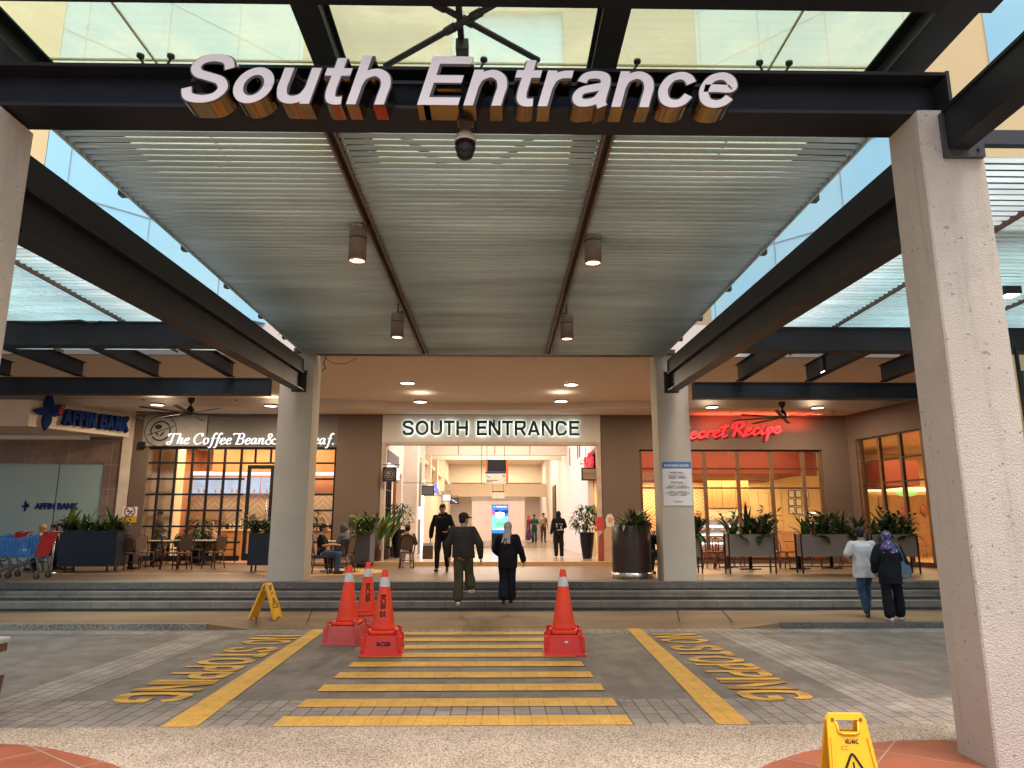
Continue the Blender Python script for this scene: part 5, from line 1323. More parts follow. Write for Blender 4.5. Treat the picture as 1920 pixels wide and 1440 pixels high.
    # --- head
    if head in ('hair', 'cap', 'capback'):
        mb = MB(); mb.ell(hp_(0,-.022,.036), (.083,.094,.092), 18, 12, hm); mb.ell(hp_(0,-.045,-.015), (.072,.062,.065), 14, 10, hm)
        if head == 'hair':
            mb.ell(hp_(0,.0,.062), (.078,.092,.080), 16, 10, hm)
            solid(mb, .009, 'hair', headm or hair_m, t, 1, .006, 34)
        else:
            solid(mb, .010, 'hair', hair_m, t, 1, .004, 40)
            mb = MB(); mb.ell(hp_(0,-.012,.060), (.092,.105,.082), 20, 12, hm); s = 1
            mb.cap(hp_(-.045,.10*s,.045), .012, hp_(.045,.10*s,.045), .012); mb.cap(hp_(-.045,.165*s,.035), .008, hp_(.045,.165*s,.035), .008); 
            mb.loft([[hp_(x,y,z) for x,y,z in ((-.065,.06,.040),(.065,.06,.040),(.065,.06,.054),(-.065,.06,.054))],[hp_(x,y,z) for x,y,z in ((-.058,.175,.030),(.058,.175,.030),(.058,.175,.040),(-.058,.175,.040))]])
            solid(mb, .008, 'cap', headm, t, 2)
    elif head in ('scarf', 'scarftied'):
        mb = MB(); mb.ell(hp_(0,-.022,.020), (.094,.110,.112), 20, 14, hm); mb.ell(hp_(0,-.005,-.07), (.080,.085,.07), 16, 10, hm)
        mb.cap(hp_(0,-.02,-.06), .082, j['neck']+Vector((0,-.01,-.02)), .092)
        if head == 'scarf':
            mb.loft([ringpts(j['neck']+Vector((0,-.01,.03)),.09,.085,Matrix.Identity(3)), ringpts(j['neck']+Vector((0,-.01,-.05)),.165,.115,Matrix.Identity(3)), ringpts(j['neck']+Vector((0,-.015,-.17)),.20,.145,Matrix.Identity(3))])
        else:
            for q in (-.055,-.02,.02,.05): mb.cap(hp_(q*.4,-.10,-.06), .034, j['neck']+Vector((q*1.5-.03,-.135,-.17-.05*random.random())), .020)
        solid(mb, .010, 'headscarf', headm, t, 3, .006, 16, seed=seed+9)
    return t
def walk(step=.28, lift=.10, lead='L', arm=.12, **o):
    j = J(); s = {'L':-1,'R':1}
    tr = 'R' if lead == 'L' else 'L'
    j['hip'+lead].y += .02; j['knee'+lead] += Vector((0,step*.45,.01)); j['ank'+lead] += Vector((0,step*.55,0)); j['toe'+lead] = j['ank'+lead]+Vector((s[lead]*.015,.16,-.035))
    j['knee'+tr] += Vector((0,-step*.10,-.0)); j['ank'+tr] += Vector((0,-step*.75,lift)); j['toe'+tr] = j['ank'+tr]+Vector((s[tr]*.01,.12,-.105))
    for n, d_ in ((lead,-1),(tr,1)):
        j['elb'+n] += Vector((0,d_*arm*.5,0)); j['wri'+n] += Vector((0,d_*arm,.01)); j['fin'+n] += Vector((0,d_*arm*1.2,.02))
    for k, v in o.items(): j[k] = Vector(v)
    return j
def sit(**o):
    j = J(); dz = -.44
    for k in j:
        if k[:4] not in ('knee','ankL','ankR','toeL','toeR'): j[k] = j[k]+Vector((0,0,dz))
    for s, n in ((-1,'L'),(1,'R')):
        j['hip'+n] = Vector((s*.09,.03,.50)); j['knee'+n] = Vector((s*.12,.44,.50)); j['ank'+n] = Vector((s*.12,.40,.085)); j['toe'+n] = Vector((s*.13,.56,.035))
        j['elb'+n] = Vector((s*.25,.08,.72)); j['wri'+n] = Vector((s*.16,.32,.74)); j['fin'+n] = Vector((s*.10,.46,.75))
    for k, v in o.items(): j[k] = Vector(v)
    return j
def foot(px, py, z): p = on(px, py, z); return (p.x, p.y, z)
blackc = cloth('black cloth', (.010,.010,.012)); navyc = cloth('navy black cloth', (.010,.012,.018)); charc = cloth('charcoal jacket cloth', (.035,.030,.029)); olive = cloth('olive trousers', (.075,.072,.042))
whitec = cloth('white cotton', (.62,.60,.62), .04); denim = cloth('blue denim', (.045,.085,.15), .3); greyscarf = cloth('pale grey scarf', (.42,.37,.35), .1)
tealc = cloth('teal uniform', (.02,.10,.10)); beigec = cloth('beige shirt cloth', (.45,.36,.26)); tanscarf = cloth('tan scarf', (.45,.28,.14)); redscarf = cloth('red scarf', (.33,.05,.03)); greyc = cloth('grey hijab cloth', (.11,.105,.11)); brownc = cloth('brown cloth', (.14,.06,.035))
shoeb = M('black shoe', (.012,.011,.011), .5); shoew = M('white shoe', (.62,.60,.57), .6); sandal = M('dark sandal', (.05,.03,.022), .6)
def FLORAL():
    m, nt, b = _new('floral scarf'); co = coords(nt, 1); v = N(nt, 'ShaderNodeTexVoronoi', Scale=42); nt.links.new(co, v.inputs['Vector'])
    sp_ = N(nt, 'ShaderNodeSeparateColor'); nt.links.new(v.outputs['Color'], sp_.inputs[0])
    c = ramp(nt, sp_.outputs[0], [(0,(.015,.03,.16)),(.3,(.05,.10,.36)),(.5,(.02,.02,.07)),(.68,(.30,.05,.07)),(.85,(.35,.35,.42)),(1,(.08,.18,.40))])
    for e in [n for n in nt.nodes if n.type == 'VALTORGB']: e.color_ramp.interpolation = 'CONSTANT'
    nt.links.new(c, b.inputs['Base Color']); b.inputs['Roughness'].default_value = .85; return m
floral = FLORAL()
# man coming out with a paper bag
p = foot(828,1073,ZP); j = walk(.30,.03,'R',.06, wriL=(-.17,.24,1.00), elbL=(-.28,.02,1.12), finL=(-.07,.33,.98), elbR=(.27,-.03,1.13), wriR=(.30,-.02,.86), finR=(.31,.0,.70))
man = person('man in black hooded jacket walking out of the hall with a paper bag', p, R(176), j, 'long', blackc, 'slim', navyc, shoeb, 'hair', None, 1.71, yaw=20, hood=True, topw=1.08, botw=1.05, vox=.010, seed=4)
# walkers going in
p = foot(862,1124,.276); j = walk(.16,.17,'L',.05); j['ankL'] += Vector((0,.0,0))
j = J(kneeL=(-.09,.06,.52), ankL=(-.10,.06,.085), toeL=(-.12,.22,.04), kneeR=(.10,.14,.58), ankR=(.125,.16,.30), toeR=(.16,.28,.235), elbL=(-.30,.0,1.13), wriL=(-.30,.10,.90), finL=(-.28,.14,.74), elbR=(.30,-.03,1.13), wriR=(.33,.02,.88), finR=(.34,.04,.70))
p = on(858,1136,.276)
person('man seen from behind in charcoal jacket, olive trousers and white shoes climbing the steps', (p.x+.10,p.y-.02,.276), R(-4), j, 'long', charc, 'wide', olive, shoew, 'cap', M('dark cap', (.02,.018,.018), .8), 1.72, yaw=-42, topw=1.28, botw=1.28, vox=.010, seed=11)
p = on(952,1134,.276); j = J(kneeR=(.08,.03,.50), ankR=(.06,.05,.10), toeR=(.07,.19,.05), kneeL=(-.09,-.0,.50), ankL=(-.08,-.14,.12), toeL=(-.09,-.02,.03), elbR=(.27,-.01,1.12), wriR=(.33,.08,.90), finR=(.36,.10,.74), elbL=(-.28,.04,1.13), wriL=(-.20,.2,1.02), finL=(-.10,.26,1.0))
person('woman seen from behind in pale grey tied headscarf and loose black clothes on the steps', (p.x,p.y+.05,.276), R(-3), j, 'long', blackc, 'wide', navyc, shoeb, 'scarftied', greyscarf, 1.56, yaw=0, topw=1.24, toplen=.14, botw=1.3, vox=.010, fem=True, seed=21, face=False)
# woman standing at the opening
p = foot(1048,1047,ZI); j = J(wriL=(-.28,.0,.90), finL=(-.28,.02,.74), elbR=(.27,.05,1.14), wriR=(.20,.22,1.10), finR=(.12,.3,1.12))
person('woman in black headscarf and black printed jacket standing at the hall threshold', p, R(8), j, 'long', blackc, 'slim', blackc, shoew, 'scarf', blackc, 1.55, topw=1.12, botw=1.25, fem=True, vox=.012, seed=31, face=False)
q = at(1049,988,p[1]-.17); o = MB()
for (dx, dz, w_, h_) in ((-.10,.10,.06,.05),(.02,.11,.05,.03),(.10,.10,.05,.03),(-.10,.02,.04,.06),(.06,-.02,.05,.10),(-.02,-.11,.14,.03),(.10,-.1,.06,.04)): o.cbox((q.x+dx*.9,p[1]-.165,q.z+dz*.9),(w_,.012,h_))
per = bpy.data.objects['person.003']; ob = o.build('jacket_print', M('jacket print', (.38,.33,.30), .8)); ob.parent = per; ob.matrix_parent_inverse = (Matrix.Translation(per.location)@Matrix.Rotation(R(8),4,'Z')@Matrix.Scale(1.55/1.7,4)).inverted()
# couple walking right
p = foot(1628,1158,.10); j = J(kneeL=(-.06,.02,.50), ankL=(.0,.0,.085), toeL=(.06,.13,.035), kneeR=(.10,.22,.60), ankR=(.07,.12,.26), toeR=(.09,.26,.20), hipL=(-.06,0,.9), elbL=(-.32,.0,1.15), wriL=(-.16,.17,1.02), finL=(-.05,.24,1.0), elbR=(.29,.05,1.14), wriR=(.34,.22,1.0), finR=(.34,.34,.97))
person('man seen from behind in white T-shirt, blue jeans and dark cap walking past', p, R(-6), j, 'short', whitec, 'slim', denim, sandal, 'cap', M('dark grey cap', (.03,.028,.034), .85), 1.62, yaw=-25, sleeve='short', topw=1.20, toplen=.13, botw=1.15, vox=.009, seed=41)
p = foot(1678,1165,.10); j = J(kneeL=(-.10,.0,.49), ankL=(-.09,-.06,.085), toeL=(-.11,.08,.03), kneeR=(.12,.05,.5), ankR=(.15,.12,.085), toeR=(.22,.26,.03), elbL=(-.27,.02,1.13), wriL=(-.26,.10,.93), finL=(-.22,.18,.82), elbR=(.28,-.02,1.12), wriR=(.30,.06,.92), finR=(.26,.16,.85))
lady = person('woman seen from behind in blue floral headscarf and black loose suit walking past', p, R(-10), j, 'long', navyc, 'wide', blackc, shoew, 'scarf', floral, 1.56, yaw=-15, topw=1.26, toplen=.18, botw=1.35, fem=True, vox=.009, seed=51, face=False)
lp = lady.location
t = thing('shoulder_bag', 'slate blue shoulder bag hanging on the arm of the woman in floral headscarf', 'bag', (lp.x+.22, lp.y-.06, .86))
bagm = M('slate blue leather', (.10,.15,.20), .5, var=.15)
mb = MB(); mb.loft([ringpts((0,0,z),rx,.06,Matrix.Identity(3)) for z, rx in ((-.02,.03),(.0,.11),(.09,.15),(.20,.10),(.30,.03))]); solid(mb, .010, 'bag_body', bagm, t, 2, .006, 12)
MB().tube([(.0,-.045,.26),(-.06,-.075,.42),(-.10,-.065,.54),(-.11,-.01,.585),(-.10,.06,.56)], .014, 8).build('strap', bagm, t)
# staff and passers deep in the hall
p = at(1002,1017,43); person('staff member in teal uniform standing deep in the hall', (p.x,43,p.z), R(150), J(wriR=(.12,.25,1.12),finR=(.05,.33,1.1),wriL=(-.12,.25,1.12),finL=(-.05,.33,1.1)), 'long', tealc, 'wide', tealc, shoeb, 'hair', None, 1.60, vox=.02, sleeve='short', toplen=.15, seed=61, face=False)
p = at(1019,1017,43); person('man in beige shirt and brown trousers standing deep in the hall', (p.x,43,p.z), R(200), J(wriR=(.12,.25,1.12),finR=(.05,.33,1.1)), 'short', beigec, 'slim', brownc, shoeb, 'hair', None, 1.68, vox=.02, sleeve='short', seed=62, face=False)
p = at(991,1013,46); person('figure in dark red clothes furthest back in the hall', (p.x,46,p.z), R(100), J(), 'long', cloth('dark red cloth', (.12,.02,.03)), 'skirt', cloth('purple cloth', (.06,.03,.10)), shoeb, 'scarf', redscarf, 1.55, vox=.022, seed=63, face=False)
for nm, zz in (('raised_hall_floor', None),): MB().face([(-3.8,38.8,ZI+.002),(3.2,38.8,ZI+.002),(3.2,43,at(1010,1017,43).z-.004),(3.2,60,at(1010,1017,43).z),(-3.8,60,at(1010,1017,43).z),(-3.8,43,at(1010,1017,43).z-.004)]).build(nm, hall_fl, kind='structure')
# seated guests: (label, px, py of the head top, Y, facing, clothes, head)
def seated(label, px, pyt, Y, rz, topm, head, headm, H=1.62, botm=None, yaw=0, tilt=0, **k):
    p = at(px, pyt, Y); j = k.pop('j', None) or sit(); z = ZP
    return person(label, (p.x, Y, z), R(rz), j, 'long', topm, 'slim', botm or navyc, k.pop('shoe', shoeb), head, headm, H, yaw=yaw, tilt=tilt, vox=.014, **k)
seated('seated woman in tan headscarf beside the navy planter, turned right', 82, 975, 20.3, -80, beigec, 'scarf', tanscarf, seed=71)
seated('seated dark haired guest with reddish hair left of the navy planter', 105, 975, 20.0, 100, blackc, 'hair', M('reddish dark hair', (.05,.012,.010), .5), seed=72, yaw=40)
seated('seated woman in red headscarf half hidden behind the navy planter plants', 158, 974, 20.6, 170, blackc, 'scarf', redscarf, seed=73)
seated('seated guest in black bent over at the right end of the navy planter', 222, 985, 20.4, -60, blackc, 'hair', None, seed=74, tilt=-25, shoe=shoeb)
seated('seated guest in black right of the left platform column with bare arm', 606, 978, 18.3, -85, blackc, 'hair', None, seed=75, botm=denim, sleeve='short')
seated('seated woman in dark grey headscarf at the table beside the grey planter', 646, 977, 19.0, 75, greyc, 'scarf', greyc, seed=76, shoe=shoew)
seated('seated man in black seen from behind in a rattan chair near the hall opening', 765, 974, 21.0, 5, blackc, 'hair', None, seed=77, botm=whitec, face=False, shoe=shoew)
p = at(1214,966,18.6); person('guest with dark hair looking down at a phone behind the brown round planter', (p.x,18.6,ZP), R(195), sit(wriL=(-.05,.26,.96),finL=(-.02,.32,1.06),wriR=(.05,.26,.96),finR=(.02,.32,1.06)), 'long', blackc, 'slim', navyc, shoeb, 'hair', None, 1.66, tilt=-30, vox=.013, seed=78)
# inside the coffee shop
p = at(300,958,24.6); person('barista in dark clothes standing behind the coffee shop window', (p.x,24.6,ZP), R(-95), J(wriL=(-.12,.3,1.0),finL=(-.1,.42,.98),wriR=(.12,.3,1.0),finR=(.1,.42,.98)), 'long', cloth('dark brown uniform', (.06,.04,.028)), 'slim', blackc, shoeb, 'hair', None, 1.66, tilt=-15, vox=.016, seed=81)
for lb, px, Y, hm_, rz in (('seated woman in cream headscarf inside the coffee shop, back to the window',307,24.9,cloth('cream scarf',(.55,.48,.36)),0),('seated woman in grey headscarf inside the coffee shop, back to the window',373,24.9,cloth('mid grey scarf',(.22,.20,.18)),0),('seated woman in pinkish clothes inside the coffee shop near the potted tree',399,24.7,cloth('pink beige cloth',(.5,.34,.26)),20)):
    seated(lb, px, 985, Y, rz, beigec, 'scarf', hm_, seed=90+px, face=False)
p = at(462,975,27.8); person('cashier with headscarf behind the coffee shop counter, left of the pair', (p.x,27.85,ZP), R(180), J(), 'long', greyc, 'slim', blackc, shoeb, 'scarf', cloth('rose scarf',(.35,.2,.18)), 1.5, vox=.018, seed=85)
p = at(475,970,27.9); person('barista in black with dark cap behind the coffee shop counter, right of the pair', (p.x,27.95,ZP), R(180), J(), 'long', blackc, 'slim', blackc, shoeb, 'cap', blackm, 1.62, vox=.018, seed=86)
# ------------------------------------------------------------------ traffic cones
def CONEM(name, c): return M(name, c, .45, var=.12, vs=3, dirt=.55)
red1 = CONEM('orange red cone plastic', (.90,.065,.022)); red2 = CONEM('red cone base plastic', (.82,.05,.03)); red3 = CONEM('faded red base plastic', (.66,.11,.09))
band = M('white reflective band', (.68,.67,.69), .35, var=.12, vs=12)
inkb = M('black stencil paint', (.012,.012,.012), .6)
def cone(label, px, py, rz, basem, words=None, bword=None, patch=False):
    p = on(px, py, 0); t = thing('traffic_cone', label, 'traffic cone', (p.x, p.y+.28, .0), R(rz), 'traffic cones on the crossing')
    mb = MB(); h0, h1, zb = .280, .225, .27
    mb.hexa([(-h0,-h0,.004),(h0,-h0,.004),(h0,h0,.004),(-h0,h0,.004),(-h1,-h1,zb),(h1,-h1,zb),(h1,h1,zb),(-h1,h1,zb)])
    mb.box((-.292,-.292,.0),(.292,.292,.022))
    for sx in (-1,1):
        for sy in (-1,1):
            mb.tube([(sx*.262,sy*.262,.05),(sx*.225,sy*.232,.24),(sx*.222,sy*.232,.34),(sx*.185,sy*.21,.345),(sx*.18,sy*.2,.30)], .022, 8)
            mb.cbox((sx*.245,sy*.245,.14),(.055,.055,.24))
    mb.build('base', basem, t, bevel=.012)
    mb = MB(); mb.loft([[(x*s,y*s,z) for x,y in rounded(-.2,-.2,.2,.2,.05)] for z, s in ((.278,.98),(.285,1.0),(.318,1.0),(.325,.97))]); mb.build('flange', red1, t)
    mb = MB(); pr = [(.175,.325),(.162,.36),(.150,.42),(.040,1.13),(.034,1.14),(.018,1.14)]; mb.lathe(pr, n=32); mb.build('cone_body', red1, t)
    rr = lambda z: .150-(z-.42)*(.110/.71)
    MB().lathe([(rr(.905)+.0025,.905),(rr(1.035)+.0025,1.035)], n=32, cap=False).build('reflective_band', band, t)
    sl = math.atan(.110/.71)
    if words:
        me = text_mesh(words, .30, .075, .006, bold=.03); o = newmesh('lettering', me, inkb, t)
        # running down the cone, tops of the letters to the right
        o.matrix_local = Matrix.Translation((-.04,-rr(.80)-.004,.80))@Matrix.Rotation(-sl,4,'X')@Matrix.Rotation(R(90),4,'Y')
    if bword:
        o = newmesh('base_lettering', text_mesh(bword, .19, .055, .006, bold=.04), inkb, t); o.matrix_local = Matrix.Translation((-.06,-.2565,.135))@Matrix.Rotation(-math.atan(.055/.27),4,'X')
    o = newmesh('embossed_name', text_mesh('TADAPTA', .24, .045, .010, bold=.0), basem, t); o.matrix_local = Matrix.Translation((-.10,-.2735,.05))@Matrix.Rotation(-math.atan(.055/.27),4,'X')
    if patch:
        mb = MB(); mb.ell((0,0,0),(.03,.004,.017),10,6); o = mb.build('white_patch', white, t); o.location = (.02,-.252,.18)
    return t
cone('front left orange cone on a base stencilled BCSB', 711, 1232, 3, red2, 'BCSB 2S', 'BCSB')
cone('left orange cone without lettering on a faded base', 642, 1211, -9, red3)
cone('rear orange cone half hidden behind two others', 680, 1189, 16, red3, 'BCSB')
cone('lone orange cone on the right of the crossing stripes', 1061, 1231, -2, red2, None, None, True)
# ------------------------------------------------------------------ wet floor signs
yels = M('yellow sign plastic', (.80,.43,.018), .4, var=.05, vs=3, dirt=.12)
def wet_sign(label, loc, rz, spread, near):
    t = thing('wet_floor_sign', label, 'floor sign', loc, rz, 'yellow folding floor signs'); Hh = .66; w0, w1 = .20, .145
    for s in (-1, 1):
        mb = MB(); tl = math.atan(spread/Hh)*s
        fr = [(-w0,0),(-w0*.55,0),(-w0*.45,.03),(w0*.45,.03),(w0*.55,0),(w0,0),(w1,Hh-.03),(w1-.03,Hh),(-w1+.03,Hh),(-w1,Hh-.03)]
        # board with a grip slot: built from strips round the slot
        def quad(a, b, c, d_, y0=-.012, y1=.012): mb.hexa([(x,y0,z) for x,z in (a,b)]+[(x,y1,z) for x,z in (b,a)]+[(x,y0,z) for x,z in (d_,c)]+[(x,y1,z) for x,z in (c,d_)])
        zc0, zc1, sx = Hh-.125, Hh-.045, .088
        wz = lambda z: w0+(w1-w0)*z/Hh
        quad((-wz(.03),.03),(wz(.03),.03),(wz(zc0),zc0),(-wz(zc0),zc0)); quad((-w0,0),(-w0*.55,0),(-w0*.5,.03),(-wz(.03),.03)); quad((w0*.55,0),(w0,0),(wz(.03),.03),(w0*.5,.03))
        quad((-wz(zc0),zc0+.0005),(-sx*.85,zc0+.0005),(-sx,zc1),(-wz(zc1),zc1)); quad((sx*.85,zc0+.0005),(wz(zc0),zc0+.0005),(wz(zc1),zc1),(sx,zc1)); quad((-wz(zc1),zc1+.0005),(wz(zc1),zc1+.0005),(w1-.02,Hh),(-w1+.02,Hh))
        for e in (-1,1): mb.beam((e*(w0-.02),-.017,.04),(e*(wz(zc0)-.02),-.017,zc0-.04),.012,.016)
        mb.tube([(-sx*.95,-.014,zc1-.01),(-sx*.85,-.018,zc0-.004),(-sx*.5,-.02,zc0-.016),(sx*.5,-.02,zc0-.016),(sx*.85,-.018,zc0-.004),(sx*.95,-.014,zc1-.01)], .008, 8)
        o = mb.build('board', yels, t); 
        mt = Matrix.Translation((0,s*-spread*1,0))@Matrix.Rotation(-tl if s > 0 else -tl,4,'X')
        mt = Matrix.Translation((0,-s*spread,0))@(Matrix.Rotation(math.pi,4,'Z') if s < 0 else Matrix.Identity(4))@Matrix.Rotation(-math.atan(spread/Hh),4,'X'); o.matrix_local = mt
        def sub(ob, x, z, y=-.0135): ob.parent = o; ob.location = (x,y,z)
        if near or True:
            ob = newmesh('lettering', text_mesh('NEU-MAC', .10, .034, .004, bold=.03), inkb); sub(ob, -.038, Hh-.21)
            ob = newmesh('lettering', text_mesh('ICC', .055, .03, .004), M('faint brown ink', (.28,.16,.03), .6)); sub(ob, -.075, Hh-.252)
            mb = MB(); P = [(-.10,.22),(-.012,.375),(0,.385),(.012,.375),(.10,.22),(.09,.205),(-.09,.205)]; mb.tube([(x,0,z) for x,z in P], .0085, 6, closed=True); ob = mb.build('warning_triangle', inkb); sub(ob, 0, 0, -.014)
            mb = MB(); mb.box((-.006,-.003,.25),(.006,.003,.33)); mb.box((-.006,-.003,.228),(.006,.003,.24)); ob = mb.build('warning_mark', inkb); sub(ob, 0, 0)
            mb = MB(); mb.box((-.118,-.003,Hh-.055),(-.095,.003,Hh-.03)); mb.box((.095,-.003,Hh-.055),(.118,.003,Hh-.03)); ob = mb.build('hinge_mark', M('brown plastic', (.20,.10,.02), .5)); sub(ob, 0, 0)
    return t
Yn = 4.62; pt = at(1584,1344,Yn)
k_ = (pt.z-.10)/.64
t = wet_sign('yellow folding floor sign close to the viewer at the bottom right', (pt.x, Yn, .104), R(-3), .15, True); t.scale = (.98*max(.8,min(1.15,k_)),)*3
p0, p1 = on(478,1160,.10), on(513,1160,.10); pm = (p0+p1)/2
t = wet_sign('yellow folding floor sign seen edge-on on the far pavement before the steps', (pm.x+.02, pm.y, .102), R(85), .235, False)
# ------------------------------------------------------------------ foliage
def LEAFM(name, c, c2): 
    m, nt, b = _new(name); f = noise_t(nt, coords(nt, 1), 9, 3); nt.links.new(ramp(nt, f, [(.35, c), (.65, c2)]), b.inputs['Base Color']); b.inputs['Roughness'].default_value = .55; b.inputs['Specular IOR Level'].default_value = .25
    return m
lf_d = LEAFM('dark leaf', (.018,.045,.014), (.035,.085,.022)); lf_m = LEAFM('mid green leaf', (.04,.10,.025), (.075,.16,.04)); lf_y = LEAFM('yellow green leaf', (.16,.19,.035), (.28,.28,.07)); lf_v = LEAFM('variegated leaf', (.05,.09,.03), (.32,.30,.16)); stem_m = M('plant stem', (.09,.085,.03), .6); barkm = M('pot plant bark', (.12,.09,.06), .8)
soilm = M('potting soil', (.035,.022,.014), .95)
LV = [lf_d, lf_m, lf_y, lf_v]
def leaf(mb, base, az_, el, L, wd, droop, mi, fold=.25, n=6, shape='lance'):
    p = Vector(base); h = Vector((math.cos(az_), math.sin(az_), 0)); side = Vector((-math.sin(az_), math.cos(az_), 0)); e = el; pts = []
    for i in range(n+1):
        t = i/n
        w_ = wd*(math.sin(math.pi*min(1,t*.93+.06))**.75 if shape == 'lance' else (math.sin(math.pi*t**.65)**.8+.02)) * (1-.15*t)
        d_ = h*math.cos(e)+Vector((0,0,1))*math.sin(e); nrm = -h*math.sin(e)+Vector((0,0,1))*math.cos(e)
        pts.append((p-side*w_/2+nrm*fold*w_*.5, p.copy(), p+side*w_/2+nrm*fold*w_*.5)); p = p+d_*(L/n); e -= droop/n
    vs = [[mb.bm.verts.new(q) for q in r] for r in pts]
    for a, b in zip(vs, vs[1:]):
        for i in (0, 1):
            f = mb.bm.faces.new((a[i],a[i+1],b[i+1],b[i])); f.material_index = mi; f.smooth = True
def plant(name, label, cat, loc, fn, group=None):
    t = thing(name, label, cat, loc, 0, group); fn(t); return t
def tuft(mb, c, n, L, wd, mis, el=(45,85), droop=(.3,1.2), shape='lance', spread=.08, fold=.25):
    for k in range(n):
        leaf(mb, (c[0]+random.uniform(-spread,spread), c[1]+random.uniform(-spread,spread), c[2]), random.uniform(0,6.283), R(random.uniform(*el)), L*random.uniform(.65,1.15), wd*random.uniform(.75,1.2), random.uniform(*droop), random.choice(mis), fold, shape=shape)
def bushy(mb, c, r, n, L, wd, mis, stems=6):
    for s in range(stems):
        a = random.uniform(0,6.283); tip = Vector(c)+Vector((r[0]*math.cos(a)*.7, r[1]*math.sin(a)*.7, r[2]*random.uniform(.6,1.0)))
        mb.tube([c, Vector(c).lerp(tip,.5)+Vector((0,0,r[2]*.12)), tip], [.010,.007,.004], 5, mi=4)
        for k in range(n//stems):
            t = random.uniform(.25,1.0); p = Vector(c).lerp(tip,t)+Vector((random.gauss(0,r[0]*.18),random.gauss(0,r[1]*.18),random.gauss(0,r[2]*.12)))
            leaf(mb, p, random.uniform(0,6.283), R(random.uniform(-10,60)), L*random.uniform(.6,1.2), wd*random.uniform(.7,1.2), random.uniform(.3,1.3), random.choice(mis), .2, 4)
LM = LV+[stem_m]
def box_planter(name, label, x0, x1, y, dep, z0, z1, m, legs=None, group=None, fillfn=None, frame=False):
    t = thing(name, label, 'planter', ((x0+x1)/2, y, ZP), 0, group); w_ = (x1-x0)/2
    mb = MB(); th = .02
    mb.box((-w_,0,z0),(w_,th,z1)); mb.box((-w_,dep-th,z0),(w_,dep,z1)); mb.box((-w_,th,z0),(-w_+th,dep-th,z1)); mb.box((w_-th,th,z0),(w_,dep-th,z1)); mb.box((-w_+th,th,z0),(w_-th,dep-th,z0+.02))
    mb.build('box', m, t)
    MB().box((-w_+th+.002,th+.002,z1-.10),(w_-th-.002,dep-th-.002,z1-.05)).build('soil', soilm, t)
    if frame:
        for sx in (-1,1):
            for yy in (-.012,dep-.012): MB().box((sx*(w_+.018)-.017,yy,0),(sx*(w_+.018)+.017,yy+.03,z1+.012)).build('leg', blackm, t)
        mb = MB(); mb.box((-w_,-.012,.16),(w_,.012,.185)); mb.box((-w_,-.012,z1+.001),(w_,.002,z1+.012)); mb.build('crossbar', blackm, t)
    elif legs:
        for sx in (-1,1): MB().box((sx*w_*.72-.018,.04,0),(sx*w_*.72+.018,.08,z0)).build('leg', blackm, t); 
        for sx in (-1,1): MB().box((sx*w_*.72-.018,dep-.08,0),(sx*w_*.72+.018,dep-.04,z0)).build('leg', blackm, t)
    mb = MB(); fillfn(mb, w_, dep, z1-.06); mb.build('plants', LM, t); return t
navyp = M('navy planter paint', (.022,.030,.045), .5, var=.1); beigep = M('taupe planter panel', (.30,.24,.19), .6, var=.06)
p0, p1 = on(104,1072,ZP), on(212,1072,ZP); S1 = p0.y/F*1.03
def f1(mb, w_, dep, z):
    for k in range(9): tuft(mb, (random.uniform(-w_*.9,w_*.9), random.uniform(.05,dep-.05), z), 9, .42, .10, [0,1,1,2], (20,80), (.4,1.5))
    for x in (-.35,.75,-.8): tuft(mb, (x*w_, dep*.5, z), 6, .75, .15, [1,2,1], (55,85), (.2,.7), shape='ob')
    for k in range(11): bushy(mb, (random.uniform(-w_,w_),random.uniform(.08,dep-.08),z), (.30,.22,.36), 60, .15, .065, [0,0,1,2])
box_planter('planter_box', 'long navy planter box full of mixed plants outside the bank', p0.x, p1.x, p0.y, .5, .13, .13+62*S1, navyp, True, None, f1)
p0, p1 = on(462,1072,ZP), on(515,1072,ZP)
def f2(mb, w_, dep, z):
    for k in range(8): bushy(mb, (random.uniform(-w_,w_),random.uniform(.08,dep-.08),z), (.3,.2,.46), 66, .15, .07, [0,1,1])
box_planter('planter_box', 'short navy planter box partly hidden by the left platform column', p0.x, p1.x, p0.y, .45, .16, .16+57*p0.y/F, navyp, True, None, f2)
p0, p1 = on(656,1064,ZP), on(692,1064,ZP)
def f3(mb, w_, dep, z):
    for k in range(9): bushy(mb, (random.uniform(-w_,w_*1.1),random.uniform(.08,dep-.08),z), (.36,.28,.55), 66, .16, .07, [1,1,2,0])
    for k in range(4): bushy(mb, (random.uniform(-w_,w_*1.2),-.02,z), (.3,.12,.12), 40, .09, .04, [2,1])
box_planter('planter_box', 'tall dark grey planter box with yellow green leaves beside the rope post', p0.x, p1.x, p0.y, .8, .10, .10+56*p0.y/F, M('dark grey planter', (.06,.06,.066), .5), True, None, f3)
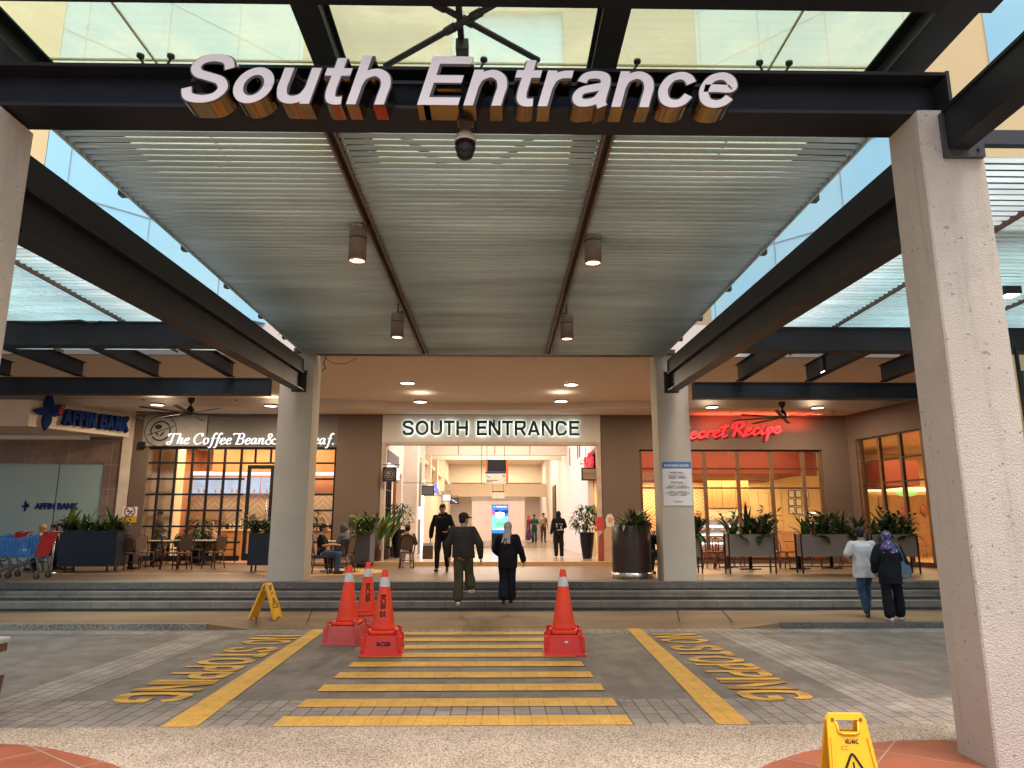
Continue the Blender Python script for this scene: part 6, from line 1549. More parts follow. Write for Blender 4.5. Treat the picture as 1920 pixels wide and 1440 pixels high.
# right hand framed planters
GP = 'framed planters before the restaurant'
def f4(mb, w_, dep, z):
    for x in (-.75,-.15,.35,.8): tuft(mb, (x*w_, dep*.5, z), 14, .66*random.uniform(.8,1.15), .085, random.choice(([0,1],[1,3],[0,0,3])), (35,85), (.2,1.0), shape='lance')
    for x in (-.5,.55): tuft(mb, (x*w_, .02, z), 8, .36, .15, [0,0,1], (-10,50), (.8,2.2), shape='ob')
    tuft(mb, (-.05*w_, dep*.5, z), 5, .85, .11, [1,0], (60,86), (.1,.5), shape='ob')
    for k in range(6): bushy(mb, (random.uniform(-w_,w_),.14,z), (.34,.2,.58), 48, .19, .09, random.choice(([0,0,1],[0,1,3],[1,1,2],[0,3,3])))
for lab, a, b in (('framed taupe planter whose left end is hidden by the notice column',1290,1316),('framed taupe planter with a tall upright leaf, nearest the notice column',1371,1455),('framed taupe planter behind the man in white T-shirt',1508,1632),('framed taupe planter behind the woman in floral headscarf',1642,1726)):
    p0, p1 = on(a,1076,ZP), on(b,1076,ZP); sc = p0.y/F*1.03
    box_planter('framed_planter', lab, p0.x, p1.x, p0.y, .36, 30*sc, 69*sc, beigep, None, GP, f4, True)
# round brown planter
p = on(1192,1086,ZP); rr = 36*p.y/F*1.02
t = thing('round_planter', 'big round brown planter on a steel ring beside the notice column', 'planter', (p.x, p.y+rr, ZP)); hz = 93*p.y/F*1.03
MB().lathe([(rr,.13),(rr,hz*.55),(rr,hz-.01),(rr-.02,hz),(rr-.04,hz-.06)], n=48, cap=False).build('drum', M('brown planter lacquer', (.055,.033,.026), .35, var=.1), t)
MB().lathe([(rr-.03,.0),(rr+.012,.0),(rr+.012,.128),(rr-.02,.128)], n=48, cap=False).build('steel_ring', chrome, t)
MB().lathe([(rr-.04,hz-.08),(.001,hz-.07)], n=32, cap=False).build('soil', soilm, t)
mb = MB()
for k in range(9):
    a = random.uniform(0,6.28); tuft(mb, (rr*.55*math.cos(a), rr*.55*math.sin(a), hz-.08), 20, .62, .06, [1,3,2,0], (25,80), (.5,1.8))
mb.build('plants', LM, t)
# pots with tall paddle leaves
GPp = 'brown pots with paddle leaves'
def pot_plant(label, px, py, ht, potw, poth, m, fn, z=ZP, group=None, prof=None):
    p = on(px, py, z); t = thing('potted_plant', label, 'potted plant', (p.x, p.y+potw/2, z), 0, group); r = potw/2
    MB().lathe(prof(r,poth) if prof else [(r*.62,0),(r*.9,poth*.35),(r,poth*.7),(r*.92,poth*.97),(r*.95,poth),(r*.84,poth),(r*.82,poth-.05)], n=28, cap=False).build('pot', m, t)
    MB().lathe([(r*.83,poth-.06),(.001,poth-.04)], n=20, cap=False).build('soil', soilm, t)
    mb = MB(); fn(mb, r, poth-.05); mb.build('foliage', LM, t); return t
potb = M('brown glazed pot', (.05,.022,.014), .35, var=.2)
def paddle(n, L, lean=0):
    def fn(mb, r, z):
        for k in range(n):
            a = random.uniform(0,6.28); L_ = L*random.uniform(.75,1.1); el = R(random.uniform(62,86)); b = Vector((r*.3*math.cos(a),r*.3*math.sin(a),z)); d_ = Vector((math.cos(a)*math.cos(el),math.sin(a)*math.cos(el),math.sin(el)))
            m_ = b+d_*L_*.35; mb.tube([b,m_],[.013,.009],6,mi=4); leaf(mb, m_, a, el, L_*.68, .22, random.uniform(.2,.9), random.choice([1,1,2,0]), .18, 8, 'ob')
    return fn
pot_plant('brown pot with tall paddle leaves, left one next to the grey planter', 702, 1060, 1.5, .36, .47, potb, paddle(9,1.25), group=GPp)
pot_plant('brown pot with tall paddle leaves, middle one of the row', 719, 1056, 1.5, .36, .46, potb, paddle(12,1.35), group=GPp)
pot_plant('brown pot with tall paddle leaves, rearmost one nearest the dark tall pot', 731, 1051, 1.4, .36, .46, potb, paddle(9,1.2), group=GPp)
darkp = M('black tall pot', (.010,.011,.014), .35)
tallprof = lambda r, h: [(r*.55,0),(r*.62,.03),(r*.88,h*.55),(r*1.0,h*.985),(r*1.0,h),(r*.9,h),(r*.88,h-.06)]
def ficus(n, rx, hz):
    def fn(mb, r, z):
        for k in range(5):
            a = k*1.3; mb.tube([(0,0,z),(.05*math.cos(a),.05*math.sin(a),z+hz*.35),(.22*math.cos(a),.2*math.sin(a),z+hz*.75)],[.014,.010,.005],6,mi=4)
        for k in range(n):
            a = random.uniform(0,6.28); q = random.random()**.5; u = random.uniform(.05,1)
            rad = rx*q*(.55+.6*math.sin(math.pi*min(1,u*.9+.1)))
            if noise.noise((math.cos(a)*rad*5, math.sin(a)*rad*5, u*4)) < -.12: continue
            leaf(mb, (rad*math.cos(a), rad*math.sin(a), z+.08+hz*u), a+random.gauss(0,.6), R(random.uniform(-35,35)), random.uniform(.17,.27), .062, random.uniform(.4,1.3), random.choice([0,0,1]), .2, 4)
    return fn
pot_plant('tall black pot with a leafy ficus right of the hall opening', 1103, 1048, 1, .50, .86, darkp, ficus(640,.46,.85), ZI, prof=tallprof)
pot_plant('dark tall pot with a leafy shrub left of the hall opening', 744, 1046, 1, .50, .95, darkp, ficus(420,.40,.85), ZI, prof=tallprof)
t = pot_plant('small leafy tree in a pot just inside the coffee shop glass', 431, 1049, 1, .40, .45, darkp, ficus(360,.42,.95), ZP); t.location.y = 24.1
t = pot_plant('dark shrub with red flowers behind the narrow coffee shop window', 608, 1049, 1, .5, .5, darkp, ficus(420,.5,1.2), ZP); t.location.y = 24.3
mb = MB(); p = Vector(t.location)
for k in range(5): mb.ell((random.uniform(-.2,.2),random.uniform(-.3,-.1),random.uniform(1.75,1.95)), (.08,.05,.07), 10, 6)
mb.build('red_flower', M('red bloom', (.60,.07,.05), .5), t)
# ------------------------------------------------------------------ rattan chairs and tables
ratt = M('dark rattan', (.075,.036,.018), .5, var=.3, vs=12)
def WEAVE():
    m, nt, b = _new('woven rattan'); t_ = N(nt, 'ShaderNodeTexChecker', Scale=64); t_.inputs[1].default_value = c4((.16,.095,.05)); t_.inputs[2].default_value = c4((.035,.022,.016)); nt.links.new(coords(nt,1), t_.inputs[0]); nt.links.new(t_.outputs[0], b.inputs['Base Color']); b.inputs['Roughness'].default_value = .6; return m
weave = WEAVE()
def rattan(label, loc, rz, group):
    t = thing('rattan_chair', label, 'chair', loc, rz, group)
    MB().prism(rounded(-.21,-.21,.21,.21,.12,5), .035).xf(Matrix.Translation((0,0,.455))@Matrix.Rotation(R(-90),4,'X')).build('seat', weave, t)
    for sx in (-1,1):
        MB().tube([(sx*.17,.17,.44),(sx*.19,.20,.0)],.016,8).build('leg', ratt, t); MB().tube([(sx*.17,-.17,.44),(sx*.20,-.25,.0)],.016,8).build('leg', ratt, t)
    arch = [(-.20,-.20,.44),(-.225,-.235,.66),(-.19,-.265,.84),(-.10,-.28,.915),(0,-.285,.93),(.10,-.28,.915),(.19,-.265,.84),(.225,-.235,.66),(.20,-.20,.44)]
    MB().tube(arch,.016,8).build('back_frame', ratt, t)
    mb = MB(); P = [(-.14,-.215,.50),(.14,-.215,.50),(.185,-.24,.66),(.155,-.265,.81),(.08,-.277,.875),(-.08,-.277,.875),(-.155,-.265,.81),(-.185,-.24,.66)]
    mb.loft([P,[(x,y+.012,z) for x,y,z in P]], smooth=False); mb.build('back_panel', weave, t)
    mb = MB(); mb.tube([(-.18,.18,.2),(.18,.18,.2)],.010,6); mb.tube([(-.185,-.2,.22),(-.18,.18,.2)],.010,6); mb.tube([(.185,-.2,.22),(.18,.18,.2)],.010,6); mb.build('stretcher', ratt, t)
    return t
GR = 'rattan chairs outside the coffee shop'
ch0 = None
def rat(label, px, py, rz, z=ZP):
    global ch0
    p = on(px, py, z)
    if ch0 is None: ch0 = rattan(label, (p.x,p.y,z), R(rz), GR); return ch0
    return dup(ch0, (p.x,p.y,z), R(rz), label)
def rat_under(label, key, rz):
    o = [q for q in COL.objects if q.name.startswith('person') and str(q.get('label','')).startswith(key)][0]
    return dup(ch0, (o.location.x,o.location.y,ZP), R(rz), label)
rat('rattan chair with its woven back to the viewer beside the navy planter', 240, 1069, 6)
rat('rattan chair turned sideways left of the middle table', 318, 1067, -62)
rat('rattan chair turned sideways, crossing in front of the right table', 340, 1068, 38)
rat('rattan chair at the left end of the terrace facing the planter', 268, 1065, -125); rat('rattan chair right of the long table, turned to the shop door', 398, 1066, 70); rat('rattan chair in the second row behind the long table', 318, 1056, 150)
rat('rattan chair behind the left white table near the glass', 291, 1058, 170)
rat('rattan chair behind the middle of the white tables', 340, 1058, 185)
rat('rattan chair by the glass facing left near the potted tree', 372, 1057, 160)
rat('rattan chair in front of the potted tree near the shop door', 428, 1056, -70)
rat_under('rattan chair behind the tan headscarf woman', 'seated woman in tan headscarf', -80)
rat_under('rattan chair under the guest in black by the left platform column', 'seated guest in black right of', -85)
rat_under('rattan chair under the woman in dark grey headscarf', 'seated woman in dark grey headscarf', 75)
rat_under('rattan chair holding the seated man near the hall opening', 'seated man in black seen from behind', 5)
rat('rattan chair half hidden behind the navy planter', 155, 1061, 172)
tabt = M('cream table top', (.60,.50,.38), .4, var=.05)
def table(label, px, py, L, loc=None):
    p = on(px, py, ZP); t = thing('cafe_table', label, 'table', (p.x,p.y,ZP), 0, 'white topped tables outside the coffee shop')
    MB().box((-L/2,-.32,.725),(L/2,.32,.755)).build('tabletop', tabt, t, bevel=.006)
    for x in ((-L*.30, L*.30) if L > 1 else (0,)):
        MB().box((x-.035,-.035,.03),(x+.035,.035,.724)).build('pedestal', blackm, t); mb = MB(); mb.box((x-.24,-.03,0),(x+.24,.03,.029)); mb.box((x-.03,-.24,.001),(x+.03,.24,.028)); mb.build('foot', blackm, t)
    return t
table('cream topped table behind the first rattan chair', 284, 1062, .75); table('long cream topped table in the middle of the terrace', 358, 1060, 1.25); table('small cream topped table before the glass by the tree', 402, 1055, .7); table('dark edged table between the two seated guests by the column', 628, 1065, .7)
# red bentwood chairs
redw = M('red brown bentwood', (.22,.045,.022), .4, var=.2)
def bent(label, loc, rz):
    t = thing('bentwood_chair', label, 'chair', loc, rz, 'red bentwood chairs outside the restaurant')
    MB().lathe([(.001,.44),(.19,.44),(.205,.45),(.205,.465),(.19,.475),(.001,.472)], n=28, cap=False).build('seat', redw, t)
    for sx in (-1,1): MB().tube([(sx*.14,.14,.44),(sx*.18,.19,0)],.015,8).build('leg', redw, t); MB().tube([(sx*.14,-.14,.44),(sx*.18,-.23,0)],.015,8).build('leg', redw, t)
    MB().tube([(.15*math.cos(a*.314),.15*math.sin(a*.314),.22) for a in range(20)],.009,6,closed=True).build('ring', redw, t)
    MB().tube([(-.17,-.15,.46),(-.19,-.20,.65),(-.16,-.25,.80),(-.07,-.275,.875),(.07,-.275,.875),(.16,-.25,.80),(.19,-.20,.65),(.17,-.15,.46)],.015,8).build('back_frame', redw, t)
    MB().tube([(-.10,-.16,.46),(-.10,-.21,.64),(0,-.245,.76),(.10,-.21,.64),(.10,-.16,.46)],.011,8).build('inner_hoop', redw, t)
    return t
b0 = None
for lab, px, py, rz in (('red bentwood chair immediately right of the notice column',1334,1066,150),('red bentwood chair before the glowing cake display',1352,1066,-20),('red bentwood chair touching the left end of the first framed planter',1362,1061,200),('red bentwood chair between the first and second framed planters, left',1464,1066,-60),('red bentwood chair between the first and second framed planters, right',1486,1066,70),('red bentwood chair behind the first framed planter, seen through its legs',1392,1062,10),('red bentwood chair behind the second framed planter, left of its middle',1540,1062,15),('red bentwood chair behind the second framed planter, near the man in white',1590,1062,165),('red bentwood chair behind the third framed planter',1668,1062,40),('pale lit red chair at the far right inside the angled window',1736,1046,180)):
    p = on(px,py,ZP)
    if b0 is None: b0 = bent(lab,(p.x,p.y,ZP),R(rz))
    else: dup(b0,(p.x,p.y,ZP),R(rz),lab)
t0 = None
for lab, px, py in (('black based table behind the first framed planter',1408,1068),('black based table between the first two framed planters',1500,1067),('black based table behind the second framed planter',1560,1066),('black based table near the cake display',1366,1064),('black based table behind the third framed planter',1690,1066)):
    p = on(px,py,ZP)
    if t0 is None:
        t0 = thing('pedestal_table', lab, 'table', (p.x,p.y,ZP), 0, 'black based tables outside the restaurant')
        MB().lathe([(.001,.735),(.36,.735),(.37,.745),(.37,.76),(.001,.765)], n=32, cap=False).build('tabletop', M('brown table top', (.16,.08,.045), .4), t0)
        MB().tube([(0,0,.03),(0,0,.734)],.05,12).build('pedestal', blackm, t0); mb = MB(); mb.box((-.28,-.04,0),(.28,.04,.03)); mb.box((-.04,-.28,.001),(.04,.28,.029)); mb.build('foot', blackm, t0)
    else: dup(t0,(p.x,p.y,ZP),0,lab)
# ------------------------------------------------------------------ rope posts
def post(label, px, py, pyt, z=ZP):
    p = on(px,py,z); h = (py-pyt)*p.y/F*1.03; t = thing('rope_post', label, 'barrier post', (p.x,p.y,z), 0, 'steel rope posts')
    MB().lathe([(.001,0),(.17,0),(.17,.012),(.10,.03),(.03,.04)], n=28, cap=False).build('base', chrome, t); MB().tube([(0,0,.03),(0,0,h-.06)],.024,14).build('pole', chrome, t); MB().lathe([(.026,h-.06),(.032,h-.05),(.032,h-.015),(.02,h),(.001,h)], n=16, cap=False).build('cap', chrome, t)
post('steel rope post beside the tall grey planter', 649, 1070, 1001); post('steel rope post between the trolley and the navy planter', 95, 1075, 1005)
p = on(683,1068,ZP); t = thing('folding_stand', 'small black metal stand on the floor right of the rope post', 'stand', (p.x,p.y,ZP))
for sx in (-1,1): MB().beam((sx*.09,0,0),(sx*.09,0,.33),.012,.012).build('leg', blackm, t)
mb = MB(); mb.box((-.09,-.006,.1),(.09,.006,.112)); mb.box((-.09,-.006,.22),(.09,.006,.232)); mb.tube([(-.09,0,.2),(.14,.02,.24)],.012); mb.build('rung', blackm, t)
# ------------------------------------------------------------------ shopping trolleys
bluep = M('blue trolley plastic', (.05,.20,.48), .4, var=.06); redp = M('red trolley plastic', (.42,.02,.03), .4); greyp = M('grey trolley frame', (.13,.13,.135), .45)
def trolley(label, loc, rz):
    t = thing('shopping_trolley', label, 'trolley', loc, rz, 'blue and red shopping trolleys')
    # basket: handle end at +x, tapering towards -x; lattice sides
    x0, x1, zb0, zb1, zt = -.48, .36, .55, .47, .93
    mb = MB(); hw0, hw1 = .20, .27
    hw = lambda x: hw0+(hw1-hw0)*(x-x0)/(x1-x0); zb = lambda x: zb0+(zb1-zb0)*(x-x0)/(x1-x0); ztp = lambda x: .84+(.10)*max(0,(x-.05)/.31)**1.5
    for s in (-1,1):
        for k in range(13):
            x = x0+(x1-x0)*k/12; mb.beam((x,s*hw(x)*.86,zb(x)),(x,s*hw(x),ztp(x)),.014,.028)
        for k in range(9):
            f = k/8; pts = [(x,s*hw(x)*(.86+.14*f),zb(x)+(ztp(x)-zb(x))*f) for x in (x0,(x0+x1)/2,x1)]
            for a, b in zip(pts,pts[1:]): mb.beam(a,b,.014,.09 if k == 0 else (.05 if k == 8 else .026))
        mb.beam((-.05,s*hw(-.05)*.94,.60),(.22,s*hw(.22)*.94,.58),.016,.13)
    for k in range(7):
        y = -.2+.4*k/6; mb.beam((x0,y,zb0),(x1,y*1.2,zb1),.02,.012); mb.beam((x0,y*.86,zb0),(x0-.03,y,.84),.02,.012)
    for k in range(7): z = zb0+(.84-zb0)*k/6; mb.beam((x0-.03*k/6,-.2,z),(x0-.03*k/6,.2,z),.014,.03)
    mb.build('basket', bluep, t)
    mb = MB(); mb.hexa([(.30,-.27,.47),(.36,-.27,.47),(.36,.27,.47),(.30,.27,.47),(.40,-.285,.94),(.50,-.285,.97),(.50,.285,.97),(.40,.285,.94)]); mb.build('rear_panel', redp, t, bevel=.012)
    mb = MB(); mb.tube([(.44,-.29,.97),(.56,-.29,1.0),(.60,-.25,1.0),(.60,.25,1.0),(.56,.29,1.0),(.44,.29,.97)],.018,8); mb.build('handle', redp, t)
    o = newmesh('number_plate', text_mesh('99', .07,.05,.004,bold=.02), white, t); o.location = (.06,-.262,.59)
    mb = MB()
    for s in (-1,1):
        mb.tube([(.34,s*.24,.50),(.20,s*.26,.40),(.30,s*.27,.16)],.020,8); mb.tube([(.2,s*.26,.40),(-.30,s*.22,.22),(-.36,s*.22,.13)],.020,8); mb.tube([(-.40,s*.17,.55),(-.1,s*.25,.30)],.016,8); mb.tube([(.34,s*.24,.50),(.42,s*.27,.13)],.018,8)
    mb.tube([(-.30,-.22,.22),(-.30,.22,.22)],.014,8); mb.build('frame', greyp, t)
    for x, w_ in ((.40,.27),(-.38,.22)):
        for s in (-1,1):
            mb = MB(); mb.tube([(x,s*w_-.018,.065),(x,s*w_+.018,.065)],.065,18); wh = mb.build('wheel', M('wheel rubber', (.03,.03,.032), .6), t)
            mb = MB(); mb.tube([(x,s*w_-.021,.065),(x,s*w_+.021,.065)],.028,12); mb.build('hub', greyp, wh); mb = MB(); mb.box((x-.02,s*w_-.028,.06),(x+.02,s*w_-.022,.15)); mb.box((x-.02,s*w_+.022,.06),(x+.02,s*w_+.028,.15)); mb.box((x-.025,s*w_-.028,.14),(x+.025,s*w_+.028,.16)); mb.build('caster_fork', greyp, t)
    return t
p = on(52,1086,ZP); t1 = trolley('blue shopping trolley with red handle end at the left picture edge', (p.x-.22,p.y+.15,ZP), R(8)); t1.scale = (1.02,)*3
dup(t1, (p.x-1.12,p.y+.5,ZP), R(14), 'second shopping trolley, only its red handle in view at the left edge')
# ------------------------------------------------------------------ litter bin at the left edge
pr = at(22,1199,7.32); pb = at(8,1300,7.30)
t = thing('litter_bin', 'brown litter bin with a pale slab roof cut by the left picture edge', 'bin', (pr.x-.35,7.02,.0))
zt_ = at(10,1193,7.3).z; wr_ = .35
MB().box((-wr_,-.3,zt_-.055),(wr_,.3,zt_)).build('roof', M('pale bin roof', (.55,.53,.52), .5), t, bevel=.02)
brm = M('brown bin metal', (.16,.075,.045), .5, var=.1)
MB().box((-wr_+.02,-.28,zt_-.13),(wr_-.02,.28,zt_-.056)).build('roof_skirt', brm, t)
zo = at(5,1266,7.28).z; dxb = pb.x-pr.x-.02
mb = MB(); mb.hexa([(-wr_-.05,-.25,0),(wr_+dxb-.02,-.25,0),(wr_+dxb-.02,.25,0),(-wr_-.05,.25,0),(-wr_-.05,-.28,zo),(wr_+dxb,-.28,zo),(wr_+dxb,.28,zo),(-wr_-.05,.28,zo)]); mb.build('body', brm, t)
for sx in (-1,1): MB().box((sx*.1-.22,-.02,zo),(sx*.1-.18,.02,zt_-.131)).build('roof_post', brm, t)
# ------------------------------------------------------------------ notices and hanging signs
Yn_ = fr0.y-.012
a, b = at(1241,866,Yn_), at(1299,948,Yn_); bx = thing('hours_notice', 'white opening hours notice with blue header on the right platform column', 'notice', (a.x,Yn_,b.z)); W_, Hn = b.x-a.x, a.z-b.z
zh = Hn*.845
MB().box((0,-.012,0),(W_,.008,zh)).build('board', M('notice white', (.62,.60,.60), .5, var=.02), bx); MB().box((0,-.012,zh+.001),(W_,.008,Hn)).build('header', M('notice blue', (.055,.16,.34), .5), bx)
nk = M('notice ink', (.06,.055,.055), .6)
def ntxt(s, fz, wd, ht, m=nk, **k): o = newmesh('lettering', text_mesh(s, W_*wd, ht, .004, **k), m, bx); o.location = (W_*(.5-wd/2), -.016, Hn*fz)
ntxt('BUSINESS HOURS', .885, .84, .055, white, bold=.01)
for s, fz, wd, ht in (('FASHION MALL',.74,.48,.030),('MONDAY - SUNDAY',.655,.58,.028),('10:00AM - 10:00PM',.615,.60,.026),('STREET MALL',.515,.44,.030),('MONDAY - THURSDAY',.43,.66,.028),('10:00AM - 12:00 MIDNIGHT',.39,.82,.026),('FRIDAY - SUNDAY &',.30,.60,.028),('EVE OF PUBLIC HOLIDAYS',.262,.80,.028),('10:00AM - 1:00AM',.222,.58,.026)): ntxt(s, fz, wd, ht, bold=.006 if 'MALL' in s else 0)
ntxt('Curve', .07, .28, .045, shear=.35)
mb = MB(); mb.box((W_*.22,-.015,Hn*.715),(W_*.78,-.013,Hn*.719)); mb.box((W_*.24,-.015,Hn*.49),(W_*.76,-.013,Hn*.494)); mb.build('rule', nk, bx)
# square black emblem sign on a bracket
Ys = 23.2; a, b = at(718,876,Ys), at(743,903,Ys); t = thing('blade_sign', 'square black hanging sign with a pale round emblem left of the opening', 'sign', (0,Ys,0))
MB().box((a.x,-.03,b.z),(b.x,.03,a.z)).build('board', M('black board', (.012,.009,.010), .5), t)
c = ((a.x+b.x)/2, (a.z+b.z)/2); emblem(t, c, .18, M('emblem pale line', (.30,.24,.22), .5), -.034)
mb = MB(); zt = at(730,871,Ys).z; mb.beam((a.x-.02,0,zt),(b.x+.10,0,zt),.02,.02); mb.beam((a.x+.08,0,a.z),(a.x+.08,0,zt),.012,.012); mb.beam((b.x-.08,0,a.z),(b.x-.08,0,zt),.012,.012); mb.beam((a.x+.15,0,zt),(a.x+.15,0,zE-.1),.014,.014); mb.build('bracket', blackm, t)
# red restaurant blade sign on the right
Ys = 23.9; a, b = at(1090,877,Ys), at(1124,901,Ys); t = thing('blade_sign', 'taupe hanging sign in a black frame at the right of the opening', 'sign', (0,Ys,0))
MB().box((a.x,-.04,b.z),(b.x,.04,a.z)).build('frame', blackm, t); MB().box((a.x+.04,-.046,b.z+.04),(b.x-.01,-.041,a.z-.04)).build('panel', M('taupe sign panel', (.30,.22,.17), .6), t)
o = newmesh('lettering', text_mesh('Secret Recipe', .36, .09, .004, shear=.3), M('red brown ink', (.25,.07,.05), .6), t); o.location = (a.x+.09,-.051,(a.z+b.z)/2-.03)
mb = MB(); zt = at(1095,870,Ys).z; mb.beam((a.x-.05,0,zt),(b.x+.05,0,zt),.022,.022); mb.beam((a.x+.1,0,a.z),(a.x+.1,0,zt),.012,.012); mb.tube([(a.x+.04+.06*math.cos(k*.6),0,zt+.07+.06*math.sin(k*.6)) for k in range(9)],.008,6); x_ = at(1098,850,Ys).x; mb.beam((x_,0,zt),(x_,0,zE-.1),.014,.014); mb.build('bracket', blackm, t)
# lit letters seen edge-on inside the hall
t = thing('hall_neon_sign', 'red glowing lettering on the right hall wall seen almost edge-on', 'sign', (0,0,0))
mb = MB(); nib_word(mb, 'Secret Recipe', 1, .14, .11, 40, .08, GS, gap=.02); x0 = min(v.co.x for v in mb.bm.verts); x1 = max(v.co.x for v in mb.bm.verts); L_ = 2.3
mb.xf(Matrix(((0,1,0,xr-.14),(-L_/(x1-x0),0,0,26.6),(0,0,.42,az(874,25,1108)),(0,0,0,1)))); mb.build('lettering', neon, t)
t = thing('hall_coffee_sign', 'white lit lettering on the left hall wall seen almost edge-on', 'sign', (0,0,0))
mb = MB(); nib_word(mb, 'The Coffee Bean&', 1, .17, .06, 20, .10, GLY); x0 = min(v.co.x for v in mb.bm.verts); x1 = max(v.co.x for v in mb.bm.verts); L_ = 2.6
mb.xf(Matrix(((0,-1,0,xl+.16),(L_/(x1-x0),0,0,24.3),(0,0,.40,az(893,25,745)),(0,0,0,1)))); mb.build('lettering', LW, t)
tp_ = MB(); tp_.box((xl-.01,24.05,az(897,25,745)),(xl+.05,27.4,az(845,25,745))); o = tp_.build('hall_fascia', greyw); tag(o, 'grey fascia panel carrying the edge-on white letters in the hall', 'sign panel')
t = thing('hall_window', 'black barred side window of the coffee shop inside the hall', 'window', (xl+.02,24.1,ZP))
mb = MB()
for y in (0,.45,.9,1.35): mb.box((.0,y,.0),(.06,y+.05,3.1))
for z in (.55,1.15,1.75,2.35,3.05): mb.box((.005,0,z),(.055,1.4,z+.045))
mb.build('bars', blackm, t); MB().box((-.01,.01,0),(-.002,1.39,3.1)).build('pane', M('dark pane', (.02,.018,.016), .15), t)
# hanging directory boards
def hang(label, Y, p0, p1, parts):
    t = thing('hanging_directory', label, 'sign', (0,Y,0))
    for nm, q0, q1, m, (x0_, x1_) in parts:
        a, b = at(x0_,q0,Y), at(x1_,q1,Y); MB().box((a.x,-.05,b.z),(b.x,.05,a.z)).build(nm, m, t)
    return t
dk = M('black draped cloth', (.015,.014,.018), .8, var=.5, vs=6, stretch=(6,1,1)); nv = M('navy header', (.015,.03,.09), .5); pw = M('peach white board', (.72,.58,.44), .6); om = M('orange drape', (.65,.14,.03), .7)
t = hang('hanging direction board with black draped top and orange edges in the hall', 32, 0, 0, (('drape',862,884.5,dk,(914,949)),('edge',862,884.5,om,(911,914)),('edge',862,905,om,(949,953)),('header',885,888,nv,(910,949)),('board',888.2,907,pw,(910,949))))
mb = MB()
for px in (913,946): x_ = at(px,860,32).x; mb.beam((x_,0,at(px,862,32).z),(x_,0,6.5),.02,.02)
mb.build('hanger', blackm, t); mb = MB()
for k, (q, f0, f1) in enumerate(((892,.05,.12),(895,.05,.25),(901,.05,.6),(904,.05,.35),(892,.8,.95),(895,.85,.95),(901,.9,.96))):
    a, b = at(910,q,31.93), at(949,q,31.93); mb.box((a.x+(b.x-a.x)*f0,-.055,a.z),(a.x+(b.x-a.x)*f1,-.051,a.z+.03))
mb.build('direction_line', nk, t)
t = hang('smaller hanging direction board deeper in the hall above the screen', 39, 0, 0, (('header',921,923,nv,(922,946)),('board',923.1,934.5,pw,(922,946)),)); mb = MB()
for px in (924,944): x_ = at(px,920,39).x; mb.beam((x_,0,at(px,921,39).z),(x_,0,6.0),.02,.02)
mb.build('hanger', blackm, t)
p = at(903,861,31); q = at(903,906,31); tag(MB().beam((p.x,31,q.z),(p.x,31,6.5),.025,.025).build('hanging_rod', blackm), 'thin dark rod hanging left of the draped direction board', 'rod')
# small hanging shop signs on the left of the hall
for lab, (x0_,x1_,q0,q1), Y, m1, m2, word in (('dark grey hanging shop sign, nearest of the row on the left',(791,814,911,929),29.0,blackm,M('slate sign', (.13,.135,.13), .5),None),('white hanging shop sign in a dark frame, middle of the row',(829,846,926,940),33.6,blackm,white,'GREEN'),('dark hanging sign with a white slash, farthest of the row',(844,860,934,945),36.9,blackm,M('dark slate sign', (.06,.065,.07), .5),None)):
    a, b = at(x0_,q0,Y), at(x1_,q1,Y); t = thing('shop_sign', lab, 'sign', (0,Y,0), 0, 'hanging shop signs in the hall')
    MB().box((a.x,-.04,b.z),(b.x,.04,a.z)).build('frame', m1, t); MB().box((a.x+.03,-.045,b.z+.03),(b.x-.03,-.041,a.z-.03)).build('panel', m2, t)
    mb = MB(); mb.beam((xl,0,a.z+.12),(b.x,0,a.z+.12),.02,.02); mb.beam((a.x+.06,0,a.z),(a.x+.06,0,a.z+.12),.012,.012); mb.beam((b.x-.06,0,a.z),(b.x-.06,0,a.z+.12),.012,.012); mb.build('bracket', blackm, t)
    if 'slash' in lab: mb = MB(); mb.beam((a.x+.08,-.048,a.z-.06),(b.x-.08,-.048,b.z+.06),.004,.04); mb.build('slash', white, t)
t = thing('hall_blue_sign', 'glowing blue sign shape beside the dark grey hanging shop sign', 'sign', (0,31,0)); a, b = at(815,905,31), at(824,926,31); mb = MB(); mb.prism([(a.x,a.z-.1),(a.x+.08,a.z),(a.x+.12,a.z-.2),(b.x,b.z+.05),(b.x-.12,b.z),(a.x+.02,b.z+.12)], .05); mb.build('letter', EM('blue glow', (.05,.06,.9), 3), t)
# white hoarding box in the hall and the information screen
Yh = 40; a, b = at(885,938,Yh), at(984,1028,Yh); hoard = thing('hoarding', 'plain pinkish white hoarding standing across the end of the hall', 'hoarding', (0,Yh,0))
MB().box((a.x,0,ZI),(b.x,3.5,a.z)).build('panel', M('hoarding paint', (.82,.68,.60), .7, var=.02), hoard); MB().box((a.x-.03,-.05,a.z+.001),(b.x+.03,3.5,at(900,932,Yh).z)).build('top_band', M('hoarding grey band', (.40,.37,.35), .6), hoard); MB().box((a.x,-.02,ZI),(b.x,-.001,ZI+.35)).build('plinth', M('hoarding plinth', (.60,.48,.42), .6), hoard)
Yk = 37.5; a, b = at(922,947,Yk), at(953,1000,Yk); t = thing('information_screen', 'tall lit blue information screen on a black stand in the hall', 'screen', (0,Yk,0)); W_ = b.x-a.x
MB().box((a.x,-.08,ZI),(b.x,.08,b.z)).build('stand', M('black glossy stand', (.012,.012,.013), .3), t); MB().box((a.x,-.08,b.z+.001),(b.x,.08,a.z+.02)).build('casing', blackm, t)
MB().box((a.x+.01,-.086,b.z+.01),(b.x-.01,-.081,a.z)).build('display', EM('blue screen', (.015,.10,.75), 1.6), t)
HH = a.z-b.z
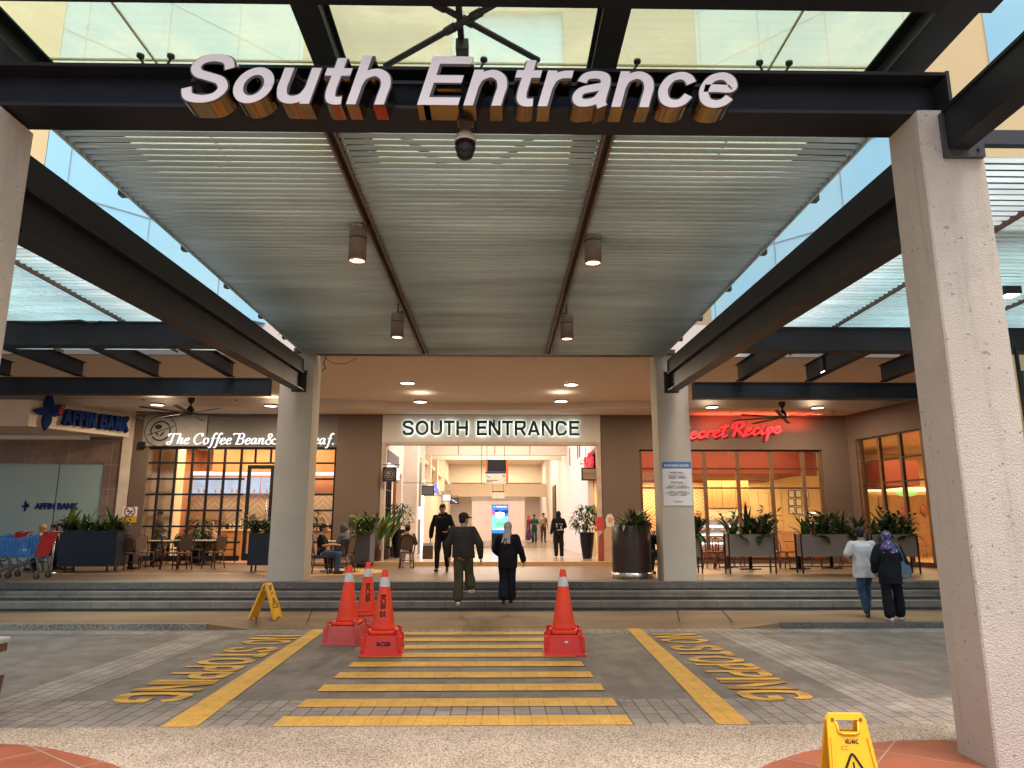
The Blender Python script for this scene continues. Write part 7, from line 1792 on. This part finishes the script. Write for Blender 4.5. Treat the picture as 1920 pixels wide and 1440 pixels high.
def blob(pts, m, y=-.09, nm='picture'): 
    mb = MB(); mb.prism([(a.x+W_*x, b.z+HH*z) for x, z in pts], .002, (0,y,0)); mb.build(nm, m, t)
ckl = EM('screen cyan', (.12,.55,.95), 1.5); wkl = EM('screen white', (.85,.92,1), 1.5); rkl = EM('screen red', (.8,.08,.08), 1.3); gkl = EM('screen green', (.10,.55,.12), 1.3)
blob([(.02,.12),(.98,.12),(.98,.62),(.5,.5),(.02,.66)], ckl, -.088); blob([(.02,.68),(.5,.60),(.98,.72),(.98,.84),(.6,.80),(.3,.84),(.02,.78)], M('screen dark', (.02,.05,.2), .4), -.0885)
blob([(.02,.68),(.25,.64),(.3,.72),(.02,.82)], rkl, -.0895); blob([(.25,.58),(.5,.50),(.75,.58),(.78,.72),(.5,.76),(.22,.72)], wkl, -.090); blob([(.32,.62),(.68,.62),(.68,.65),(.32,.65)], rkl, -.0915); blob([(.18,.24),(.82,.24),(.74,.38),(.5,.42),(.26,.38)], gkl, -.0905); blob([(.1,.13),(.9,.13),(.9,.18),(.1,.18)], wkl, -.0905)
o = newmesh('lettering', text_mesh('INFORMATION', W_*.62, HH*.045, .002, bold=.01), wkl, t); o.location = (a.x+W_*.28,-.089,a.z-HH*.085)
mb = MB(); mb.lathe([(.04,-.001),(.04,.001)], n=14); mb.xf(Matrix.Translation((a.x+W_*.16,-.088,a.z-HH*.06))@Matrix.Rotation(R(90),4,'X')); mb.build('info_dot', ckl, t)
# kraft paper bag carried by the man
mp_ = man.location; t = thing('paper_bag', 'brown kraft paper bag with white handles in the hand of the man in black', 'bag', (mp_.x-.36, mp_.y-.06, ZP+.33), R(8))
mb = MB(); mb.loft([[(x*s,y*s2,z) for x,y in ((-.13,-.06),(.13,-.06),(.13,.06),(-.13,.06))] for z, s, s2 in ((0,1,1),(.2,1.02,1.0),(.33,1.04,.9))], cap=True, smooth=False); mb.build('bag_body', M('kraft paper', (.24,.12,.06), .8, var=.1), t)
mb = MB(); mb.box((-.12,-.05,.332),(.12,.05,.40)); mb.build('tissue', white, t)
for s in (-1,1): MB().tube([(-.07,s*.05,.33),(-.05,s*.03,.47),(.05,s*.03,.47),(.07,s*.05,.33)],.006,6).build('handle', white, t)
# cardboard figures beside the right of the opening
p = at(1143,1054,22.6); t = thing('cardboard_standee', 'cardboard cut-out of a headscarfed figure in a long beige robe with a red placard', 'standee', (p.x,p.y,ZP), R(-10)); HS = 92*p.y/F
def cut(nm, pts, m, y): mb = MB(); mb.prism([(x*HS, z*HS) for x, z in pts], .012, (0,y,0)); mb.build(nm, m, t)
cut('robe', [(-.10,.0),(.12,.0),(.15,.35),(.16,.62),(.10,.76),(-.02,.78),(-.10,.66),(-.12,.35)], M('standee beige', (.50,.30,.19), .6), 0)
cut('red_robe', [(-.22,.06),(-.11,.06),(-.10,.5),(-.13,.64),(-.20,.55)], M('standee red robe', (.28,.05,.04), .6), -.013)
cut('placard', [(-.24,.66),(-.10,.68),(-.10,.95),(-.25,.93)], M('standee red', (.45,.05,.06), .6), -.014); cut('scarf', [(-.04,.74),(.10,.74),(.12,.90),(.06,1.0),(-.02,.99),(-.06,.88)], M('standee scarf', (.62,.50,.45), .6), -.015); cut('face', [(-.01,.83),(.06,.83),(.075,.90),(.03,.95),(-.02,.90)], M('standee face', (.50,.28,.19), .6), -.028)
cut('shoes', [(-.20,.0),(-.12,.0),(-.12,.055),(-.19,.055)], shoeb, -.016)
mb = MB(); mb.box((-.04,.015,0),(.04,.2,.02)); mb.beam((0,.19,.01),(0,.02,.9*HS*.6),.02,.01); mb.build('prop', white, t)
# dark sign board beyond the big right column
a, b = at(1912,696,10.5), at(1990,835,10.5); t = thing('dark_board', 'dark blue board hanging at the right picture edge beyond the big column', 'sign', (0,10.5,0)); MB().box((a.x,-.04,b.z),(b.x,.04,a.z)).build('board', M('dark blue board', (.02,.035,.05), .5), t); MB().box((a.x-.03,-.03,b.z-.4),(a.x-.001,.03,4.42)).build('post', blackm, t)
